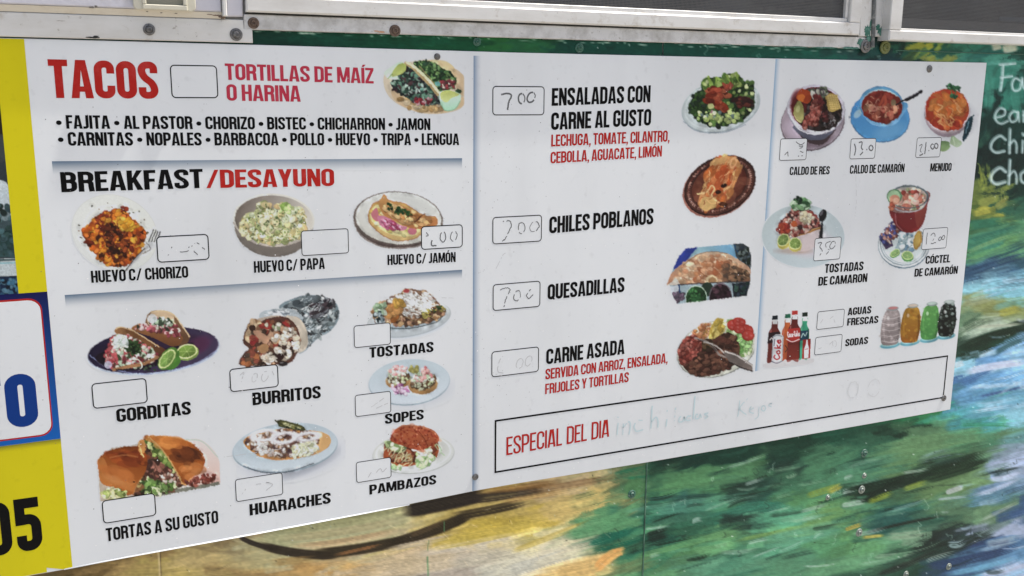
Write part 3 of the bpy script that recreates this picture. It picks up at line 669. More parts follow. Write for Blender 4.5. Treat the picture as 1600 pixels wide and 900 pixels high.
    for _ in range(40):
        x = r.uniform(1000, 1600); y = r.uniform(720, 900); a = math.radians(-12 + r.gauss(0, 5)); L = r.uniform(20, 90); S(x, y, x + L * math.cos(a), y + L * math.sin(a), r.uniform(2, 7), r.choice(['#182a22', '#12241c', '#1c3c34']), r.uniform(.3, .7), r.gauss(0, 3), r.uniform(.3, .8))
    # top band accents
    for x, y, w, c in ((1452, 72, 9, '#8c9234'), (1465, 76, 7, '#849038'), (1470, 66, 6, '#7c8a3c'), (1386, 72, 9, '#8a9038'), (1455, 90, 10, '#80883a'), (1480, 91, 9, '#7c8a44')): S(x - 5, y + 5, x + 6, y - 5, w, c, .85, 0, .3)
    S(1548, 74, 1566, 70, 12, '#a8a89c', .9, 0, .2); S(1566, 78, 1592, 72, 13, '#a8a89c', .9, 0, .2); S(1558, 66, 1600, 66, 4, '#a4a498', .8, 0, .4)
    S(1535, 100, 1600, 95, 6, '#58988c', .6, 0, .7); S(1545, 175, 1548, 105, 14, '#3c8674', .8, 0, .4); S(1592, 190, 1582, 130, 14, '#36806e', .7, 0, .4); S(1556, 190, 1566, 176, 18, '#34705f', .7, 0, .5)
    # hand painted words running off the right side
    wc = '#98acac'
    for pts, w in (([(1562,101),(1586,99)],5),([(1567,102),(1566,120),(1563,141)],6),([(1564,121),(1581,119)],5),
                   ([(1594,126),(1586,122),(1581,131),(1584,141),(1593,139),(1596,126)],5),([(1597,122),(1598,134),(1603,141)],5),([(1610,122),(1611,140)],5),
                   ([(1554,184),(1568,180),(1570,172),(1562,169),(1555,178),(1556,188),(1564,193),(1574,189)],5),([(1590,176),(1583,174),(1577,182),(1580,190),(1588,187),(1590,175)],5),([(1591,175),(1592,190)],4),([(1599,174),(1599,190)],5),([(1599,180),(1606,173)],4),
                   ([(1571,218),(1562,212),(1551,220),(1548,231),(1556,238),(1569,236)],6),([(1578,202),(1577,239)],6),([(1577,226),(1584,219),(1588,226),(1588,238)],5),([(1598,220),(1597,238)],5),([(1598,209),(1599,211)],6),
                   ([(1571,268),(1562,262),(1551,270),(1548,280),(1556,287),(1570,284)],7),([(1578,250),(1576,287)],6),([(1576,274),(1584,267),(1588,275),(1588,286)],5),([(1602,266),(1595,272),(1596,283),(1604,286),(1610,276),(1602,266)],6)):
        cv.line(pts, w * .9, wc, .6); cv.line([(x + .8, y + .8) for x, y in pts], w * .35, '#b4c4c4', .6)
    # chips, flecks, drips
    for _ in range(900):
        x = r.uniform(100, 1700); y = r.uniform(60, 960); cv.ell(x, y, r.uniform(.5, 1.3), r.uniform(.5, 1), r.choice(['#a8b4ac', '#8ca094', '#1c2420', '#c4ccc8']), 0, r.uniform(.3, .8))
    for _ in range(46):
        x = r.uniform(950, 1590); y = r.uniform(60, 98) if r.random() < .3 else r.uniform(700, 890); pts = [(x, y)]
        for _k in range(5): pts.append((pts[-1][0] + r.uniform(-5, 5), pts[-1][1] + r.uniform(-4, 7)))
        cv.line(pts, .9, r.choice(['#8cac9c', '#a0b4a4', '#18241f']), .5)
    for _ in range(16):
        x = r.uniform(560, 960); y = r.uniform(790, 890); cv.line([(x, y), (x + r.uniform(-14, 14), y + r.uniform(-9, 9))], .9, '#b4a484', .45)
    cv.line([(668, 870), (669, 905)], 2.2, '#4c8458', .7); cv.line([(694, 815), (694, 830)], 1.4, '#4c8458', .6); cv.line([(670, 845), (668, 860)], 1.2, '#4c8458', .5)
    cv.line([(247, 862), (249, 880), (250, 905)], 3, '#a0906c', .6); cv.line([(250.5, 862), (252, 905)], 1.3, '#3c2e20', .7)
    for _ in range(60):
        x = r.uniform(420, 1330); cv.line([(x, r.uniform(50, 55)), (x + r.uniform(3, 14), r.uniform(50, 56) )], 1.2, '#7ca494', .0)
    for _ in range(70):     # white primer showing through at the flange edge
        x = r.uniform(400, 1330); y = 47.5 + (x - 400) * .0335; cv.ell(x, y + r.uniform(0, 3), r.uniform(1, 6), r.uniform(.5, 1.2), '#9cb4a8', 2, .6)
    n = vnoise((cv.h, cv.w), (cv.h / 2, cv.w / 3), 3) - .5; cv.c = np.clip(cv.c * (1 + n[..., None] * .12), 0, 255)
    def beyond(sign):
        def k(X, Z):
            hid = (X > 0.006 + BX0 * 0 - 1.0) & (X < BX1 - .012) & (Z < BZT - .012) & (Z > BZB + .03)
            hid = hid & ~((X > SEAM - .03) & (X < SEAM + .03))
            return (~hid) & (Z < 1.7225 + np.where(X > 1.80, .055, 0)) & (Z > .0) & ((X < SEAM) if sign < 0 else (X > SEAM))
        return k
    gy = cv.c.mean(-1, keepdims=True); cv.c = gy + (cv.c - gy) * .8; cv.c = np.clip(120 * (cv.c / 120) ** 1.18 * .96, 3, 250)
    warm = np.clip((cv.c[..., 0] / (cv.c[..., 2] + 1) - 1.08) * 4, 0, 1) * np.clip((cv.c[..., 0] / (cv.c[..., 1] + 1) - .96) * 12, 0, 1); cv.c *= (1 + .20 * warm * np.clip(cv.c.mean(-1) / 90, 0, 1))[..., None]
    cold = np.clip((cv.c[..., 2] / (cv.c[..., 1] + 1) - 1.02) * 6, 0, 1)[..., None]; gy = cv.c.mean(-1, keepdims=True); cv.c = cv.c + (gy * 1.1 + np.array([-6, 6, 6]) - cv.c) * cold * .28
    cv.c = np.clip(cv.c, 3, 250)
    cv.build('wall_panel', mural_m, truck, D_WALL, 'wall sheet painted tan, brown and ochre with a dark branch', relief=.0006, keep=beyond(-1), full=True)
    cv.build('wall_panel', mural_m, truck, D_WALL + .0007, 'wall sheet painted with green, blue and white brush strokes', relief=.0006, keep=beyond(1), full=True)
mural()

# --- top trim, hatch, windows -----------------------------------------------------------------------
def block(name, px, d, m, back=.011, bev=.002, parent=None, label=None):
    mb = MB(); mb.bprism(quad(px, d), -d, back, bev); return mb.obj(name, m, parent or truck, label=label)
z = lambda x, y, d=0: WX(x, y, d)[1]
X = lambda x, y, d=0: WX(x, y, d)[0]
# fascia strip: flat lower face with a cream cove above it
fx1 = X(395, 60, .004); zb = BZT + .0022; zc = z(380, 31, .004); zt0 = z(0, 9.5, .012)
mb = MB(); mb.bprism([(-1.3, zb), (fx1, zb), (fx1, z(395, 45, .004)), (X(381, 45, .004), z(395, 45, .004)), (X(380, 30, .004), zc), (-1.3, zc)], -.004, .011, .0015)
fascia = mb.obj('fascia_strip', whitep, truck, label='white painted metal strip above the menu board')
mb = MB(); mb.add([(-1.3, -.004, zc + .0004), (X(352, 27, .006), -.004, zc + .0004), (X(352, 27, .006), -.010, zc + .0115), (-1.3, -.010, zc + .0115), (-1.3, .011, zc + .0115), (X(352, 27, .006), .011, zc + .0115), (-1.3, .011, zc + .0004), (X(352, 27, .006), .011, zc + .0004)],
                  [(0, 1, 2, 3), (3, 2, 5, 4), (1, 7, 5, 2), (0, 3, 4, 6)])
mb.obj('drip_rail', cream, truck, label='cream coved rail over the white strip')
zd = z(0, 8, .012)
hatch = MB(); hx1 = X(346, 12, .012); zd0 = zc + .0122
hatch.bprism([(-1.3, zd0), (hx1, zd0), (hx1, 2.3), (-1.3, 2.3)], -.012, .011, .002)
hatch_o = hatch.obj('hatch_door', lilac, truck, label='pale grey hatch door above the white strip')
t = MB(); t.bprism([(hx1 + .001, zd0 - .008), (hx1 + .009, zd0 - .008), (hx1 + .009, 2.3), (hx1 + .001, 2.3)], -.02, .011, .002); t.obj('door_edge_trim', frame_m, truck)
# recessed pull handle
hx0, hxe = X(208, 8, .016), X(306, 12, .016); hz = zd0 - .002; hh = .044
h = MB(); xa, xb = X(226, 8, .016), X(289, 10, .016)
h.bprism(rrect(hx0, hz, xa, hz + hh, .0085), -.018, -.0115, .0015); h.bprism(rrect(xb, hz, hxe, hz + hh, .0085), -.018, -.0115, .0015)
h.bprism([(xa - .004, hz + .001), (xb + .004, hz + .001), (xb + .004, hz + .010), (xa - .004, hz + .010)], -.0215, -.0115, .0015)
h.bprism([(xa - .004, hz + hh - .009), (xb + .004, hz + hh - .009), (xb + .004, hz + hh), (xa - .004, hz + hh)], -.0215, -.0115, .0015)
h.bprism([(xa - .004, hz + .0102), (xa + .003, hz + .0102), (xa + .003, hz + hh - .0092), (xa - .004, hz + hh - .0092)], -.0215, -.0115, .0015)
h.bprism([(xb - .003, hz + .0102), (xb + .004, hz + .0102), (xb + .004, hz + hh - .0092), (xb - .003, hz + hh - .0092)], -.0215, -.0115, .0015)
ho = h.obj('door_handle', plast, hatch_o, label='cream recessed pull handle'); 
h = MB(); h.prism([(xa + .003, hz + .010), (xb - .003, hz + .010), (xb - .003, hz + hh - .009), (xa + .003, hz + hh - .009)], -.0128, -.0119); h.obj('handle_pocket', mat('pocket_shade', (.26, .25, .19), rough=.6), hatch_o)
# filler panel between hatch and window
block('filler_panel', [(353, -60), (379, -60), (379.5, 26), (354, 26)], .006, lilac, label='narrow pale panel between the hatch and the window')
# window 1 flange, long aluminium strip
zf0, zf1 = 1.7218, 1.7498
flx1 = X(1362, 70, .003)
mb = MB(); mb.bprism([(X(381, 44, .003), zf0), (flx1, zf0), (flx1, zf1), (X(381, 30, .003), zf1)], -.0035, .011, .0015)
flange = mb.obj('window_flange', alu, truck, label='weathered aluminium strip under the long serving window')
mb = MB(); mb.prism([(X(385, 20), zf1 + .0003), (X(1343, 50), zf1 + .0003), (X(1343, 50), zf1 + .012), (X(385, 20), zf1 + .012)], -.0006, .0112); mb.obj('gap_shade_strip', dark_gap, truck)  # near-black strip painting the shade between flange and bottom rail

def window(name, xl, xr, zb, label, prot, rail, stile_l, stile_r, ztop, ledge):
    """sliding window: rails and stiles, a lit ledge over the bottom rail, wire screen and pane"""
    base = MB(); base.bprism([(xl, zb), (xr, zb), (xr, zb + rail), (xl, zb + rail)], -prot, .009, .003)
    bo = base.obj(name, frame_m, truck, label=label)
    b = MB(); b.bprism([(xl + stile_l * .0, zb + rail + .0004), (xl + stile_l, zb + rail + .0004), (xl + stile_l, ztop), (xl, ztop)], -prot * .98, .009, .002); b.obj('stile', frame_m, bo)
    b = MB(); b.bprism([(xr - stile_r, zb + rail + .0004), (xr, zb + rail + .0004), (xr, ztop), (xr - stile_r, ztop)], -prot * .98, .009, .002); b.obj('stile', frame_m, bo)
    b = MB(); b.bprism([(xl, ztop + .0004), (xr, ztop + .0004), (xr, ztop + .04), (xl, ztop + .04)], -prot, .009, .003); b.obj('top_rail', frame_m, bo)
    # inner channel: step behind the rail that catches the sun
    b = MB(); b.bprism([(xl + stile_l + .0004, zb + rail + .0003), (xr - stile_r - .0004, zb + rail + .0003), (xr - stile_r - .0004, zb + rail + ledge), (xl + stile_l + .0004, zb + rail + ledge)], -prot * .45, .009, .001); b.obj('screen_channel', frame_m, bo)
    b = MB(); b.bprism([(xr - stile_r - .009, zb + rail + ledge + .0004), (xr - stile_r - .0004, zb + rail + ledge + .0004), (xr - stile_r - .0004, ztop), (xr - stile_r - .009, ztop)], -prot * .5, .009, .001); b.obj('screen_channel', frame_m, bo)
    # wire screen
    x0, x1 = xl + stile_l, xr - stile_r - .009; z0 = zb + rail + ledge - .001; v = []; f = []; p = .0034; w = .0005; ys = .001
    def bar(a, c):
        k = len(v); v.extend([(a[0], ys - w, a[1]), (c[0], ys - w, a[1]), (c[0], ys - w, c[1]), (a[0], ys - w, c[1]), (a[0], ys + w, a[1]), (c[0], ys + w, a[1]), (c[0], ys + w, c[1]), (a[0], ys + w, c[1])])
        f.extend([tuple(k + q for q in qq) for qq in ((0, 1, 2, 3), (4, 7, 6, 5), (0, 4, 5, 1), (3, 2, 6, 7), (0, 3, 7, 4), (1, 5, 6, 2))])
    zt_ = ztop; q = z0
    while q < zt_: bar((x0, q), (x1, q + w * 2)); q += p
    q = x0
    while q < x1: bar((q, z0), (q + w * 2, zt_)); q += p
    mesh_obj('insect_screen', v, f, screen_m, bo, label='fine grey wire screen', kind='stuff')
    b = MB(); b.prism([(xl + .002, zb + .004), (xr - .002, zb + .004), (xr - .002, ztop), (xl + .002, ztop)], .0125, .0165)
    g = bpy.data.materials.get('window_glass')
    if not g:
        g = mat('window_glass', (.025, .03, .036), rough=.08, spec=.8, bump=(3, .05), var=[(5, .45, .62, (.10, .12, .15), (1, 1, 3)), (14, .55, .68, (.16, .17, .17), (.4, 1, 2)), (9, .6, .72, (.005, .006, .008), (1, 1, .6))])  # bluish reflection and dim interior painted into the glass colour
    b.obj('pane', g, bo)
    return bo
p1 = .016
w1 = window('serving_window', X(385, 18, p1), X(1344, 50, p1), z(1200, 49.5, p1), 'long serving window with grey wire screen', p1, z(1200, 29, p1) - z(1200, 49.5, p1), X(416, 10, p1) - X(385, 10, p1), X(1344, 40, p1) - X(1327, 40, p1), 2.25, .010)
p2 = .034
xl2 = X(1390, 50, p2); zb2 = z(1420, 64, p2)
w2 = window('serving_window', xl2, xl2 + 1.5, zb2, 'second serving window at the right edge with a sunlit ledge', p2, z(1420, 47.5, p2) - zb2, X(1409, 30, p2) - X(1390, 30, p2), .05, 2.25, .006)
# things seen dimly inside: shelf line and pale box behind the right window's screen
b = MB(); b.prism([(xl2 + .02, zb2 + .030), (xl2 + 1.2, zb2 + .030), (xl2 + 1.2, zb2 + .058), (xl2 + .02, zb2 + .058)], .009, .0115); b.obj('slider_rail', mat('grey_slider', (.30, .29, .28), rough=.4), w2)
b = MB(); b.prism([(xl2 + .43, zb2 + .064), (xl2 + .9, zb2 + .064), (xl2 + .9, zb2 + .0745), (xl2 + .43, zb2 + .0745)], .008, .0115); b.obj('slider_rail', mat('blue_slider', (.16, .22, .30), rough=.3), w2)
# trim between the windows
block('window_trim', [(1345, -60), (1366, -60), (1364, 57), (1343.5, 57)], .006, whitep, label='white flange beside the long window')
block('window_trim', [(1371, -60), (1392, -60), (1389, 58), (1368, 57)], .006, whitep, label='white flange left of the second window')
block('joint_rib', [(1366.5, -60), (1370.5, -60), (1367.5, 74), (1362.5, 74)], .011, mat('dark_caulk', (.10, .11, .11), rough=.8, bump=(200, .6), var=[(120, .5, .7, (.3, .3, .28))]), label='dark rib between the two windows')
def blot(cx, cy, rx, ry, d, seed, n=26):
    r = random.Random(seed); c = WX(cx, cy, d); ax = abs(X(cx + rx, cy, d) - c[0]); az = abs(z(cx, cy + ry, d) - c[1]); pts = []
    for k in range(n):
        a = 2 * math.pi * k / n; q = r.uniform(.6, 1.1); pts.append((c[0] + ax * q * math.cos(a), c[1] + az * q * math.sin(a)))
    return pts
def blots(name, lst, d, m, parent, seed=0, label=None):
    for i, (cx, cy, rx, ry) in enumerate(lst):
        p = blot(cx, cy, rx, ry, d, seed + i); c = WX(cx, cy, d); n = len(p)
        mesh_obj(name, [(c[0], -d - .0004, c[1])] + [(a, -d, b) for a, b in p], [(0, 1 + j, 1 + (j + 1) % n) for j in range(n)], m, parent, label=label)
greenp = mat('green_paint_smear', (.03, .14, .10), rough=.5, bump=(200, .5), var=[(90, .5, .6, (.10, .22, .18))])
blots('paint_smear', [(1356, 48, 6, 10), (1361, 38, 3, 8), (1376, 50, 6, 6), (1379, 46, 4, 6), (1372, 42, 4, 6), (1384, 54, 5, 3), (1358, 60, 5, 5)], .0065, greenp, truck, 3, 'green paint smeared over the trim below the joint')
blots('paint_smear', [(1345, 66, 6, 8), (1356, 75, 12, 3), (1330, 75, 18, 2), (1290, 74.5, 24, 1.5), (1240, 73.5, 24, 1.6), (1180, 71.5, 22, 1.2), (1130, 70, 20, 1.4)], .0042, greenp, truck, 13, 'green paint lapping onto the aluminium strip')
blots('rust_stain', [(344, 25.5, 4, 2.5), (348, 27, 5, 3), (338, 24, 7, 1.2), (328, 22.5, 5, .8)], .0125, rust_m, truck, 23, 'rust spot at the end of the cream rail')
blots('paint_chip', [(145, 58.6, 12, 1.6), (228, 64, 7, 1.0), (150, 57, 5, 1.4)], .0045, dark_gap, fascia, 33)
blots('paint_chip', [(143, 11.5, 5, 1.6), (150, 10, 2.5, 2.5), (95, 32.5, 8, .5), (252, 20, 2, .8), (230, 18, 2, .8), (275, 21, 3, .8)], .0125, mat('dark_scuff', (.12, .11, .10), rough=.8), hatch_o, 43)
blots('rust_stain', [(596, 50, 6, 1.5), (588, 48.5, 4, 1)], .0042, mat('orange_rust', (.55, .28, .15), rough=.8), flange, 53)
# wall bolts and screws
def bolt(x, y, rpx, d, m, label, name='bolt', parent=None, head=True):
    c = WX(x, y, d); rr = abs(X(x + rpx, y, d) - c[0]); mb = MB(); cx, cz = c
    mb.lathe(cx, cz, [(rr, -d + .002), (rr, -d - .0012), (rr * .93, -d - .0022), (rr * .66, -d - .0026), (rr * .60, -d - .0016), (rr * .56, -d - .0016), (rr * .52, -d - .0042), (rr * .42, -d - .0055), (rr * .30, -d - .0058), (rr * .26, -d - .004), (rr * .14, -d - .004), (.0004, -d - .0052)], 24)
    return mb.obj(name, m, parent or truck, label=label)
bolt(233, 46, 9.5, .004, bolt_m, 'grey bolt in the white strip left of the corner')
bolt(369, 54, 10, .004, bolt_m, 'grey washered bolt at the right end of the white strip')
bolt(396, 36, 9, .0035, rust_m, 'rusty bolt at the left end of the aluminium strip')
bolt(617, 48, 8.7, .0035, rust_m, 'brown bolt in the middle of the aluminium strip')
bolt(1352.5, 72, 8, .004, bolt_m, 'paint smeared bolt below the joint between windows')
bolt(1383, 74, 7.5, .0005, mat('olive_bolt', (.14, .16, .05), rough=.5, bump=(300, .4)), 'olive painted bolt right of the joint')
bolt(745, 65.5, 6, D_WALL, gbolt, 'green painted screw above the board', 'screw')
bolt(905, 75, 6.5, D_WALL, gbolt, 'green painted screw above the salad price box', 'screw')
for x, y, rp, lb in ((987, 772, 6, 'green rivet left of the sheet seam'), (1350, 708, 5, 'green rivet high in the green strokes'), (1346, 765, 5, 'bare rivet beside the dark green stroke'), (1342, 832, 5, 'bare rivet on the short yellow stroke'), (1350, 743, 3.5, 'small rivet below the highest green one'),
                     (1293, 777, 3.5, 'small rivet on the yellow stroke'), (1482, 885, 4, 'rivet on the dark blue stroke'), (1415, 897, 4, 'rivet at the bottom edge of the picture')):
    bolt(x, y, rp, D_WALL, gbolt if 'green rivet' in lb else mat('bare_rivet', (.26, .30, .27), rough=.45, metal=.5), lb, 'rivet')
blots('paint_chip', [(1194, 700, 4, 5), (1199, 696, 3, 3), (1190, 703, 3, 2)], .0001 + D_WALL, chip, truck, 63, 'patch of white primer showing under the board')
# thin overlap seam right of the windows
mb = MB(); mb.prism([(X(1398, 81, -.004), 1.7195), (3.6, 1.7195), (3.6, 1.7215), (X(1398, 81, -.004), 1.7215)], .0015, .009); mb.obj('seam_lip', teal_wall, truck, label='thin green seam lip below the second window')
mb = MB(); mb.prism([(SEAM - .0016, .01), (SEAM + .0012, .01), (SEAM + .0012, BZB + .02), (SEAM - .0016, BZB + .02)], .0031, .009); mb.obj('seam_lip', mat('pale_seam', (.08, .19, .13), rough=.5, var=[(14, .45, .6, (.02, .07, .05))]), truck, label='vertical green seam under the board')
# plain painted skin further along the truck
mb = MB(); mb.prism([(-2.2, .0), (5.2, .0), (5.2, 1.69), (-2.2, 1.69)], .0066, .0115); xw = X(1800, 100, D_WALL) - .01; mb.prism([(xw, 1.6905), (5.2, 1.6905), (5.2, 1.74), (xw, 1.74)], .0066, .0115)
mb.obj('wall_skirt', teal_wall, truck)

#@@BOARD
board = empty('menu_board', (1.15, 0, BZB), 'white glossy printed food menu board with yellow left end, screwed to the painted truck', 'menu board')
bot = [(0, 908), (113, 888), (200, 870), (400, 833.8), (600, 796), (740, 767.5), (800, 757), (1000, 724.5), (1200, 690.3), (1350, 664), (1485, 640)]
bp = [WX(*p) for p in bot]; bp[0] = (BX0, bp[1][1] + .0005)
top = [WX(1542, 98), WX(1210, 91.4), WX(800, 82), WX(400, 70), WX(37, 60)]; top = [(a, b) for a, b in top] + [(BX0, BZT)]
mb = MB(); mb.bprism(bp + top, 0, .0035, .0009)
panel = mb.obj('panel', vinyl, board, label='white aluminium composite sheet')
# bottom edge curls out a little and catches the light
lv = []; lf = []
lp = [WX(x, y) for x, y in ((100, 890.3), (200, 870.5), (330, 846.8), (400, 834), (520, 811.5), (600, 796.5), (640, 789))]
for i, (a, b) in enumerate(lp):
    c = .0017 * math.sin(math.pi * i / (len(lp) - 1)) + .00005
    lv += [(a, -.0002, b + .0022), (a, -.0002 - c * 1.3, b - .0002), (a, .001, b - .0008)]
for i in range(len(lp) - 1):
    k = i * 3; lf += [(k, k + 1, k + 4, k + 3), (k + 1, k + 2, k + 5, k + 4)]
mesh_obj('curled_edge', lv, lf, vinyl, board, label='bottom edge curling away from the wall')

# yellow end with photo strip, blue box and big characters
yv = MB()
def flat(name, pts, d, m, parent=board, label=None):
    n = len(pts); ar = sum(pts[i][0] * pts[(i + 1) % n][1] - pts[(i + 1) % n][0] * pts[i][1] for i in range(n))
    if ar < 0: pts = pts[::-1]
    return mesh_obj(name, [(a, -d, b) for a, b in pts], [tuple(range(n))], m, parent, label=label)
yx = X(36, 62); zt_ = z(20, 60.5)
blu_t = z(40, 458); blu_b = z(40, 693)
blu_t = (WX(76, 455)[1] + WX(0, 461)[1]) / 2; blu_b = (WX(97, 685)[1])
yx = .0005
def gradquad(name, x0, z0, x1, z1, d, ctop, cbot, label, n=12):
    v = []; f = []; cols = []
    for j in range(n + 1):
        t = j / n; k = np.clip(ctop * (1 - t) + cbot * t, 0, .9)
        for x in (x0, x1): v.append((x, -d, z1 + (z0 - z1) * t)); cols.append([*k, 1])
    for j in range(n): f.append((2 * j, 2 * j + 2, 2 * j + 3, 2 * j + 1))
    o = mesh_obj(name, v, f, print_m, board, label=label); ca = o.data.color_attributes.new('paint', 'FLOAT_COLOR', 'POINT'); ca.data.foreach_set('color', np.array(cols, np.float32).ravel()); return o
xe = (X(3, 200) + X(29, 452)) / 2
flat('yellow_field', [(xe, BZB + .004), (xe + .03, bp[1][1] + .0014), (yx, bp[1][1] + .0014), (yx, zt_), (xe, zt_)], D_BOX, yellow, label='yellow printed field at the left end')
flat('yellow_field', [(BX0 + .002, blu_b - .01), (xe + .002, blu_b - .01), (xe + .002, bp[1][1] + .0014), (BX0 + .002, bp[1][1] + .0014)], D_BOX - .00004, yellow, label='yellow printed ground of the phone number')
flat('yellow_field', [(BX0 + .002, zt_), (xe + .002, zt_), (xe + .002, z(0, 160)), (BX0 + .002, z(0, 160))], D_BOX - .00004, yellow, label='yellow printed band above the photo strip')
# photo strip left of the yellow
cv = Cv(-120, 100, 44, 475, 1.3, '#a4a6aa')
cv.a[:] = 1; cv.c[:] = hexc('#20262a')
cv.ell(-2, 190, 14, 60, '#1a1612', 0, 1); cv.ell(2, 232, 10, 22, '#2a2e30'); cv.poly([(-60, 290), (4, 282), (16, 310), (18, 340), (-60, 345)], '#8c949a'); cv.ell(6, 318, 12, 24, '#868f96', 10)
cv.ell(8, 350, 12, 16, '#2a363a'); cv.ell(8, 336, 8, 9, '#505c60'); cv.poly([(-60, 365), (20, 360), (40, 400), (-60, 405)], '#10201f', False, 1, '#25383a')
cv.blobs([(-60, 320), (20, 320), (30, 400), (-60, 400)], 90, (1.5, 5), ['#2c4044', '#243438', '#3c5054', '#16201f', '#20302f'], 2)
cv.poly([(-120, 407), (42, 403), (42, 430), (-120, 437)], '#848c90', False); cv.line([(-60, 409), (42, 405)], 3, '#2c3a3c'); cv.line([(-60, 413), (42, 410)], 2, '#5c8088')
cv.poly([(-120, 437), (42, 431), (44, 475), (-120, 475)], '#0e1a2c', False); cv.blobs([(-40, 436), (38, 433), (38, 460), (-40, 462)], 60, (1, 4), ['#1c3448', '#2c4c60', '#0a1018', '#3c5868'], 2)
cv.grain(.1)
cv.build('printed_photo', print_m, board, D_PIC, 'dark photo strip at the far left of the board', keep=lambda X_, Z_: (X_ < xe + .012) & (Z_ < z(0, 150)) & (Z_ > blu_t - .02), full=True)
gradquad('blue_field', BX0 + .002, blu_b, yx, blu_t, D_TXT, np.array([.006, .008, .07]), np.array([.008, .11, .42]), 'navy to bright blue box at the left end')
gradquad('print_shadow', BX0 + .002, blu_b - .011, yx, blu_b - .0004, D_BOX + .00004, np.array([.22, .20, .02]), np.array([.60, .53, .010]), 'olive printed shade under the blue box')
ibx0, ibz1 = X(-160, 473, .0009), z(40, 466.5, .0009); rb = WX(81.5, 677)
flat('box_border', rrect(-.8, rb[1] - .003, rb[0] + .0025, WX(60, 468)[1] + .0035, .022), .00036, redink, label='red rim of the white box')
flat('box_field', rrect(-.79, rb[1], rb[0], WX(60, 468)[1], .020), .00042, boxw, label='white rounded box inside the blue')
text('TO', (-47, 592), 676, (61.5, 664), blueink, board, .20, .05, label='big blue letters TO', d=.00048)
text('05', (-28, 788), 871, (68, 857), ink, board, .19, .09, label='big black digits 05', d=D_MARK)
# gradient rules and dividers
def grad(name, c4, c0, c1, d, vertical, label, n=24, pw=1.6):
    """c4: pixel corners tl,tr,br,bl ; colour fades from c0 (start edge) into the paper"""
    P = [WX(*p, d) for p in c4]; v = []; f = []; cols = []
    K = 12; M_ = n
    for j in range(K + 1):
        for i in range(M_ + 1):
            s, t = i / M_, j / K
            if vertical: a, bb = t, s       # fade across x
            else: a, bb = s, t
            x = (P[0][0] * (1 - a) + P[1][0] * a) * (1 - bb) + (P[3][0] * (1 - a) + P[2][0] * a) * bb
            zz = (P[0][1] * (1 - a) + P[1][1] * a) * (1 - bb) + (P[3][1] * (1 - a) + P[2][1] * a) * bb
            v.append((x, -d, zz)); k = (1 - t) ** pw
            mid = 1 - .22 * math.sin(math.pi * s) if not vertical else 1
            pal = lin('x' and hexc('#b2b4b7')); cc = lin(hexc(c0)) / pal * BOARD
            cols.append(list(np.clip(BOARD * (1 - k * mid) + cc * k * mid, 0, .9)) + [1])
    for j in range(K):
        for i in range(M_):
            q = j * (M_ + 1) + i; f.append((q, q + 1, q + M_ + 2, q + M_ + 1) if vertical else (q, q + M_ + 1, q + M_ + 2, q + 1))
    o = mesh_obj(name, v, f, print_m, board, label=label)
    ca = o.data.color_attributes.new('paint', 'FLOAT_COLOR', 'POINT'); ca.data.foreach_set('color', np.array(cols, np.float32).ravel())
    return o
grad('divider', [(740, 87), (753, 87.4), (751, 765), (738, 767.5)], '#5c7088', None, D_PIC, True, 'blue shaded vertical divider left of the salad column')
grad('divider', [(1212, 92), (1221, 92.3), (1189, 578), (1180, 580)], '#6c87a0', None, D_PIC, True, 'blue shaded vertical divider left of the soups')
grad('divider', [(81, 252), (722, 247.2), (722, 264), (83, 272)], '#44586c', None, D_PIC, False, 'blue shaded rule above the breakfast heading', pw=1.05)
grad('divider', [(101, 461), (722, 421.5), (722, 435.5), (103, 480)], '#44586c', None, D_PIC, False, 'blue shaded rule below the breakfast pictures', pw=1.05)

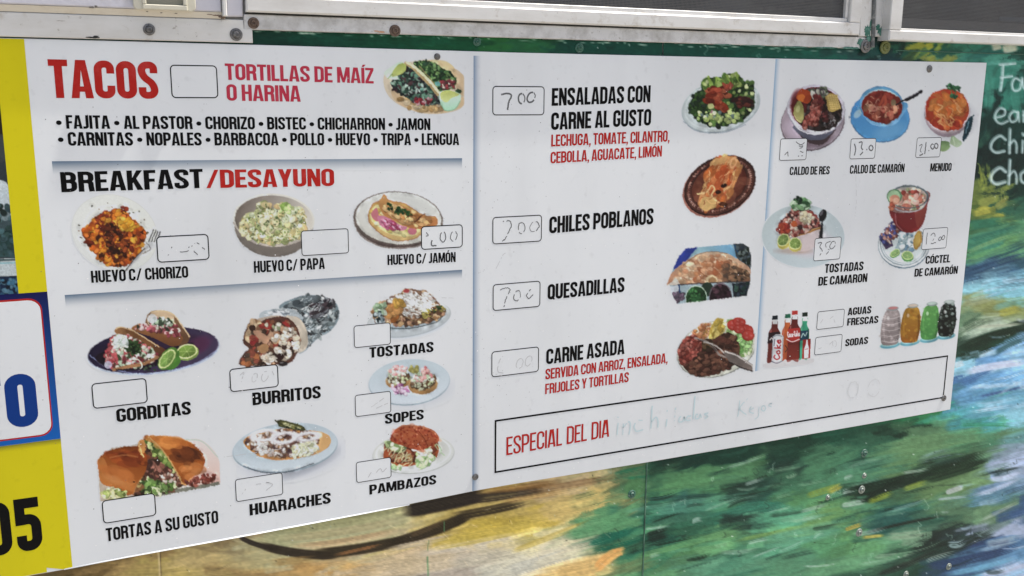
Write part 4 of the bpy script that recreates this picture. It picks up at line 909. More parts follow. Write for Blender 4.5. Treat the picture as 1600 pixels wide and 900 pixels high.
#@@PRINT
for s, tl, yb_, br, m, w in [
    ('TACOS', (74, 92.5), 153, (248.5, 154.5), redink, .185), ('TORTILLAS DE MAÍZ', (351, 99), 124.7, (584, 130.5), redink2, .165), ('O HARINA', (353.3, 131.5), 157.3, (470, 159), redink2, .165),
    ('• FAJITA • AL PASTOR • CHORIZO • BISTEC • CHICHARRON • JAMON', (86, 179.7), 201, (672.5, 203.3), ink, .175), ('• CARNITAS • NOPALES • BARBACOA • POLLO • HUEVO • TRIPA • LENGUA', (89, 206.3), 227.7, (717.5, 226.7), ink, .175),
    ('BREAKFAST', (93.5, 268.9), 300.5, (318, 293.7), ink, .172), ('/DESAYUNO', (321, 265.3), 294, (522.5, 290.7), redink, .172),
    ('HUEVO C/ CHORIZO', (141.5, 423.2), 442, (294.5, 433.7), ink, .17), ('HUEVO C/ PAPA', (396.3, 408.2), 426.3, (507.7, 420), ink, .17), ('HUEVO C/ JAMÓN', (605.3, 398.3), 414.3, (712, 409.3), ink, .17),
    ('GORDITAS', (181, 639.2), 660, (298.7, 647.2), ink, .175), ('BURRITOS', (394, 613.7), 633.5, (501.5, 621.8), ink, .175), ('TOSTADAS', (577, 543), 559.3, (677.5, 549.7), ink, .175), ('SOPES', (601.3, 647), 662.7, (662.2, 655), ink, .175),
    ('TORTAS A SU GUSTO', (164.8, 825.8), 846.3, (341.5, 817), ink, .17), ('HUARACHES', (389.5, 788), 805.7, (517, 786.2), ink, .175), ('PAMBAZOS', (577, 758), 773, (681.7, 756.2), ink, .175),
    ('ENSALADAS CON', (862.5, 137.8), 165.5, (1016, 159.7), ink, .175), ('CARNE AL GUSTO', (861.5, 176), 203.2, (1017, 196), ink, .175),
    ('LECHUGA, TOMATE, CILANTRO,', (861.5, 210.5), 229, (1046, 221.2), redink, .16), ('CEBOLLA, AGUACATE, LIMÓN', (860.5, 237.5), 255.5, (1034, 244.5), redink, .16),
    ('CHILES POBLANOS', (858.5, 338.8), 365, (1020.7, 350), ink, .175), ('QUESADILLAS', (856, 444.5), 468.5, (975.5, 456), ink, .175), ('CARNE ASADA', (853.7, 545.7), 569.5, (975.7, 553), ink, .175),
    ('SERVIDA CON ARROZ, ENSALADA,', (852.3, 576.7), 593.2, (1043, 567), redink, .16), ('FRIJOLES Y TORTILLAS', (852, 599.9), 616, (982.3, 596.7), redink, .16), ('ESPECIAL DEL DIA', (791.3, 683.3), 711.7, (951.7, 682.2), redink, .11),
    ('CALDO DE RES', (1234.5, 260.7), 273.7, (1296, 272.3), ink, .17), ('CALDO DE CAMARÓN', (1328.7, 258.2), 271.7, (1412.7, 268.8), ink, .17), ('MENUDO', (1454.3, 255.3), 268, (1486.3, 267), ink, .18),
    ('TOSTADAS', (1289.5, 412.8), 426.7, (1348.7, 422), ink, .175), ('DE CAMARON', (1279.3, 433), 446.7, (1354.7, 440.3), ink, .175), ('CÓCTEL', (1447, 400), 412.5, (1484.3, 409.8), ink, .175), ('DE CAMARÓN', (1429.7, 420), 432.5, (1496, 427.6), ink, .175),
    ('AGUAS', (1325.3, 481.2), 493, (1361, 489.5), ink, .18), ('FRESCAS', (1324.3, 497.5), 509, (1372, 504.5), ink, .18), ('SODAS', (1321.3, 530.1), 541.3, (1356, 537), ink, .18)]:
    text(s, tl, yb_, br, m, board, w)

def price_box(tl, br, label, m=ink, lw=.0022, r=.012, fill=True, d=D_BOX):
    x0, z1 = WX(*tl, d); x1, z0 = WX(*br, d)
    o = rrect(x0, z0, x1, z1, r); i = rrect(x0 + lw, z0 + lw, x1 - lw, z1 - lw, max(.001, r - lw)); n = len(o)
    par = mesh_obj('price_box', [(a, -d - .0001, b) for a, b in o] + [(a, -d - .0001, b) for a, b in i], [(k, (k + 1) % n, (k + 1) % n + n, k + n) for k in range(n)], m, board, label=label)
    if fill:
        mesh_obj('box_field', [(a, -d, b) for a, b in rrect(x0 + .0004, z0 + .0004, x1 - .0004, z1 - .0004, r)], [tuple(range(n))], boxw, par)
    return par
boxes = {}
for nm, tl, br in [('tacos', (265, 101), (341.5, 153.5)), ('chorizo', (243.5, 369.5), (327.7, 405.7)), ('papa', (470, 360.5), (545.3, 395.5)), ('jamon', (657.7, 353.7), (723, 386.5)), ('ensalada', (769.5, 134.2), (850.3, 180)),
    ('chiles', (769.5, 339.3), (846.3, 377.2)), ('quesadillas', (770, 444.5), (844, 479.2)), ('carne asada', (768, 549.5), (841.7, 580.7)), ('gorditas', (142.3, 599.5), (231.2, 629.2)), ('burritos', (358, 576.7), (435.7, 604.3)),
    ('tostadas', (552.5, 509), (610.7, 538)), ('sopes', (554.3, 617.5), (611.3, 644.3)), ('tortas', (158.5, 782.5), (244.6, 805.3)), ('huaraches', (367, 749.2), (442.6, 772.7)), ('pambazos', (556, 722.3), (611.7, 746)),
    ('caldo de res', (1219.5, 216.5), (1259.5, 250)), ('caldo de camaron', (1329.7, 216.5), (1366.7, 247.7)), ('menudo', (1433, 215), (1468.5, 245.5)), ('tostadas de camaron', (1273.3, 372.5), (1312.3, 404.8)), ('coctel', (1442.7, 357.5), (1478.2, 387.5)),
    ('aguas frescas', (1277.7, 487), (1317.7, 510.5)), ('sodas', (1274.3, 527), (1314.3, 549.7))]:
    small = nm in ('tostadas', 'sopes', 'pambazos', 'huaraches', 'caldo de res', 'caldo de camaron', 'menudo', 'tostadas de camaron', 'coctel', 'aguas frescas', 'sodas', 'papa')
    boxes[nm] = price_box(tl, br, 'outlined price box for ' + nm, lw=.0015 if small else .0020, r=.006 if small else .008)
price_box((773, 656.5), (1474.5, 622), 'long outlined box for the special of the day', lw=.0042, r=.001, fill=False)

# felt-tip writing, partly rubbed off
def hand(strokes, wd, m, name='handwriting', label=None, drop=.25, seed=1, parent=board, d=D_MARK, jit=.25):
    r = random.Random(seed); v = []; f = []; wd *= 1.3; drop *= .32; jit *= .7
    for pts in strokes:
        P = np.array(pts, float); Q = np.vstack([2 * P[0] - P[1], P, 2 * P[-1] - P[-2]]); out = []
        for i in range(1, len(Q) - 2):
            p0, p1, p2, p3 = Q[i - 1:i + 3]; k = max(2, int(np.hypot(*(p2 - p1)) / 1.5))
            for t in np.arange(k) / k: out.append(.5 * (2 * p1 + (p2 - p0) * t + (2 * p0 - 5 * p1 + 4 * p2 - p3) * t * t + (-p0 + 3 * p1 - 3 * p2 + p3) * t ** 3))
        out.append(P[-1]); seg = []
        for p in out:
            if r.random() < drop:
                if len(seg) > 1: ribbon(v, f, seg, wd * r.uniform(.6, 1.1), d)
                seg = []
            else: seg.append(WX(p[0] + r.gauss(0, jit), p[1] + r.gauss(0, jit), d))
        if len(seg) > 1: ribbon(v, f, seg, wd, d)
    return mesh_obj(name, v, f, m, parent, label=label)
def O_(cx, cy, rx, ry, lean=0): return [(cx + rx * math.cos(a) - lean * math.sin(a), cy + ry * math.sin(a)) for a in np.linspace(-1.2, 4.9, 9)]
hand([[(783, 148), (792, 146), (799, 149), (795, 160), (793, 172)], O_(815, 154, 5, 8), O_(830, 152, 6, 8, 2)], .0028, marker, label='worn 7.00 in felt tip', drop=.08, seed=2, parent=boxes['ensalada'])
hand([[(786, 346), (796, 345), (799, 352), (795, 362), (787, 377)], [(784, 378), (787, 374)], O_(815, 356, 5, 9), O_(835, 354, 7, 8, 2)], .0016, marker, label='rubbed out price in felt tip', drop=.35, seed=3, parent=boxes['chiles'], jit=.5)
hand([[(781, 453), (791, 450), (797, 453), (791, 466), (787, 480)], O_(808, 462, 5, 8, 2), [(830, 452), (823, 460), (826, 467), (833, 460)]], .0016, marker, label='rubbed out 7.00 in felt tip', drop=.3, seed=4, parent=boxes['quesadillas'], jit=.5)
hand([[(786, 557), (780, 565), (778, 580), (786, 583)], [(777, 586), (784, 587)], O_(812, 568, 5, 8, 2), O_(826, 564, 5, 8, 2)], .0014, marker2, label='faint rubbed out price', drop=.25, seed=5, parent=boxes['carne asada'], jit=.4)
hand([O_(692, 370, 4.5, 8), O_(709, 369, 5, 8, 1), [(676, 372), (674, 383), (682, 384)], [(666, 363), (669, 368), (664, 369)]], .0022, marker, label='half rubbed out .00 in felt tip', drop=.25, seed=6, parent=boxes['jamon'], jit=.4)
hand([[(261, 402), (264, 396)], [(268, 388), (272, 383)], [(281, 394), (292, 393), (296, 386)], [(300, 385), (306, 379), (312, 382)], [(303, 392), (309, 398)], [(316, 387), (320, 390)]], .0013, marker, label='crumbs of a rubbed out price', drop=.4, seed=7, parent=boxes['chorizo'], jit=.6)
hand([[(375, 586), (381, 582), (377, 597)], O_(398, 590, 4, 7, 2), O_(414, 588, 5, 8, 2), [(425, 580), (428, 586)]], .0012, marker2, label='faint price', drop=.3, seed=8, parent=boxes['burritos'])
hand([[(575, 746), (580, 738)], [(588, 738), (594, 732), (598, 737), (604, 731)]], .0012, marker2, drop=.2, seed=9, parent=boxes['pambazos'], label='faint scribble')
hand([[(580, 636), (600, 622)], [(588, 638), (606, 630)]], .0012, marker2, drop=.3, seed=10, parent=boxes['sopes'], label='faint scribble')
hand([[(400, 757), (420, 754)], [(414, 753), (426, 757), (416, 766)], [(378, 772), (384, 764)]], .0012, marker2, drop=.3, seed=12, parent=boxes['huaraches'], label='faint scribble')
hand([[(1244, 222), (1252, 226), (1257, 223)], [(1249, 228), (1255, 229), (1249, 232)], [(1250, 236), (1255, 238)], [(1226, 243), (1231, 237), (1231, 244)], [(1247, 244), (1254, 243)]], .0016, marker, label='smeared price in felt tip', drop=.3, seed=13, parent=boxes['caldo de res'], jit=.7)
hand([[(1335, 225), (1337, 232), (1335, 243)], [(1342, 223), (1347, 222), (1346, 231), (1349, 236), (1344, 242)], [(1354, 234), (1355, 233)], O_(1361, 231, 3, 4)], .0026, marker, label='13.00 in felt tip', drop=.08, seed=14, parent=boxes['caldo de camaron'])
hand([[(1436, 228), (1441, 226), (1438, 235), (1442, 240), (1437, 243)], [(1447, 222), (1445, 241)], [(1451, 236), (1452, 235)], O_(1457, 229, 2.5, 4), O_(1463, 228, 2.5, 4)], .0026, marker, label='11.00 in felt tip', drop=.1, seed=15, parent=boxes['menudo'])
hand([[(1278, 380), (1284, 379), (1281, 386), (1285, 392), (1281, 399)], [(1298, 377), (1290, 381), (1292, 388), (1296, 391), (1291, 397)], O_(1301, 383, 4, 6, 2)], .0018, marker, label='350 in felt tip', drop=.12, seed=16, parent=boxes['tostadas de camaron'])
hand([[(1449, 364), (1447, 382)], [(1454, 368), (1459, 364), (1461, 370), (1455, 380), (1462, 379)], [(1466, 375), (1467, 374)], O_(1469, 373, 2, 3, 1), O_(1474, 371, 2, 3.5, 1)], .0018, marker, label='12.00 in felt tip', drop=.08, seed=17, parent=boxes['coctel'])
hand([[(1282, 505), (1286, 499)], [(1297, 498), (1302, 494)], [(1303, 499), (1305, 504)]], .0012, marker2, drop=.2, seed=18, parent=boxes['aguas frescas'], label='faint marks')
hand([[(1279, 545), (1284, 543)], [(1296, 538), (1302, 533)], O_(1304, 537, 3, 5)], .0012, marker2, drop=.3, seed=19, parent=boxes['sodas'], label='faint marks')
# special of the day, pale blue
hand([[(966, 661), (964, 681)], [(966, 651), (965.5, 653)], [(974, 662), (973, 681)], [(974, 668), (982, 659), (985, 664), (983, 679)], [(1004, 657), (996, 657), (991, 666), (995, 674), (1005, 671)],
      [(1019, 634), (1017, 670)], [(1018, 659), (1025, 652), (1028, 658), (1028, 668)], [(1042, 652), (1041, 666)], [(1043, 641), (1042, 643)], [(1056, 637), (1053, 661)], [(1068, 652), (1062, 652), (1061, 659), (1067, 658), (1069, 651), (1070, 658)],
      [(1080, 650), (1074, 651), (1073, 657), (1079, 656)], [(1086, 619), (1083, 655)], [(1094, 648), (1088, 648), (1087, 654), (1092, 653), (1094, 647), (1096, 653)], [(1107, 645), (1101, 647), (1106, 651), (1101, 654)]], .0030, cyanmark, label='pale blue handwritten word inchiladas', drop=.12, seed=20, jit=.2)
hand([[(1156, 626), (1153, 651)], [(1168, 623), (1156, 638), (1166, 648)], [(1172, 641), (1178, 637), (1174, 635), (1171, 643), (1178, 646)], [(1186, 634), (1185, 650), (1178, 656)], O_(1193, 638, 3.5, 4), [(1206, 630), (1201, 633), (1206, 637), (1200, 641)]], .0024, cyanmark, label='pale blue handwritten word rojas', drop=.18, seed=21, jit=.3)
hand([O_(1333, 609, 8, 13, 2), O_(1366, 606, 9, 14, 2)], .0018, ghost, label='ghost of a rubbed out 00', drop=.35, seed=22, jit=.6)
hand([[(1104, 651), (1140, 643), (1190, 634), (1250, 616)]], .0010, boxw, 'scratch', 'fine pale scratch across the special box', drop=.2, seed=23)
hand([[(350, 714), (380, 710), (440, 701)], [(690, 465), (712, 466)], [(1212, 424), (1214, 430)], [(1337, 268), (1338, 310), (1336, 338)], [(775, 420), (785, 400), (790, 395)]], .0008, marker2, 'scratch', 'fine scratches in the vinyl', drop=.45, seed=24)
# specks of dirt and small white specks
r = random.Random(9)
def specks(name, n, m, sz, region, label, d=.00046):
    v = []; f = []
    for _ in range(n):
        px, py = region(r); c = WX(px, py, d); a = r.uniform(*sz); k = len(v); q = r.uniform(0, 3)
        for j in range(5): v.append((c[0] + a * r.uniform(.5, 1.1) * math.cos(q + j * 1.26), -d, c[1] + a * r.uniform(.5, 1.1) * math.sin(q + j * 1.26)))
        f.append((k, k + 1, k + 2, k + 3, k + 4))
    return mesh_obj(name, v, f, m, board, label=label, kind='stuff')
def reg_low(r):
    x = r.uniform(120, 1470); t = 1 - r.random() ** 1.7; yb_ = 905 - .177 * (x - 20); return x, 300 + (yb_ - 318) * t if x > 0 else 0
def reg_all(r): x = r.uniform(60, 1490); return x, r.uniform(110, 860 - .177 * x)
specks('white_specks', 230, mat('white_speck', (.88, .88, .88), rough=.1), (.0006, .0018), reg_low, 'tiny white specks')
specks('dark_specks', 150, mat('dark_speck', (.10, .10, .10), rough=.6), (.0005, .0013), reg_all, 'tiny dark specks of dirt')
specks('grey_specks', 260, mat('grey_speck', (.45, .46, .47), rough=.6), (.0005, .0016), lambda r: (r.gauss(760, 40) if r.random() < .5 else r.uniform(100, 1480), r.uniform(120, 640)), 'tiny grey scuffs')
# screws through the board
for x, y, rp, lb in ((683, 88.5, 5, 'screw at the top edge above the taco picture'), (1452, 107.5, 4.3, 'screw near the top right corner'), (1474.5, 622, 3.6, 'screw on the corner of the special box'), (742.5, 745, 5, 'screw at the foot of the blue divider')):
    c = WX(x, y); rr = abs(X(x + rp, y) - c[0]); mb = MB()
    mb.lathe(c[0], c[1], [(rr, -.0003), (rr * .95, -.0018), (rr * .72, -.0026), (rr * .66, -.0018), (rr * .5, -.0026), (rr * .2, -.0028), (rr * .16, -.0012), (.0003, -.0010)], 18)
    mb.obj('screw', bolt_m, board, label=lb)

#@@FOOD
PL, PM, PR = '#a4a6aa', '#b0b2b5', '#b7babd'
def bl(a, r):
    for ax in (0, 1):
        o = a.copy()
        for k in range(1, r + 1): o = o + np.roll(a, k, ax) + np.roll(a, -k, ax)
        a = o / (2 * r + 1)
    return a
def photo_texture(cv, tex=1):
    """breaks the painted dabs up into irregular crumbs where the print is busy"""
    L = cv.c.mean(-1); busy = bl(bl(np.abs(L - bl(L, 2)), 4), 3); B = np.clip((busy - 3.5) / 6, 0, 1)
    h, w = L.shape; amp = tex * 1.5 / cv.cell
    def nz(c_): return vnoise((h, w), (h * cv.cell / c_, w * cv.cell / c_)) - .5
    j, i = np.mgrid[0:h, 0:w]; dj = (nz(3.0) * 1.3 + nz(1.7)) * amp * B; di = (nz(3.0) * 1.3 + nz(1.7)) * amp * B
    jj = np.clip(j + dj, 0, h - 1.001); ii = np.clip(i + di, 0, w - 1.001); j0 = jj.astype(int); i0 = ii.astype(int); fj = (jj - j0)[..., None]; fi = (ii - i0)[..., None]
    def smp(A): return (A[j0, i0] * (1 - fi) + A[j0, i0 + 1] * fi) * (1 - fj) + (A[j0 + 1, i0] * (1 - fi) + A[j0 + 1, i0 + 1] * fi) * fj
    c = smp(cv.c); cv.a = smp(cv.a[..., None])[..., 0]
    n1 = (nz(2.0) * .8 + (rng.random((h, w)) - .5) * .35) * B * cv.a; c = c * (1 + n1[..., None] * .16 * tex); c = c * (1 + ((nz(9.) - .0) * .30 * B * cv.a)[..., None])
    c = c + (c - bl(c, 1)) * (.4 * tex * (.3 + .7 * B) * cv.a)[..., None]
    cv.c = np.clip(np.minimum(c, cv.paper * 1.01), 3, 250)
def pic(cv, label, g=.09, tex=.55):
    k = cv.c; mx = k.max(-1); sat = (mx - k.min(-1)) / (mx + 1); w_ = np.clip((.42 - sat) / .15, 0, 1) * cv.a
    blu = np.maximum(0, k[..., 2] - k[..., 0]) * .45 * w_; k[..., 2] -= blu; k[..., 1] -= blu * .35
    hot = np.clip((sat - .25) / .3, 0, 1)[..., None] * cv.a[..., None] * .1; gy = k.mean(-1, keepdims=True); cv.c = (gy + (k - gy) * (1 - hot * .9)) * (1 - hot * np.array([1.5, 1.6, 1.5]))
    photo_texture(cv, tex); cv.grain(g * .12); cv.build('food_picture', print_m, board, D_PIC + .00004, label)
def plate(cv, cx, cy, rx, ry, ang, rim, well, edge='#8c9196', shadow=True, wr=.72):
    if shadow:
        e = cv.emask(cx + 4, cy + 5, rx + 5, ry + 4, ang, 9)
        cv.put(e[0], e[1] * .28, hexc('#8a94a4'))
    cv.ell(cx, cy + .8, rx, ry, edge, ang); cv.ellg(cx, cy, rx - .6, ry - .8, rim, np.clip(hexc(rim) * .93, 0, 255), ang); cv.ellg(cx, cy, rx * wr, ry * wr, np.clip(hexc(well) * .93, 0, 255), well, ang, soft=3)
def lime(cv, x, y, rx, ry, ang, rind='#b7b868', flesh='#7c9a48', off=(1, 1.5)):
    cv.ell(x + off[0], y + off[1], rx, ry, rind, ang); cv.ell(x, y, rx * .93, ry * .92, '#c0c88c', ang); cv.ellg(x, y, rx * .8, ry * .78, flesh, np.clip(hexc(flesh) * .8, 0, 255), ang)
    a0 = math.radians(ang)
    for k in range(6):
        a = k * math.pi / 3 + .3; ex, ey = rx * .75 * math.cos(a), ry * .75 * math.sin(a)
        cv.line([(x, y), (x + ex * math.cos(a0) - ey * math.sin(a0), y + ex * math.sin(a0) + ey * math.cos(a0))], .7, '#a8b878', .55)
CE = 1.05
# tacos
c = Cv(596, 90, 728, 182, CE, PM)
c.poly([(600, 118), (614, 103), (632, 98), (645, 96), (668, 93), (696, 95), (711, 108), (715, 115), (725, 120), (725, 163), (700, 176), (660, 177), (622, 163), (603, 143)], '#b0a694', c2='#a59a88')
c.poly([(612, 138), (640, 155), (690, 168), (720, 150), (724, 165), (690, 177), (650, 174), (618, 158)], '#ab9474', al=.8); c.blobs([(620, 150), (700, 165), (690, 175), (640, 170)], 40, (2, 5), ['#b8a88c', '#a08050', '#b49a6c'], 2, al=.6)
c.poly([(664, 94), (695, 96), (710, 106), (713, 120), (690, 110), (668, 100)], '#bba882'); c.poly([(708, 108), (725, 120), (725, 150), (714, 140)], '#a89274', al=.8)
L_ = [(612, 126), (630, 106), (642, 102), (658, 118), (684, 147), (688, 162), (672, 163), (650, 160), (628, 148), (614, 138)]
c.poly(L_, '#20262a'); c.blobs(L_, 260, (1, 3), ['#243430', '#2f4f44', '#1a2022', '#3a2a2c', '#4a6c60', '#384448', '#2a2024', '#6a8078'], 2.2); c.blobs([(628, 135), (660, 130), (664, 140), (640, 146)], 22, (1, 2), ['#9cb0ac', '#52807c', '#7c9088'], 2.4)
c.blobs([(640, 155), (674, 153), (676, 161), (648, 162)], 28, (1.2, 2.6), ['#862830', '#a03c44', '#5c2028', '#b08c90'], 1.6)
R_ = [(646, 98), (668, 95), (690, 106), (709, 118), (713, 130), (700, 142), (688, 148), (670, 128), (655, 110)]
c.poly(R_, '#26331f'); c.blobs(R_, 220, (1, 2.8), ['#2c4c2c', '#44683c', '#1d2b1f', '#5c7c48', '#24382c', '#6c8c58'], 2.2); c.blobs([(688, 128), (710, 124), (710, 138), (692, 142)], 34, (1, 2.3), ['#9a3b40', '#c0b8a8', '#70343a', '#402c2c'], 1.6)
c.line([(634, 99), (644, 104), (656, 116), (672, 132), (684, 147)], 6, '#9c8860'); c.line([(636, 98), (648, 105), (660, 116), (676, 132), (685, 144)], 4, '#c9bf9c'); c.line([(655, 103), (668, 118), (682, 136)], 1.3, '#8c7850')
c.ell(684, 131, 4.5, 4, '#5f9ca4', 0, .8); c.ell(716, 143, 5, 4, '#28402c')
c.poly([(600.5, 113), (612, 104), (624, 97), (630, 99), (620, 112), (622, 124), (606, 122)], '#a9bcaa'); c.poly([(612, 115), (622, 101), (633, 100), (634, 110), (624, 117), (614, 120)], '#95a452', c2='#aab36c'); c.line([(613, 116), (606, 123)], 1.2, '#6c8450')
c.poly([(686, 146), (692, 142), (706, 142), (719, 147), (719, 158), (711, 170), (697, 173), (689, 164)], '#acc6b4', c2='#8fb8a8'); c.poly([(688, 146), (694, 142), (706, 142), (718, 148), (706, 153), (698, 160), (690, 156)], '#a2ab5c', c2='#b3bd84'); c.line([(689, 164), (697, 173), (711, 170), (719, 158)], 1.2, '#6c9c84')
c.clip([(590, 85), (725, 85), (725, 190), (590, 190)]); pic(c, 'printed picture of two tacos with lime wedges', .12)
# huevo con chorizo
c = Cv(104, 298, 254, 440, CE, PL)
c.ell(179, 364, 69, 58, '#9a9c9a', 25, .9); c.ellg(179, 364, 68.2, 57.2, '#a9aaa6', '#a2a5a7', 25); c.ring(179, 364, 50, 41, 1.5, '#aeb0ae', 25, .5)
c.a = c.emask(179, 364, 69.5, 58.5, 25)[1] * 0 + 0 if False else c.a
P = [(128, 361), (143, 348), (155, 335), (172, 330), (185, 326), (200, 334), (210, 347), (222, 355), (229, 364), (224, 380), (218, 395), (204, 408), (186, 417), (168, 414), (152, 400), (140, 388), (133, 374)]
c.poly(P, '#7a3a18'); c.blobs(P, 420, (1.5, 4), ['#b8601c', '#a84c18', '#c47a24', '#5a2014', '#3a1a12', '#8c3a18', '#c88c30', '#6c2c14', '#c06428'], 1.9); c.blobs([(165, 352), (190, 345), (200, 375), (205, 395), (170, 395), (162, 370)], 120, (1.2, 3), ['#3c1c14', '#241410', '#5c2818', '#843c1c'], 1.8)
c.blobs([(183, 338), (206, 345), (212, 358), (190, 360)], 36, (1.8, 4), ['#c9962c', '#c8a040', '#b87c20'], 1.6); c.blobs([(146, 345), (165, 330), (172, 336), (158, 350)], 20, (1.5, 3), ['#6c2418', '#b86c20', '#8c3420'], 1.6)
c.blobs([(185, 322), (196, 318), (200, 328), (190, 330)], 10, (1.2, 2.6), ['#6c2c24', '#84301c'], 1.6); c.blobs(('e', 179, 364, 60, 50, 25), 26, (.5, 1.3), ['#3c3020', '#5c3420', '#2c2c24'], 1.4, dark=1)
for k in range(4): c.line([(232 + k * 4.4, 378 + k * .6), (240 + k * 3.4, 359 + k * 1)], 1.5, '#2c2c30')
c.poly([(229, 378), (247, 380), (238, 390), (228, 390), (226, 384)], '#a0a4aa'); c.line([(230, 386), (216, 400), (198, 422)], 3.6, '#8c8c90'); c.line([(226, 388), (212, 402), (193, 427)], 1.6, '#34302e'); c.line([(228, 378), (235, 389), (224, 396)], 1.1, '#504c4c')
c.clip([(100, 290), (260, 290), (260, 412), (246, 425), (205, 432), (190, 428), (146, 421), (100, 421)]); pic(c, 'printed picture of eggs with chorizo on a glass plate with a fork', .14)
# huevo con papa
c = Cv(360, 298, 496, 404, CE, PL)
c.ellg(428, 353, 61.5, 48.5, '#6c6660', '#55504c', 2); c.ell(428, 343, 63.5, 40.5, '#a5a49f', 4); c.ellg(428, 344, 61, 38.5, '#4f4843', '#a29f99', 4, 10); c.ellg(426, 340, 52, 30, '#645c56', '#8a8781', 4, 10, .55, 8)
c.line([(365, 348), (375, 362), (394, 377), (420, 384), (446, 383), (470, 375), (482, 365)], 2.6, '#8d8680')
P = [(376, 348), (380, 338), (398, 332), (402, 318), (415, 318), (428, 326), (440, 317), (452, 318), (458, 326), (472, 328), (477, 342), (478, 356), (468, 372), (448, 379), (424, 382), (404, 378), (386, 368), (374, 358)]
c.poly(P, '#74724c'); c.blobs(P, 230, (2.2, 5.6), ['#a8a284', '#b0a47c', '#9c9c80', '#8c9068', '#b4b094', '#a0966c', '#969c84', '#747c54', '#a8946c'], 1.5); c.blobs(P, 200, (.5, 1.3), ['#2c3020', '#4c5c34', '#c4c8a8', '#34402c', '#5c7040'], 1.8, dark=1)
c.blobs([(440, 318), (454, 320), (452, 334), (436, 330)], 12, (2, 4), ['#88a454', '#a4b87c', '#708c44'], 1.6); c.strands(P, 40, (4, 9), 1.4, ['#bcbca4', '#687450', '#b4b090'])
pic(c, 'printed picture of potato salad in a grey bowl', .14)
# huevo con jamon
c = Cv(548, 292, 698, 394, CE, PM)
c.ellg(622, 344, 70, 44.5, '#7c7670', '#3c3230', 4); c.ell(622, 341.5, 69.5, 42, '#504844', 4); c.ellg(622.5, 341, 67, 40.5, '#adafad', '#a5a49e', 4); c.ellg(624, 337, 55, 31, '#9c9e9c', '#aeb0ae', 4, al=.6, soft=8); c.line([(558, 360), (570, 373), (600, 386), (640, 387), (665, 381)], 2, '#6c6460')
P = [(575, 335), (583, 318), (594, 314), (600, 304), (606, 312), (614, 315), (632, 318), (650, 330), (668, 338), (681, 339), (683, 350), (672, 356), (658, 366), (644, 374), (620, 376), (602, 370), (586, 358), (577, 347)]
c.poly(P, '#b08a48', c2='#b49c68'); c.line(P + [P[0]], 1.2, '#9c5c34', .8)
c.poly([(580, 328), (592, 320), (603, 340), (630, 352), (655, 356), (652, 366), (630, 370), (605, 364), (588, 352), (579, 342)], '#b3ab7c'); c.blobs([(580, 330), (592, 324), (606, 345), (640, 356), (652, 362), (630, 368), (600, 358), (584, 345)], 60, (1.5, 4), ['#b8b088', '#b89c50', '#a8a474', '#b0a860'], 2, 25)
c.poly([(582, 330), (589, 325), (592, 342), (588, 346), (580, 338)], '#a06068'); c.poly([(590, 338), (603, 338), (622, 350), (636, 355), (630, 360), (608, 358), (594, 352)], '#a4687c'); c.blobs([(592, 340), (606, 342), (628, 354), (626, 358), (604, 357)], 40, (1, 2.4), ['#b0788c', '#8c3450', '#b88c9c', '#9c5070'], 2.4, 30); c.ell(644, 361, 7, 6, '#a85c70', 10, .9)
c.poly([(592, 318), (600, 305), (607, 313), (622, 318), (650, 332), (668, 339), (682, 341), (682, 350), (664, 357), (640, 356), (618, 345), (600, 336)], '#b88a50', c2='#a4683c'); c.blobs([(598, 318), (620, 320), (650, 334), (675, 343), (660, 353), (635, 352), (608, 338)], 110, (1.2, 3.6), ['#c09460', '#b07c48', '#a06838', '#c8ac78', '#bc9c6c', '#a87848'], 2.2, 28)
c.blobs([(600, 316), (612, 318), (646, 334), (642, 342), (608, 328)], 34, (.9, 2.3), ['#1c3820', '#2c4c24', '#142818'], 1.5, dark=.9); c.strands([(640, 338), (660, 336), (656, 348)], 5, (8, 14), 1.4, ['#5c3420'], -30)
pic(c, 'printed picture of a folded ham omelette on a plate', .1)
# gorditas
c = Cv(132, 480, 348, 592, CE, PL)
c.ell(240, 549, 103.5, 36, '#8c9cb8', -6); c.ellg(239.5, 547, 102.5, 35, '#181428', '#342c44', -6, 20); c.ellg(238, 545, 86, 24, '#1a1424', '#2c1c30', -6, 0, .9, 4); c.ell(310, 540, 22, 12, '#4c2440', -30, .6, 6); c.line([(140, 555), (170, 575), (230, 584), (300, 570), (338, 548)], 1.6, '#7484b0', .8)
c.poly([(150, 556), (200, 540), (255, 545), (300, 535), (290, 555), (230, 575), (170, 575)], '#120c14', al=.75)
c.poly([(228, 500), (236, 487), (252, 485), (268, 489), (280, 502), (292, 520), (297, 526), (290, 538), (272, 540), (255, 530), (232, 524)], '#70543c', c2='#4c3424'); c.poly([(230, 500), (238, 488), (252, 485), (268, 489), (272, 500), (260, 508), (236, 510)], '#a08c74'); c.line([(236, 488), (252, 485.5), (270, 491), (284, 508), (296, 526)], 2, '#b09a7c')
c.poly([(206, 512), (222, 506), (258, 518), (284, 525), (282, 536), (268, 541), (240, 528), (212, 518)], '#8c5c38', c2='#5c3820'); P = [(207, 513), (225, 505), (240, 500), (262, 498), (280, 512), (284, 526), (268, 524), (240, 518)]
c.blobs(P, 130, (1.2, 3), ['#a45860', '#8c4048', '#b4888c', '#6c3034', '#2c2c24', '#a8a89c', '#b89898'], 1.8); c.blobs([(232, 500), (250, 496), (270, 500), (268, 510), (240, 508)], 60, (1, 2.6), ['#202c20', '#b0b8ac', '#8ca088', '#303c30', '#c0c4bc'], 2)
c.line([(268, 500), (274, 506)], 2, '#b4b890'); c.ell(238, 498, 8, 7, '#a8b0bc', 20, .7)
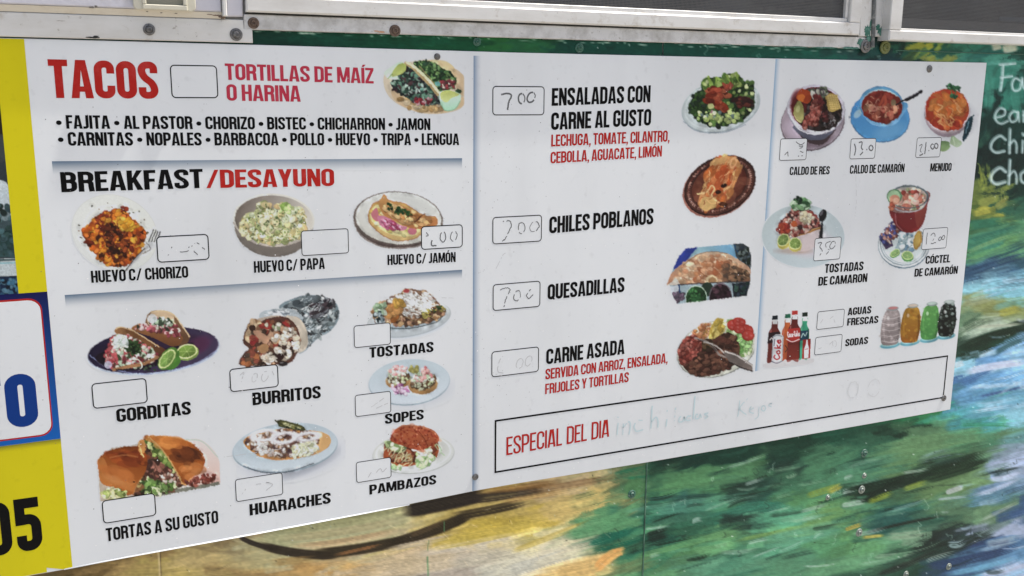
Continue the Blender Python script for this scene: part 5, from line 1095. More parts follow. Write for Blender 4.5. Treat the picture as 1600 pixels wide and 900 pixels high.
c.poly([(180, 514), (186, 511), (200, 513), (215, 520), (240, 535), (262, 550), (248, 560), (228, 548), (212, 540), (190, 524), (180, 520)], '#86603c', c2='#4c2c1c', gdir=(1, .4)); c.line([(181, 514), (188, 511), (204, 515), (220, 524), (248, 542)], 1.6, '#b09878'); c.poly([(196, 516), (214, 522), (240, 540), (230, 546), (206, 530)], '#684428')
P = [(176, 524), (200, 524), (222, 535), (246, 553), (240, 564), (214, 572), (186, 577), (168, 572), (164, 558), (168, 545)]
c.poly(P, '#5c4440'); c.blobs(P, 330, (1.2, 3.4), ['#b0b4a8', '#a44c50', '#7c3038', '#c8ccc4', '#2c3424', '#90a08c', '#5c2c2c', '#b87478', '#a4a498'], 1.9); c.blobs([(196, 528), (212, 534), (222, 545), (210, 556), (196, 545)], 90, (1, 2.4), ['#182818', '#2c4424', '#101810', '#385030'], 2)
c.blobs([(176, 526), (196, 524), (200, 540), (180, 545)], 50, (1.2, 3), ['#b4bcb0', '#c4ccc4', '#90a494', '#a4b0b4'], 2); c.blobs([(164, 548), (180, 545), (182, 565), (170, 568)], 30, (1.5, 3.2), ['#a03c44', '#b45054', '#c08080'], 1.6); c.ell(169, 570, 6, 6, '#9ca0bc', 0, .8)
c.line([(178, 578), (200, 573), (226, 568), (246, 558)], 5, '#8c6444'); c.line([(202, 561), (216, 562), (222, 572), (218, 578)], 1.6, '#c4ccb4'); c.line([(182, 578), (210, 578), (235, 576)], 2, '#141018')
lime(c, 292, 549, 18, 12, -12, '#6c8440', '#6c8c3c', (1, 2)); c.poly([(258, 572), (268, 578), (282, 566), (280, 556), (278, 548)], '#3c6c28'); c.ell(262, 560, 20.5, 11, '#46702c', -52); lime(c, 261, 561, 19, 10, -52, '#46702c', '#78a04c', (2, 1))
c.blobs([(216, 574), (240, 570), (244, 578), (225, 580)], 10, (.8, 1.8), ['#1c2c1c', '#344434'], 1.5, dark=1)
pic(c, 'printed picture of two gorditas with limes on a purple plate', .13)
# burrito
c = Cv(364, 456, 536, 580, CE, PM)
c.poly([(436, 482), (462, 465), (484, 461), (506, 464), (524, 473), (529.5, 486), (527, 503), (514, 519), (498, 528), (484, 541), (476, 549), (466, 551), (470, 520)], '#5c7080', c2='#7c8c9c', gdir=(-.3, 1)); FP = [(440, 482), (470, 465), (500, 464), (522, 474), (527, 492), (515, 515), (496, 527), (478, 545), (470, 520), (476, 495)]
c.blobs(FP, 300, (.9, 3), ['#3c464e', '#262c32', '#98a0a6', '#b4babe', '#5c666e', '#7c868c', '#2c2c30', '#4c5860', '#6c767e'], 2.6, None, .7, .2); c.blobs([(486, 476), (512, 468), (520, 482), (500, 495), (486, 490)], 80, (1.2, 3.6), ['#24242c', '#342c30', '#4c5058', '#7c7c84', '#1c1c24'], 3, -30)
c.blobs([(446, 478), (470, 466), (500, 464), (496, 472), (466, 480)], 40, (1.5, 4.5), ['#48525c', '#5c6872', '#343e48'], 3, -15, .8, .2); c.strands(FP, 60, (3, 9), .9, ['#c4ccd0', '#a8b4c0', '#202830', '#94a4b0'], -35)
c.poly([(405, 494), (412, 486), (436, 482), (456, 483), (470, 492), (474, 498), (455, 496), (430, 490), (412, 500)], '#909ca8'); c.strands([(408, 492), (440, 483), (470, 492), (440, 490)], 34, (5, 12), 1.2, ['#c8ccd0', '#546070', '#e0e4e8', '#7c8894'], 5)
c.poly([(398, 505), (420, 494), (446, 494), (466, 496), (478, 512), (481, 530), (478, 545), (465, 551), (462, 530)], '#8f8378', c2='#a49c90'); c.poly([(446, 494), (466, 497), (477, 512), (480, 530), (474, 545), (466, 540), (462, 515)], '#a69e92', c2='#8c8478')
c.poly([(384, 515), (392, 503), (408, 502), (420, 497), (446, 495), (462, 508), (469, 528), (466, 548), (454, 566), (430, 570), (376, 571), (381, 552), (389, 545), (380, 535)], '#4a3028')
c.blobs([(388, 512), (396, 502), (412, 500), (400, 515), (392, 530), (384, 538)], 30, (2, 5), ['#a48c70', '#b09c80', '#9c8060', '#947050'], 1.6)
P = [(394, 512), (410, 502), (430, 500), (448, 500), (462, 515), (466, 540), (456, 560), (430, 568), (382, 570), (384, 556), (396, 545), (390, 530)]
c.blobs(P, 170, (2, 5), ['#6c4430', '#8c3c30', '#3c2820', '#a08068', '#54382c', '#7c5840', '#94705c', '#40342c'], 1.6); c.blobs([(446, 512), (464, 520), (466, 545), (450, 562), (410, 568), (405, 560), (430, 548), (440, 530)], 130, (1.4, 3.6), ['#c4bcb0', '#b0a898', '#d0c8bc', '#988c80', '#302420', '#a89c8c'], 1.8)
for pp in ([(412, 507), (424, 508), (424, 514), (414, 513)], [(441, 502), (452, 510), (444, 508)], [(394, 524), (402, 528), (398, 538), (390, 536)]): c.poly(pp, '#8c2c2c')
c.blobs([(408, 505), (424, 506), (422, 514), (408, 512)], 8, (2, 4), ['#94302c', '#a44438'], 1.4); c.blobs([(392, 526), (402, 526), (402, 540), (390, 540)], 8, (2, 4), ['#903830', '#a85040'], 1.4); c.ell(448, 507, 6, 3, '#98302c', 40)
c.poly([(396, 520), (402, 516), (420, 528), (417, 537), (410, 535)], '#a07c64'); c.poly([(424, 530), (432, 524), (438, 532), (430, 538)], '#a88868'); c.poly([(402, 543), (416, 537), (420, 546), (408, 552)], '#94704c'); c.blobs([(378, 556), (396, 548), (404, 560), (398, 570), (380, 570)], 26, (2, 4.5), ['#5c4c3c', '#a4643c', '#6c503c', '#884838', '#3c302c'], 1.5)
c.ell(438, 557, 6, 5, '#2c1c1c', 20); c.blobs([(424, 528), (446, 515), (456, 522), (440, 540)], 20, (1.6, 3.4), ['#c8c0b4', '#b4a898'], 1.5); c.blobs([(410, 502), (418, 510), (440, 504), (434, 516)], 14, (1.5, 3), ['#c0bcb0', '#7c8468', '#a8a494'], 1.6)
c.ell(442, 568.5, 7.5, 3.8, '#1f1b1c', -8); c.ell(440, 567, 3, 1, '#5c5858', -8)
pic(c, 'printed picture of an open burrito wrapped in foil', .13)
# tostadas
c = Cv(566, 446, 710, 534, CE, PM)
plate(c, 639, 498, 66, 27, -10, '#a2a8ac', '#989ea4', '#7c848c', False); c.ell(638, 504, 62, 24, '#93a0b0', -8, .5, 4); c.ellg(640, 494, 57, 20, '#aab4bc', '#7c8c9c', -9); c.line([(600, 512), (640, 513), (680, 504), (692, 494)], 1.2, '#303c44')
P = [(583, 484), (590, 476), (606, 468), (622, 460), (634, 452), (650, 453), (672, 458), (676, 470), (690, 478), (697, 486), (688, 497), (668, 504), (640, 509), (610, 505), (585, 500)]
c.poly(P, '#5c4834'); c.blobs(P, 330, (1.2, 3.6), ['#8c6844', '#5c4030', '#a08460', '#3c2c24', '#94745c', '#b49c7c', '#705040'], 1.8); c.blobs([(606, 470), (634, 454), (672, 459), (680, 475), (650, 495), (630, 492), (626, 478)], 300, (.9, 2.4), ['#c8c8c4', '#b8b8b4', '#d4d4d0', '#a4a4a0', '#6c5444', '#9c9490'], 2.4, 20)
c.blobs([(604, 482), (622, 476), (630, 490), (612, 504), (602, 498)], 26, (3, 6), ['#a4703c', '#8c5428', '#b4844c'], 1.4); c.blobs([(617, 468), (630, 468), (630, 478), (618, 480)], 12, (2.5, 4.5), ['#b89044', '#a88438'], 1.4); c.blobs([(585, 478), (600, 474), (602, 490), (586, 492)], 34, (1.6, 3.4), ['#7c9078', '#94a894', '#5c7458', '#a8b4a4'], 2)
c.blobs([(584, 488), (596, 486), (600, 503), (588, 502)], 26, (1.2, 2.6), ['#304048', '#748898', '#a0b0bc', '#1c282c'], 1.8); c.blobs([(656, 486), (690, 478), (696, 486), (664, 496)], 36, (1, 2.2), ['#8c8444', '#b0a450', '#2c3c24', '#5c3828'], 2, -12); c.ell(635, 454.5, 4.5, 3, '#b04444', 0); c.strands([(640, 460), (684, 476), (650, 494)], 40, (5, 12), 1.3, ['#dcdcd8', '#c8c8c4'], 15)
c.clip([(560, 440), (712, 440), (712, 540), (560, 540)]); pic(c, 'printed picture of tostadas on a clear plate', .14)
# sopes
c = Cv(570, 556, 716, 642, CE, PM)
e = c.emask(650, 612, 58, 26, -8, 10); c.put(e[0], e[1] * .25, hexc('#8890a0')); c.ell(639.5, 598, 63.5, 35.5, '#7c90a4', -5); c.ellg(639.5, 596.5, 63, 35, '#97a8b8', '#a8b4c4', -5); c.ellg(640, 594, 48, 24, '#8c9cac', '#9caaba', -5, al=.5, soft=6)
for x0, y0, rx, ry, cs in ((622, 590, 20, 12, 0), (661, 597, 23, 14, 1)):
    c.ellg(x0, y0 + 5, rx, ry, '#b8986c', '#8c683c', -6); c.ell(x0, y0 + 1, rx - 3, ry - 4, '#4c3828', -6); c.blobs(('e', x0 + 1, y0 - 1, rx - 3, ry - 2, -6), 90, (1.1, 2.8), ['#6c5440', '#a4a890', '#3c3424', '#8c9474', '#c0c4b4', '#503828'], 1.9); c.blobs(('e', x0 - 1, y0 - 8, rx * .7, 7, -6), 60, (1.1, 2.7), ['#c0c4bc', '#a8b09c', '#b08884', '#c08080', '#8c9c84'], 1.9)
c.blobs(('e', 624, 576, 12, 5, 0), 24, (1.3, 2.6), ['#b87474', '#c09494', '#c8b4b0'], 1.6); c.blobs(('e', 664, 578, 6, 6, 0), 14, (1.3, 2.6), ['#b86c6c', '#c89c98'], 1.6); c.blobs([(640, 574), (654, 572), (650, 584), (642, 584)], 10, (2, 3.5), ['#94904c', '#a4a05c'], 1.6)
c.blobs([(612, 602), (630, 600), (638, 608), (632, 616), (618, 614)], 46, (1.2, 2.6), ['#8c5c80', '#b494ac', '#6c3c64', '#c0a8bc'], 2.4); pic(c, 'printed picture of two sopes on a pale blue plate', .1)
# tortas
c = Cv(148, 676, 348, 784, CE, PL)
c.poly([(152, 718), (175, 700), (215, 694), (230, 688), (300, 686), (318, 690), (341, 716), (343, 757), (244, 777), (157, 785), (154, 750)], '#8f8478', False, 1, '#a8a4a4', (1, 0)); c.poly([(290, 690), (316, 688), (341, 716), (342, 757), (300, 766), (300, 720)], '#a8a0a0', c2='#b08c84'); c.line([(290, 687), (316, 690), (340, 714)], 2, '#8c9890', .8)
c.poly([(244, 776), (343, 758), (342, 752), (290, 762), (240, 768)], '#55564e', False)
P = [(215, 700), (222, 688), (232, 684), (248, 690), (270, 715), (288, 745), (290, 757), (262, 768), (236, 772), (212, 775), (208, 760), (220, 745)]
c.poly(P, '#3c3020'); c.blobs(P, 200, (1.6, 4), ['#4c3024', '#34201c', '#6c4434', '#5c3c30', '#2c2018'], 2); c.blobs([(226, 686), (240, 690), (260, 712), (272, 735), (264, 742), (244, 712)], 90, (1.5, 3.6), ['#6c8440', '#8ca058', '#485c28', '#a4ac78', '#344820'], 2.2); c.blobs([(216, 752), (240, 745), (280, 755), (262, 770), (222, 774)], 110, (1.5, 3.8), ['#4c6c30', '#688848', '#2c4020', '#90a070', '#3c5428', '#a8b08c'], 2.4)
c.blobs([(222, 715), (250, 722), (275, 742), (262, 752), (236, 745), (224, 730)], 110, (1.5, 3.6), ['#4c2c24', '#6c4438', '#382420', '#84584c'], 1.8); c.blobs([(250, 742), (280, 742), (285, 755), (258, 755)], 24, (1.5, 3), ['#6c483c', '#8c6c60', '#9c948c'], 1.8)
c.poly([(152, 720), (160, 710), (180, 701), (205, 697), (222, 700), (230, 715), (228, 735), (222, 746), (212, 760), (207, 772), (198, 773), (178, 762), (160, 756), (154, 740)], '#6c3010', c2='#a05a24', gdir=(-.3, 1)); c.poly([(152, 720), (162, 716), (170, 735), (176, 758), (158, 754)], '#b07038', al=.6); c.blobs([(172, 710), (206, 706), (226, 712), (222, 728), (190, 726), (174, 720)], 40, (2.5, 7), ['#5c2410', '#743014', '#8c4018'], 3, 10, 1, .1, .6)
c.blobs([(160, 730), (200, 735), (214, 750), (205, 765), (170, 752)], 34, (4, 9), ['#a8602c', '#b07038', '#9c5424'], 2.6, 15, 1, 0, .4); c.line([(172, 715), (195, 711), (215, 714)], 2.4, '#a86c3c', .5); c.ell(176, 748, 14, 5, '#b8804c', 20, .4, 4); c.line([(222, 746), (213, 760), (208, 772)], 1.4, '#a87444', .8); c.ell(209, 753, 1.6, 1.2, '#241008')
c.poly([(216, 690), (225, 688), (228, 700), (222, 712), (217, 704)], '#b07840'); c.line([(217, 690), (220, 705), (224, 714)], 1.6, '#d0a870')
c.poly([(232, 682), (255, 682), (280, 685), (300, 693), (314, 705), (320, 722), (314, 738), (300, 746), (291, 756), (284, 754), (276, 738), (262, 715), (246, 696)], '#9c5420', c2='#84441c', gdir=(1, .2)); c.blobs([(262, 702), (290, 700), (312, 708), (308, 722), (285, 728), (268, 718)], 44, (2.5, 7), ['#3c1c10', '#5c2c14', '#743818', '#4c2410'], 2.4, 20, 1, .1, .6)
c.blobs([(236, 684), (270, 686), (290, 692), (262, 698), (248, 694)], 22, (4, 8), ['#b0682c', '#a86028', '#bc7838'], 2.4, 10, 1, .1, .5); c.blobs([(282, 728), (312, 722), (312, 738), (294, 746)], 20, (3, 7), ['#9c5828', '#ac6c38', '#8c4818'], 2, 0, 1, .1, .5)
c.line([(232, 683), (246, 695), (262, 714), (276, 738), (285, 755)], 2.2, '#b08850'); c.line([(284, 755), (291, 757), (298, 748)], 2.5, '#c08c54'); c.line([(236, 682), (258, 682), (284, 686), (302, 694)], 1.4, '#c08444', .7)
c.blobs([(288, 752), (318, 742), (334, 746), (330, 752), (300, 760)], 44, (1.3, 3), ['#6c342c', '#8c5044', '#5c2c24', '#a07468'], 1.7); c.blobs([(316, 742), (335, 741), (334, 750), (320, 750)], 16, (1.5, 3), ['#7c3c34', '#5c2820'], 1.6); c.blobs([(160, 768), (178, 762), (200, 772), (195, 780), (164, 782)], 60, (1.4, 3.4), ['#a4b070', '#8c9c58', '#c0c49c', '#5c6c34', '#b0a880'], 2.4)
c.clip([(152, 719), (165, 703), (190, 694), (215, 692), (225, 680), (300, 682), (322, 688), (343, 714), (344, 757), (244, 777.5), (200, 784), (157, 785)]); pic(c, 'printed picture of a toasted torta cut in two', .1, .8)
# huaraches
c = Cv(354, 650, 540, 756, CE, PM)
e = c.emask(455, 714, 82, 34, -10, 12); c.put(e[0], e[1] * .3, hexc('#848ca0')); e = c.emask(480, 725, 50, 12, -24, 8); c.put(e[0], e[1] * .4, hexc('#5c6474'))
c.ell(445.5, 700.5, 82.5, 37.5, '#74889c', -7); c.ellg(445.5, 698.5, 82, 37, '#8fa0b2', '#a4b2c2', -7); c.ellg(446, 692, 70, 28, '#94a6b8', '#8ca0b4', -7, al=.6, soft=6); c.line([(380, 728), (410, 738), (450, 737), (490, 724)], 1.5, '#3c4858', .8)
P = [(380, 690), (390, 681), (415, 675), (440, 670), (470, 672), (498, 674), (512, 680), (517, 690), (510, 701), (492, 708), (464, 715), (430, 718), (402, 710), (386, 700)]
c.poly(P, '#b07c44'); c.line([(402, 711), (430, 718), (464, 715), (494, 708), (512, 698)], 2.4, '#b88450'); c.poly([(494, 676), (512, 679), (517, 690), (508, 702), (494, 706)], '#b8905c', c2='#c49c68'); Q = [(384, 690), (395, 681), (440, 672), (490, 674), (500, 685), (490, 700), (464, 711), (430, 714), (404, 706), (388, 698)]
c.blobs(Q, 380, (1.3, 3.4), ['#5c4038', '#4c342c', '#70503c', '#3c2c30', '#84705c', '#6c5044', '#4c3c40'], 1.7); c.blobs(Q, 130, (1, 2.6), ['#b0aca8', '#a49c98', '#c4c0bc', '#9c8c84'], 1.8); c.blobs([(456, 696), (490, 688), (496, 700), (486, 710), (458, 714)], 90, (1.2, 3), ['#c0c4bc', '#a4a898', '#d0d4cc', '#94987c', '#b8b498'], 2)
c.blobs([(402, 690), (414, 692), (416, 708), (408, 710)], 12, (2, 4), ['#c0bcbc', '#b0b0ac'], 1.4)
for x0, y0, rx, ry in ((413, 680, 18, 7.5), (444, 684, 17.5, 7.5), (481, 682, 16.5, 5.6)): c.ring(x0, y0, rx, ry, 2.6, '#c4c2c6', -7, .98); c.ring(x0, y0 + 1.6, rx, ry, .8, '#98929a', -7, .5)
c.poly([(433, 658), (440, 656), (456, 660), (470, 664), (477, 670), (474, 673), (456, 671), (438, 667), (434, 663)], '#3a3c24'); c.line([(442, 661), (458, 665), (470, 669)], 1.8, '#84845c'); c.line([(430, 657), (435, 660)], 1.8, '#2c2c1c'); c.blobs([(436, 659), (470, 665), (470, 671), (440, 666)], 30, (.8, 1.8), ['#5c5c34', '#24281c', '#8c8c6c'], 2.4, 15)
c.strands([(460, 698), (498, 690), (494, 708), (462, 714)], 24, (5, 11), 1.3, ['#d0d0b8', '#c0c4a4']); pic(c, 'printed picture of a huarache with onion rings on a blue plate', .13)
# pambazos
c = Cv(578, 656, 716, 748, CE, PM)
c.ell(646, 710, 64, 30.5, '#8c9090', -4); c.ellg(646, 708.5, 63.5, 30.5, '#a4a6a2', '#b0b4b6', -4); c.ellg(646, 705, 52, 22, '#989a96', '#a8a8a4', -4, al=.7, soft=4); c.ring(646, 707, 58, 27, .9, '#c0c2c0', -4, .7)
c.poly([(600, 702), (606, 690), (640, 690), (682, 690), (683, 714), (672, 716), (650, 726), (628, 729), (602, 722)], '#8c4024', c2='#a0502c'); P = [(602, 692), (640, 694), (682, 692), (676, 712), (648, 722), (610, 720)]
c.blobs(P, 170, (1.6, 3.8), ['#6c3424', '#8c4830', '#50281c', '#a05c3c', '#9c8054', '#7c3c28', '#44241c'], 1.7); c.blobs([(604, 690), (632, 698), (628, 706), (606, 698)], 90, (1.3, 3.2), ['#8c9c70', '#a8b494', '#6c8054', '#c0c4ac', '#4c5c38'], 2.2); c.blobs([(654, 704), (670, 696), (676, 712), (674, 726), (652, 730)], 80, (1.5, 3.8), ['#a4b890', '#c4ccb4', '#84a070', '#6c8c5c', '#b8c4a4'], 2); c.blobs([(645, 700), (676, 704), (660, 712)], 14, (1.4, 3), ['#c8c0b8', '#b8b0a0'], 1.8)
c.blobs([(610, 724), (632, 728), (618, 734), (612, 732)], 18, (1.2, 2.8), ['#8cac7c', '#a8bc98'], 1.8); c.strands([(600, 700), (630, 700), (650, 728), (620, 724)], 24, (6, 12), 1.6, ['#a8a480', '#b8b894'], -50); c.strands([(680, 692), (694, 704), (690, 712)], 6, (8, 14), 1.3, ['#6c8468', '#8ca084'], 50)
P = [(609.5, 687), (612, 680), (618, 671), (628, 665), (640, 664), (660, 666), (678, 673), (686, 684), (683, 692), (672, 698), (660, 703), (646, 702), (628, 696), (616, 692)]
c.poly(P, '#a85834', c2='#94462a'); c.blobs(P, 50, (2, 4), ['#a85c3c', '#b06844', '#983c28', '#a04c30'], 2.2, 10, 1, 0, .35); c.blobs(P, 130, (.7, 1.7), ['#7c2418', '#6c2014', '#c08060', '#802c1c'], 1.7, None, 1, 0, .7); c.line([(654, 674), (662, 684), (668, 696)], 1.2, '#6c2818', .8); c.line([(618, 676), (634, 672), (650, 676), (664, 686)], 1.0, '#6c2418', .5); c.line([(624, 667), (640, 665), (662, 668), (678, 675)], 1.2, '#c4805c', .7)
pic(c, 'printed picture of a red pambazo roll on a pale plate', .08, .35)
# salad
c = Cv(1058, 106, 1194, 216, CE, PR)
c.ell(1126.5, 166, 62.5, 40, '#8494a0', -15); c.ellg(1126.5, 164.5, 62, 39.5, '#98a6ac', '#a4b0b8', -15); c.ring(1126, 164, 57, 35, 1.2, '#b8c2c8', -15, .6); c.line([(1068, 190), (1090, 205), (1130, 207), (1165, 195)], 1.2, '#6c7c90', .8); c.ring(1159, 137, 8, 11, 1.4, '#3c4c50', 60, .8)
P = [(1077, 162), (1084, 150), (1096, 140), (1100, 126), (1112, 122), (1130, 122), (1134, 117), (1146, 119), (1152, 114), (1155, 124), (1166, 128), (1177, 130), (1178, 150), (1178, 166), (1170, 180), (1152, 190), (1122, 198), (1098, 192), (1082, 180), (1075, 170)]
c.poly(P, '#1c2a1a'); c.blobs(P, 330, (1.6, 4.2), ['#22381c', '#2c4822', '#182618', '#3c5c2c', '#141c1a', '#34502a', '#4c6c34', '#202e26'], 1.8); c.blobs([(1100, 128), (1130, 122), (1152, 118), (1155, 132), (1130, 138), (1104, 142)], 90, (2, 5), ['#64883a', '#789a44', '#4a6c2c', '#8ca458', '#3c5828'], 2); c.blobs(P, 40, (1.8, 3.2), ['#94a46c', '#a4b080', '#7c9450', '#84985c'], 1.3)
for k in ((1150, 114, 1154, 128), (1136, 118, 1142, 132), (1107, 120, 1110, 134), (1120, 122, 1118, 134)): c.line([(k[0], k[1]), (k[2], k[3])], 4, '#88a848', .9, True)
c.blobs([(1102, 140), (1130, 136), (1140, 150), (1110, 155)], 44, (2, 4.6), ['#7c2c1c', '#94402c', '#5c2014', '#a05438'], 2.4, 10); c.blobs([(1100, 156), (1120, 154), (1140, 168), (1134, 172), (1110, 166)], 40, (1.8, 4), ['#84301c', '#9c4830', '#642418'], 2.4, 25); c.blobs([(1148, 155), (1172, 150), (1176, 164), (1156, 168)], 30, (1.8, 3.6), ['#3c1c1c', '#5c2c24', '#2c1818'], 2.2, 5)
c.blobs([(1130, 132), (1142, 130), (1144, 140), (1136, 142)], 12, (1.8, 3.6), ['#8c3c2c', '#a05444'], 2); c.ell(1111, 166, 5, 4.6, '#a4ac74', 0); c.ell(1104, 185, 5, 6, '#8ca058', 20); c.ell(1112, 178, 3, 6, '#8c6474', 10, .9); c.blobs([(1084, 170), (1100, 176), (1160, 175), (1150, 190), (1110, 192)], 34, (2, 3.6), ['#a0b470', '#8c9c60', '#586c70', '#b4c090'], 1.3)
c.clip([(1050, 100), (1200, 100), (1200, 220), (1050, 220)]); pic(c, 'printed picture of a meat and avocado salad', .13)
# chile poblano
c = Cv(1062, 238, 1186, 344, CE, PR)
c.ell(1123.5, 292, 60, 44, '#8c5c50', -28); c.ell(1125, 290, 59, 43.5, '#241414', -28); c.ellg(1124.5, 289.5, 57, 42, '#34201c', '#4c2c24', -28)
for k in range(70):
    a = 2 * math.pi * k / 70; a0 = math.radians(-28); u, v = 51.5 * math.cos(a), 37 * math.sin(a); x, y = 1124.5 + u * math.cos(a0) - v * math.sin(a0), 289.5 + u * math.sin(a0) + v * math.cos(a0)
    c.ell(x, y, 2.3, 1.7, c.rs.choice(['#7c4c40', '#8c6458', '#5c2c24', '#a07c70']), c.rs.uniform(0, 180), .9); c.ell(x + 1, y + 1, .9, .8, '#1c1010', 0, .9)
c.ell(1124, 289, 46.5, 33, '#241414', -28); c.ellg(1124, 289, 45.5, 32, '#5c3024', '#4c2018', -28, 20); c.blobs(('e', 1124, 289, 42, 29, -28), 50, (3, 8), ['#70402c', '#603024', '#7c4c38'], 2, None, 1, .1, .4)
P = [(1092, 318), (1093, 306), (1100, 290), (1102, 274), (1110, 258), (1122, 246), (1140, 244), (1155, 252), (1157, 264), (1152, 280), (1146, 294), (1138, 308), (1128, 318), (1116, 324), (1104, 328), (1094, 325)]
c.poly(P, '#c0703c', c2='#c49860'); c.blobs(P, 110, (2, 5.5), ['#c47c44', '#b8602c', '#cc9860', '#c88c54', '#a85430', '#d0a468'], 2.2, -60, .75, .4, .8); c.blobs([(1104, 290), (1125, 262), (1145, 262), (1140, 285), (1120, 300)], 50, (2, 5), ['#b04c24', '#c05c30', '#cc7844'], 2.2, -60, .8, .3, .7); c.poly([(1120, 248), (1140, 244), (1155, 252), (1154, 262), (1138, 254), (1118, 258)], '#bc9058', al=.7); c.poly([(1093, 318), (1100, 308), (1120, 312), (1118, 324), (1104, 328), (1094, 325)], '#bc9c60', al=.9)
c.ell(1131, 290, 5, 3.6, '#241410', -20); c.ell(1122, 300, 4.4, 3.6, '#2c1810', 0); c.ell(1130, 319, 7, 3.6, '#34180f', 10, .8); c.line([(1090, 303), (1104, 300), (1112, 290), (1116, 296), (1112, 306), (1122, 316)], 2.4, '#d0b07c'); c.line([(1104, 312), (1112, 318), (1124, 316)], 1.6, '#d0a86c'); c.ring(1146, 254, 4, 8, 1.5, '#d0a070', 20, .8); c.strands(P, 40, (4, 10), 1, ['#d0a878', '#8c3c20', '#c48c5c'], -60)
pic(c, 'printed picture of a stuffed chile on a patterned brown plate', .14)
# quesadilla
c = Cv(1038, 376, 1180, 480, CE, PR)
SH = [(1072, 388), (1160, 380), (1170, 386), (1174, 402), (1172, 440), (1167, 462), (1058, 475), (1050, 460), (1047, 446), (1042, 446), (1044, 438), (1052, 420), (1060, 402)]
c.poly(SH, '#6f93aa', False, 1, '#7c98ac'); c.poly([(1070, 386), (1090, 386), (1080, 402), (1060, 420), (1050, 420), (1062, 396)], '#26388c', False); c.poly([(1090, 386), (1140, 382), (1158, 400), (1140, 410), (1100, 396), (1075, 415), (1060, 424)], '#8eaebb', False, .8, '#5c94b8', (1, 0)); c.poly([(1146, 381), (1162, 380), (1176, 392), (1176, 450), (1150, 400)], '#303a44', False); c.line([(1148, 384), (1156, 400), (1162, 412)], 2.4, '#1c4c74')
c.blobs([(1150, 384), (1172, 390), (1172, 420), (1160, 410)], 40, (1, 3), ['#24303c', '#5c6c70', '#18201c', '#40505c'], 1.8)
c.poly([(1040, 446), (1052, 424), (1072, 408), (1092, 396), (1112, 393), (1136, 396), (1152, 405), (1172, 420), (1176, 445)], '#a4907c', c2='#9c6c50'); P = [(1050, 440), (1070, 412), (1092, 398), (1130, 398), (1150, 408), (1172, 430), (1172, 442)]
c.blobs(P, 260, (1.6, 4), ['#b8a48c', '#b08c6c', '#ac7c5c', '#bcb09c', '#a08468', '#b49478', '#a88c70'], 1.7, 20, .8, .4, .8); c.blobs([(1105, 405), (1140, 405), (1140, 430), (1085, 440), (1090, 425)], 100, (2, 4.4), ['#a8603c', '#b07850', '#9c6444', '#b89070'], 1.7, 20, .8, .3, .55); c.blobs([(1130, 412), (1172, 425), (1172, 442), (1130, 440)], 120, (1.4, 3.6), ['#5c4434', '#40342c', '#70503c', '#302820', '#84664c'], 1.7, 20, .8, .3, .85)
c.ell(1112, 437, 9, 7, '#b0a080'); c.ell(1113, 438, 6, 5, '#8c6c48'); c.line([(1068, 414), (1092, 397), (1116, 393), (1136, 396)], 1.2, '#5c4c3c', .7); c.poly([(1042, 446), (1050, 440), (1056, 434), (1064, 445)], '#a8aca8', False, .8)
c.poly([(1046, 446), (1174, 440), (1168, 463), (1056, 476)], '#7c94a8', False); c.line([(1060, 445), (1110, 442), (1172, 440)], 2, '#2c2c30', .8); c.poly([(1046, 448), (1060, 446), (1064, 456), (1050, 458)], '#a8b4c4', False); c.blobs([(1051, 458), (1066, 454), (1070, 470), (1058, 474)], 40, (1.2, 3), ['#3c3844', '#645468', '#504450'], 1.7); c.line([(1061, 446), (1062, 456)], 2.2, '#1c3c6c')
c.ell(1105, 452, 10, 11, '#1c2c24'); c.ell(1088, 466, 17, 20, '#a0b4a8'); c.ell(1088, 467, 16, 19.5, '#1c3c20'); c.blobs(('e', 1088, 465, 13, 15, 0), 60, (1.2, 3), ['#24502c', '#1a3420', '#386c3c'], 1.6); c.ell(1126, 464, 18, 22, '#585058'); c.ell(1126, 465, 17, 21, '#1c1418'); c.blobs(('e', 1126, 462, 14, 16, 0), 40, (1.2, 3), ['#2c1c24', '#140e12', '#402c34'], 1.6)
c.poly([(1144, 443), (1174, 440), (1168, 463), (1146, 465)], '#182028', False); c.blobs([(1150, 444), (1172, 442), (1166, 460), (1150, 462)], 34, (1.4, 3.4), ['#1c3430', '#24303c', '#101820', '#2c4840'], 1.7); c.clip(SH); pic(c, 'printed picture of a quesadilla over two salsa cups', .16)
# carne asada
c = Cv(1052, 494, 1184, 596, CE, PR)
c.ell(1120, 545, 64, 43, '#6c706c', -18); c.ell(1120, 544.5, 63, 42, '#b0b2a8', -18)
c.blobs([(1082, 520), (1096, 506), (1108, 506), (1110, 520), (1096, 535), (1090, 538)], 130, (1, 2.4), ['#b88058', '#b07048', '#c09070', '#b88c44', '#a86840'], 1.8); c.poly([(1108, 530), (1110, 512), (1120, 499), (1132, 500), (1132, 514), (1126, 526), (1116, 532)], '#b8a450'); c.blobs([(1110, 528), (1118, 500), (1132, 502), (1128, 522)], 30, (2, 4.5), ['#b8a448', '#c4b464', '#a89038'], 2.4, -60)
c.blobs([(1132, 500), (1150, 502), (1168, 520), (1176, 540), (1170, 556), (1150, 555), (1148, 530), (1136, 520)], 150, (1.2, 3), ['#8cac6c', '#a8bc8c', '#6c9050', '#c0cca8', '#7c9c60'], 2.2); c.blobs([(1148, 525), (1172, 530), (1174, 548), (1156, 552)], 60, (1.2, 3), ['#5c9048', '#7cac64', '#94bc7c'], 2.4)
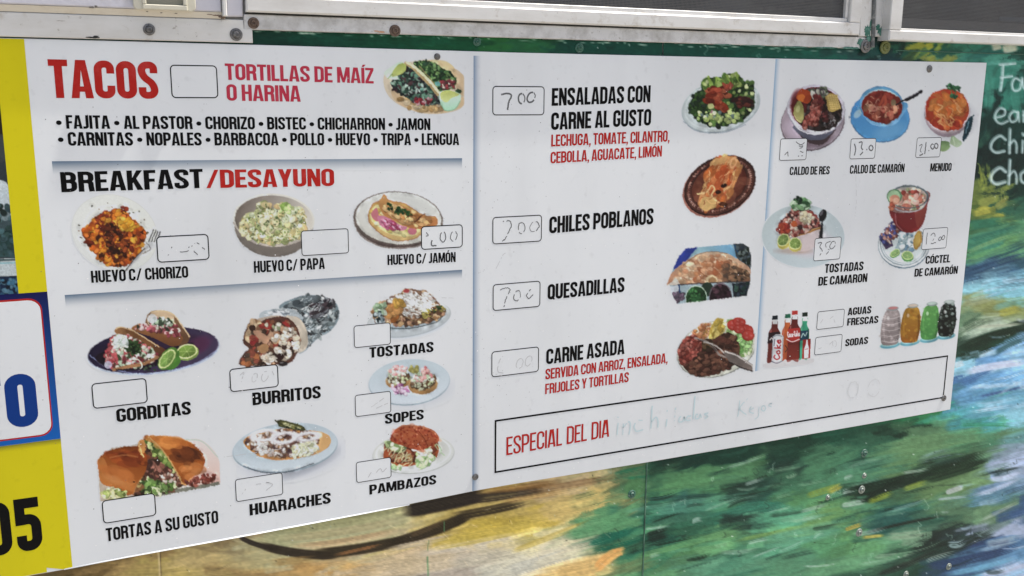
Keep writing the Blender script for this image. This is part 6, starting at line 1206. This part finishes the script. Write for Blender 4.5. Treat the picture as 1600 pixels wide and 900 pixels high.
for x0, y0, rx, ry in ((1146, 508, 10.5, 8.5), (1155, 503, 10.5, 7), (1166, 516, 11.5, 9), (1169, 524, 10, 8.5), (1155, 514, 9, 7)):
    c.ell(x0, y0, rx, ry, '#942820', 10); c.ell(x0, y0, rx * .86, ry * .84, '#a83830', 10)
    for k in range(3): c.ell(x0 + rx * .45 * math.cos(k * 2.1), y0 + ry * .45 * math.sin(k * 2.1), 2, 1.5, '#b86058', 30 * k, .8)
P = [(1060, 545), (1070, 530), (1082, 524), (1094, 532), (1100, 545), (1090, 562), (1075, 572), (1063, 568)]
c.poly(P, '#4c201c'); c.blobs(P, 190, (1.6, 2.8), ['#843c34', '#9c5448', '#6c2c24', '#5c2420', '#a8685c'], 1.5)
P = [(1098, 546), (1112, 536), (1122, 526), (1140, 520), (1150, 530), (1154, 544), (1150, 562), (1142, 574), (1120, 582), (1096, 588), (1078, 582), (1068, 572), (1085, 562)]
c.poly(P, '#3a221c'); c.blobs(P, 330, (1.4, 3.6), ['#4c2c24', '#34201a', '#5c3c30', '#6c4838', '#2a1814', '#54382c'], 1.9, -10); c.blobs([(1098, 530), (1112, 530), (1116, 545), (1100, 550)], 34, (1.5, 3), ['#34241c', '#54402c', '#2c2418'], 1.8)
c.line([(1086, 528), (1104, 534), (1116, 544), (1124, 554), (1134, 558)], 3, '#706864'); c.line([(1090, 530), (1108, 537), (1120, 549)], 1.1, '#241c1c'); c.line([(1100, 534), (1118, 540), (1132, 552)], 2.2, '#94908c'); c.poly([(1131, 552), (1134, 547), (1150, 552), (1176, 570), (1176, 580), (1164, 577), (1140, 566)], '#4c4644', False, 1, '#5c5450'); c.line([(1133, 549), (1152, 556), (1176, 572)], 2.2, '#a09c98'); c.line([(1140, 566), (1160, 575), (1176, 580)], 1.8, '#1c1818')
c.clip([(1050, 490), (1181, 490), (1179, 545), (1176, 581), (1150, 580), (1120, 600), (1050, 600)]); pic(c, 'printed picture of carne asada with rice, beans and salad', .15)
# caldo de res
c = Cv(1214, 126, 1328, 240, CE, PR)
e = c.emask(1272, 192, 53, 44, -30, 8); c.put(e[0], e[1] * .2, hexc('#848ca0'))
c.ell(1270, 190.5, 51, 44, '#4c4248', -25); c.ellg(1270, 189.5, 50, 43, '#8c8088', '#787078', -25); c.ell(1250, 205, 26, 16, '#a89cac', 30, .7, 10); c.ell(1280, 220, 22, 9, '#5c5058', -20, .9, 4); c.poly([(1250, 205), (1305, 195), (1296, 216), (1284, 226), (1262, 222)], '#33292c'); c.poly([(1240, 196), (1300, 200), (1290, 216), (1272, 219), (1256, 215)], '#545a70', c2='#40465a')
c.ell(1275, 171.5, 45.5, 38.5, '#7c7c8c', 8); c.ellg(1275, 170.5, 44.8, 37.8, '#a0a0b0', '#b4b4be', 8); c.line([(1236, 185), (1250, 203), (1272, 209.5), (1296, 204), (1312, 190)], 1.8, '#c4c4cc'); c.ell(1276, 170, 39.5, 34, '#5c1c20', 8); c.ell(1278, 172, 38, 33, '#1c1412', 8)
c.ell(1248, 164, 13, 24, '#5c1c1e', 0, .8, 4); c.blobs(('e', 1282, 182, 30, 20, 0), 130, (1.3, 3.6), ['#1c1818', '#0e0c0e', '#2c2424', '#241c1c', '#3c3434'], 1.8); c.strands(('e', 1288, 184, 20, 14, 0), 16, (3, 7), 1, ['#8c8c8c', '#6c6c70'], -60); c.blobs([(1262, 140), (1290, 138), (1296, 152), (1270, 150)], 50, (1.6, 3.6), ['#2c3024', '#4c5444', '#1c201c', '#8c8c80', '#303828'], 1.7)
for x0 in (1268, 1280, 1288): c.ring(x0, 144, 7, 5, .8, '#342c34', 10, .8)
c.poly([(1245, 148), (1252, 139), (1264, 142), (1268, 152), (1262, 162), (1250, 158), (1244, 154)], '#9c3c1c'); c.poly([(1246, 150), (1254, 147), (1258, 152), (1254, 159), (1247, 156)], '#c06428'); c.poly([(1256, 156), (1262, 148), (1268, 152), (1262, 162)], '#8c3418'); c.ell(1271, 149, 4, 8, '#a0a098', -20)
c.poly([(1240, 172), (1244, 162), (1249, 157), (1254, 164), (1256, 178), (1254, 190), (1248, 190), (1241, 182)], '#7c7c44', c2='#94905c'); c.line([(1241, 181), (1246, 188), (1252, 191)], 1.6, '#b0ac78'); c.ell(1247, 170, 3, 6, '#a4a474', 10, .7)
P = [(1254, 194), (1258, 184), (1266, 174), (1268, 160), (1276, 156), (1284, 162), (1284, 172), (1278, 184), (1276, 196), (1264, 194), (1258, 201)]
c.poly(P, '#6c2c24'); c.blobs(P, 110, (1.2, 3), ['#7c3830', '#94544a', '#5c221c', '#a06c60'], 1.8, -60); c.blobs([(1284, 165), (1292, 175), (1292, 190), (1284, 184)], 30, (1.3, 3), ['#3c1c1c', '#5c2c2c', '#241414'], 1.8); c.blobs([(1272, 150), (1288, 152), (1284, 162), (1272, 158)], 20, (1.4, 3), ['#6c2c2c', '#4c1c1c', '#84443c'], 1.8)
c.poly([(1290, 152), (1294, 147), (1303, 146), (1308, 152), (1313, 166), (1310, 171), (1300, 175), (1294, 172), (1292, 160)], '#a08848')
for i in range(5):
    for j in range(7): c.ell(1294 + i * 3.4 + j * .8, 150 + j * 3.3 - i * .2, 1.5, 1.4, '#b8a464', 0, .9)
pic(c, 'printed picture of beef soup with corn and carrot', .12, .6)
# caldo de camaron
c = Cv(1324, 126, 1446, 232, CE, PR)
c.ell(1375, 184.5, 46.5, 38, '#3c648c', 8); c.ellg(1375, 183.5, 45.8, 37.2, '#3a7cb4', '#4c94c8', 8, 60); c.ell(1390, 205, 24, 12, '#70aad0', -20, .5, 10); c.poly([(1343, 165), (1415, 160), (1408, 184), (1394, 196), (1366, 196), (1350, 182)], '#4c90be', c2='#78acd0'); c.ell(1340, 178, 5, 8, '#9cb4c4', 40, .7, 2)
c.ell(1377, 163.5, 34.5, 28.5, '#2c5c84', 6); c.ellg(1377, 163, 34, 28, '#5c9cc4', '#4888b8', 6); c.ellg(1378, 165.5, 32, 26, '#94b0bc', '#6ca4c8', 6); c.ell(1378, 167, 32, 25, '#70201a', 6)
c.blobs(('e', 1378, 168, 29, 22, 6), 90, (2, 5), ['#742820', '#642018', '#84342a', '#5c1c18'], 1.7, None, .8, .1, .7); c.blobs([(1356, 165), (1400, 162), (1398, 180), (1362, 186)], 30, (1.8, 4), ['#a05c48', '#8c4034', '#b07c60', '#94503c'], 2); c.line([(1374, 165), (1378, 158), (1382, 150), (1384, 160), (1380, 166)], 4, '#a04430'); c.ring(1366, 170, 4, 3, 1.8, '#b07060', 0, .8); c.ring(1380, 170, 4, 3, 1.8, '#a86450', 0, .8); c.ell(1353, 168, 4, 7, '#6c4c38', 20, .8); c.ell(1396, 160, 4, 5, '#5c5c44', 0, .8); c.strands(('e', 1378, 168, 26, 18, 6), 20, (3, 8), 1.2, ['#b88468', '#c09c84'])
c.line([(1400, 164), (1412, 157), (1420, 153)], 2.2, '#15151a'); c.line([(1416, 156), (1428, 150), (1439, 143)], 5, '#15151a'); c.line([(1420, 152), (1436, 143)], 1.1, '#5c5c64')
pic(c, 'printed picture of shrimp soup in a blue cup and saucer', .1, .5)
# menudo
c = Cv(1436, 124, 1530, 244, CE, PR)
e = c.emask(1484, 186, 42, 34, 0, 8); c.put(e[0], e[1] * .3, hexc('#888c98')); c.ell(1479.5, 177, 35.5, 37, '#7c7078', -10); c.ell(1480, 173.5, 36, 35.5, '#94888c', -10); c.ell(1480, 172, 35.5, 34, '#b4aab0', -10); c.ellg(1480, 171.5, 34, 32.5, '#a83a20', '#a83c28', -10)
c.blobs(('e', 1480, 172, 31, 29, -10), 110, (2.5, 6), ['#b04424', '#a83820', '#bc5c2c', '#b46030', '#982c1c'], 1.8, None, .8, .15, .8); c.blobs([(1454, 158), (1480, 148), (1508, 160), (1506, 178), (1480, 182), (1458, 172)], 50, (3, 6.5), ['#b8682c', '#bc7438', '#b05428'], 1.7, None, .65, .3, .85)
for k in range(16):
    x0, y0 = c.inside([(1460, 150), (1500, 152), (1500, 190), (1466, 192)]); c.line([(x0, y0), (x0 + c.rs.uniform(-8, 8), y0 + c.rs.uniform(3, 9)), (x0 + c.rs.uniform(-4, 12), y0 + c.rs.uniform(8, 16))], 2.3, c.rs.choice(['#c48850', '#b87440', '#c89860']), .85); 
for k in range(9): x0, y0 = c.inside(('e', 1480, 172, 26, 25, 0)); c.line([(x0, y0), (x0 + 6, y0 + 5), (x0 + 10, y0 + 3)], .9, '#7c2414', .7)
for x0, y0 in ((1484, 136), (1495, 138), (1490, 149)): c.blobs(('e', x0, y0, 6, 3.5, 0), 11, (1, 2.2), ['#2c6440', '#3c8050', '#1c4830'], 1.6)
c.line([(1484, 136), (1488, 148)], 1, '#3c7048'); c.line([(1495, 138), (1492, 148)], 1, '#3c7048')
c.poly([(1518, 181), (1520, 186), (1518, 200), (1510, 216), (1504, 220), (1507, 200), (1512, 187)], '#14303c'); c.line([(1522, 180), (1516, 184)], 1.6, '#24404c'); c.line([(1514, 190), (1509, 208)], 1.4, '#5c8090')
c.poly([(1465, 222), (1472, 220), (1483, 222), (1484, 230), (1478, 236), (1470, 236), (1465, 230)], '#5c7850', c2='#7c9468'); c.poly([(1484, 222), (1488, 212), (1496, 217), (1503, 224), (1496, 230), (1488, 227)], '#74886c', c2='#94a48c'); c.line([(1489, 214), (1492, 227)], 1, '#a8b49c')
pic(c, 'printed picture of menudo with a green pepper and limes', .1)
# tostadas de camaron
c = Cv(1184, 300, 1326, 424, CE, PR)
c.ellg(1255, 369, 64.5, 49, '#98a8b2', '#a0b0be', 4, 60); c.ell(1255, 369, 46, 34, '#a8b2ba', 4, .5, 12); c.ell(1265, 380, 34, 22, '#b09ca0', 0, .45, 10); c.ell(1240, 392, 28, 5, '#8c705c', 0, .5, 4)
c.poly([(1244, 372), (1280, 354), (1284, 356), (1280, 378), (1262, 392), (1240, 390)], '#b0a4a4', al=.85); c.line([(1240, 370), (1260, 364), (1282, 356)], 2.6, '#a87434'); c.line([(1242, 368), (1262, 362), (1281, 354)], 1.2, '#c89c58')
P = [(1215, 356), (1220, 346), (1230, 336), (1238, 328), (1262, 326), (1274, 336), (1282, 350), (1270, 358), (1252, 366), (1234, 370), (1220, 366), (1215, 360)]
c.poly(P, '#54302c'); c.blobs(P, 260, (1.4, 3.2), ['#9c5c54', '#7c3430', '#b49488', '#5c2c2c', '#b8b0a0', '#843c34', '#342424', '#a87c70', '#c0b8ac'], 1.5); c.blobs([(1216, 350), (1232, 350), (1232, 366), (1218, 364)], 26, (1.8, 3.8), ['#8c2c24', '#a0402c', '#6c2420'], 1.5); c.blobs([(1252, 330), (1272, 338), (1262, 350), (1250, 345)], 34, (1.6, 3.2), ['#c4c0ac', '#b8b094', '#a89c7c'], 1.4); c.ell(1241, 350, 5, 5, '#a8502c', 0)
c.blobs([(1238, 322), (1242, 312), (1254, 310), (1266, 318), (1268, 324), (1250, 328), (1240, 328)], 60, (1.8, 3.8), ['#2c5434', '#486c48', '#8ca88c', '#1c3424', '#6c9068', '#a4bca0'], 2, 0); c.blobs([(1246, 308), (1252, 307), (1254, 314), (1246, 314)], 8, (1.2, 2.4), ['#14241c', '#243c2c'], 1.5)
lime(c, 1224, 375, 11.5, 9.5, -50, '#b0a850', '#6f8c48', (1, 4)); lime(c, 1242.5, 380.5, 10.5, 10, 0, '#b4ac54', '#7c9c4c', (0, 3))
c.ell(1285.5, 336.5, 6, 9.6, '#16171b', 18); c.ell(1283.5, 333, 2, 4.6, '#4c4c54', 18); c.poly([(1284, 345), (1286, 346), (1286, 372), (1279, 372), (1282, 355)], '#18191d', False)
pic(c, 'printed picture of a shrimp tostada with lime halves and a spoon', .12)
# coctel de camaron
c = Cv(1366, 284, 1456, 424, CE, PR)
c.ell(1412, 383, 40, 36.5, '#4c6478', 4); c.ell(1412, 382, 39.5, 35.5, '#b4bcc4', 4); c.ring(1412, 382, 36, 32, 1, '#5c7488', 4, .8); c.ring(1412, 382, 33, 29, .8, '#6c8498', 4, .6); c.ellg(1412, 380, 32, 28, '#9cacb4', '#b0bcc4', 4)
c.poly([(1404, 360), (1428, 360), (1424, 372), (1430, 384), (1430, 392), (1400, 394), (1402, 380), (1408, 370)], '#8ca4b4', c2='#7c94a8'); c.blobs([(1406, 362), (1426, 362), (1428, 390), (1402, 390)], 34, (1.4, 3.4), ['#a8bcc8', '#5c7c94', '#c0ccd4', '#7c98ac'], 2)
for k in range(3):
    bx = 1378 + k * 7; by = 370 - k * 9; c.poly([(bx - 5, by), (bx + 8, by - 8), (bx + 18, by + 14), (bx + 6, by + 20)] if k == 0 else [(bx - 4, by - 2), (bx + 6, by - 9), (bx + 20, by + 8), (bx + 8, by + 14)], '#3c3450', False); c.blobs([(bx - 4, by), (bx + 6, by - 8), (bx + 16, by + 8), (bx + 6, by + 14)], 26, (1.2, 2.6), ['#8c6c64', '#2c3064', '#b0a498', '#6c3c34', '#444c84'], 1.8, 60)
c.poly([(1393, 325), (1396, 345), (1404, 358), (1418, 364), (1434, 360), (1444, 345), (1449.5, 318), (1449, 300)], '#6c2a2e', c2='#741e20'); c.poly([(1390, 300), (1394, 326), (1400, 332), (1420, 332), (1440, 326), (1449.5, 312), (1447, 298)], '#7c5c58'); c.line([(1399, 334), (1401, 350), (1410, 360)], 2, '#a4686c', .7); c.poly([(1430, 330), (1447, 318), (1444, 340), (1434, 356)], '#8c4438', al=.6)
c.ell(1420, 307.5, 30, 17.5, '#5c6c74', 0); c.ellg(1420, 308, 28.5, 16, '#8c8c88', '#9c6c60', 0); c.blobs(('e', 1422, 311, 25, 15, 0), 130, (1.6, 4), ['#b47464', '#a84c40', '#c09484', '#b8b0a0', '#8c3830', '#7c8464', '#c8a898'], 1.5); c.blobs(('e', 1424, 314, 18, 10, 0), 20, (2.6, 4.6), ['#b8705c', '#c4988c', '#c0a894'], 1.4); c.line([(1394, 318), (1402, 328), (1420, 331), (1438, 327), (1448, 316)], 1.5, '#94a0a8', .9); c.ring(1420, 307.5, 29.5, 17.5, 1.1, '#3c4c58', 0, .8)
c.ell(1397.5, 307, 12, 11.6, '#4c7054', 0); c.ell(1397, 307, 10, 9.6, '#84a080', 0); c.ell(1398, 312, 8, 7.6, '#b88068', 20); c.ell(1400, 313, 4.6, 4, '#c89c84', 0); c.blobs([(1388, 318), (1396, 318), (1398, 326), (1390, 328)], 10, (1.6, 3), ['#a4503c', '#b86c50'], 1.4)
c.ell(1434, 375, 6.5, 15, '#a47c34', 12); c.ell(1433.5, 375, 4.6, 12, '#b89c4c', 12); lime(c, 1398.5, 395, 8.5, 5.6, -35, '#4c8048', '#7ca468', (0, 1.5)); lime(c, 1418, 399, 9.4, 7.4, 10, '#4c8048', '#7ca468', (0, 2.4))
pic(c, 'printed picture of a shrimp cocktail goblet on a plate', .12, .5)
# aguas frescas
c = Cv(1370, 466, 1500, 546, .95, PR)
for (x0, yt, yb2, rw, top_, c0, c1) in ((1392.5, 481, 538, 15.5, '#a06c6c', '#8c8484', '#6c6464'), (1423.5, 477, 534, 15.5, '#a89c90', '#a07828', '#8c5418'), (1453.5, 474, 529, 14.5, '#9cb0b0', '#58944c', '#408040'), (1480.5, 471, 524, 14, '#8c9898', '#141a1a', '#080c0b')):
    k = -.06; c.ell(x0 - 2, yb2 + 1.5, rw, 5, '#5c98a8', -8); c.ell(x0 - 2, yb2 - .5, rw - 2, 3.6, '#84b4c0', -8)
    P = [(x0 - rw * .5 + 2, yt + 4), (x0 + rw * .5 + 2, yt + 3), (x0 + rw * .92, yt + 14), (x0 + rw - .5, yt + 30), (x0 + rw * .85 - 1, yb2 - 10), (x0 + rw * .6 - 2, yb2), (x0 - rw * .7 - 2, yb2 + 1), (x0 - rw - 1, yb2 - 12), (x0 - rw, yt + 28), (x0 - rw * .8 + 1, yt + 12)]
    c.poly(P, c0, c2=c1); c.line([(x0 - rw * .6, yt + 12), (x0 - rw * .75, yt + 30), (x0 - rw * .7, yb2 - 10)], 2.6, np.clip(hexc(c0) * 1.18, 0, 255), .5); c.line([(x0 + rw * .75, yt + 16), (x0 + rw * .8, yt + 34), (x0 + rw * .6, yb2 - 6)], 3, hexc(c1) * .72, .6)
    c.blobs(P, 60, (.8, 2.2), [c0, c1, np.clip(hexc(c0) * 1.15, 0, 255)], 1.6, None, 1, 0, .5); c.ell(x0 + 3, yt + 1, 8.4, 3.4, '#707c80', -4); c.ell(x0 + 3, yt + .2, 7.4, 2.2, top_, -4)
    if x0 < 1400:
        for q in range(9): yy = yt + 14 + q * 4.6; c.line([(x0 - rw * .92, yy + 1), (x0, yy + 3.2), (x0 + rw * .9, yy - .6)], 1.1, '#6c6464' if q % 2 else '#b8b0b0', .7)
    if x0 > 1475: c.blobs(P, 60, (1, 2.4), ['#34403c', '#0c1010', '#5c6868', '#1c2420'], 1.4)
    c.ell(x0 - rw * .3, yt + 16, 2, 3, '#dcdcdc', 0, .45)
pic(c, 'printed picture of four jars of coloured fruit water', .06, .15)
# sodas
c = Cv(1192, 480, 1272, 576, .8, PR)
def bottle(x, yt, yb2, w, cap, body, lab, capw=4.2):
    s_ = (yb2 - yt) / 80
    c.poly([(x - 4 + 1, yt + 9 * s_), (x + 4 + 1, yt + 9 * s_), (x + w * .55, yt + 20 * s_), (x + w, yt + 30 * s_), (x + w, yt + 42 * s_), (x + w * .95 - 1, yt + 52 * s_), (x + w * .9 - 2, yb2 - 2), (x + w * .4 - 2, yb2), (x - 3, yb2 - 2.5), (x - w * .5 - 3, yb2 + .5), (x - w - 2, yb2 - 2), (x - w - .5, yt + 55 * s_), (x - w + .5, yt + 30 * s_), (x - w * .5, yt + 20 * s_)], body[0], c2=body[1])
    c.poly([(x - 3.4 + 1, yt + 6), (x + 3.6 + 1, yt + 6), (x + 4 + 1, yt + 13), (x - 4 + 1, yt + 13)], '#b4b8bc', False); c.poly([(x - capw + 1, yt), (x + capw + 1, yt - .8), (x + capw + 1, yt + 5.6), (x - capw + .6, yt + 6.4)], cap, False); c.line([(x - w * .55, yt + 24 * s_), (x - w * .7, yt + 36 * s_)], 1.4, '#b07070' if body[0] != '#2c8c68' else '#7cc0a0', .6); c.line([(x + w * .85, yt + 28 * s_), (x + w * .8, yb2 - 6)], 1.8, hexc(body[0]) * .45, .8)
bottle(1230, 491, 564, 8.5, '#1c5c44', ('#b05428', '#a44c2c'), None)
bottle(1257, 488.5, 562, 7.2, '#14201c', ('#2c8c68', '#3c9c7c'), None); c.poly([(1250, 517), (1263, 516), (1262, 530), (1249, 533)], '#183c50', False); c.line([(1252, 527), (1255, 521), (1258, 525), (1261, 519)], 1.2, '#9cbcc4')
bottle(1210, 493.5, 567, 9.6, '#141c24', ('#5c2420', '#6c2c28'), None); c.poly([(1201, 520), (1218, 518), (1217, 534), (1199, 537)], '#201418', False); c.line([(1203, 531), (1206, 528), (1208, 532)], 1.4, '#a8a4a4')
bottle(1241, 485.8, 565, 10, '#a8302c', ('#4c1c1a', '#7c2c24'), None, 4.4); c.poly([(1231, 514), (1250.5, 512), (1249, 533), (1230, 536)], '#a02c28', False); c.line([(1229, 530), (1238, 534), (1249, 530)], 1.3, '#d0b8b8')
def script(txt, x, y, w, h, col, wd, rot=0):
    G = {'C': [[(.8, .15), (.4, 0), (.05, .5), (.4, 1), (.85, .8)]], 'o': [[(.5, .4), (.1, .6), (.3, 1), (.75, .8), (.5, .4)]], 'c': [[(.7, .45), (.2, .55), (.25, 1), (.75, .9)]], 'a': [[(.65, .45), (.15, .6), (.25, 1), (.65, .75), (.68, .45), (.75, 1)]],
         '-': [[(.1, .65), (.8, .6)]], 'l': [[(.35, 0), (.3, .9), (.6, 1)]], 'k': [[(.2, 0), (.2, 1)], [(.75, .4), (.25, .7), (.8, 1)]], 'e': [[(.15, .7), (.7, .6), (.5, .4), (.1, .7), (.4, 1), (.8, .85)]]}
    n = len(txt); a = math.radians(rot)
    for i, ch in enumerate(txt):
        for st in G[ch]:
            pts = []
            for (u, v) in st: dx = (i + u) * w / n; dy = (v - .5) * h; pts.append((x + dx * math.cos(a) - dy * math.sin(a), y + dx * math.sin(a) + dy * math.cos(a)))
            c.line(pts, wd, col)
script('Coca-Cola', 1230.5, 523, 19, 8, '#e0d4d4', 1.1, -7)
c.poly([(1208, 526), (1212, 522.5), (1221, 522.5), (1224.5, 526), (1222.5, 562), (1219, 566), (1208.5, 567), (1205.5, 564)], '#a4a8b0', False, 1, '#b4b8bc', (1, 0)); c.line([(1208, 526), (1215, 524), (1224, 526)], 1.6, '#6c7480'); c.line([(1206, 565), (1214, 567.5), (1222, 564)], 1.8, '#50586c'); c.line([(1223.5, 528), (1221.5, 562)], 1.3, '#7c8490'); c.line([(1208, 530), (1206.5, 560)], 1.2, '#848c98')
script('Coke', 1213.5, 562, 33, 9, '#a4242c', 2.0, -86); c.line([(1209.5, 540), (1210.5, 530)], 1.4, '#44485c')
c.poly([(1254.5, 531), (1267, 529), (1265.5, 559.5), (1253, 561)], '#982420', False); c.poly([(1260, 531), (1262, 531), (1262.4, 538), (1264, 544), (1263, 559), (1256.4, 560), (1256.6, 545), (1259, 538)], '#c8c4c8', False); c.line([(1257.5, 546), (1262.5, 545)], 1.2, '#a4484c')
c.line([(1227, 540), (1230, 545), (1227, 550)], 1.5, '#4c2c24'); c.poly([(1199, 567), (1266, 560), (1265, 568), (1200, 575)], '#9c9698', al=.35)
pic(c, 'printed picture of soda bottles and cans', .03, 0.)
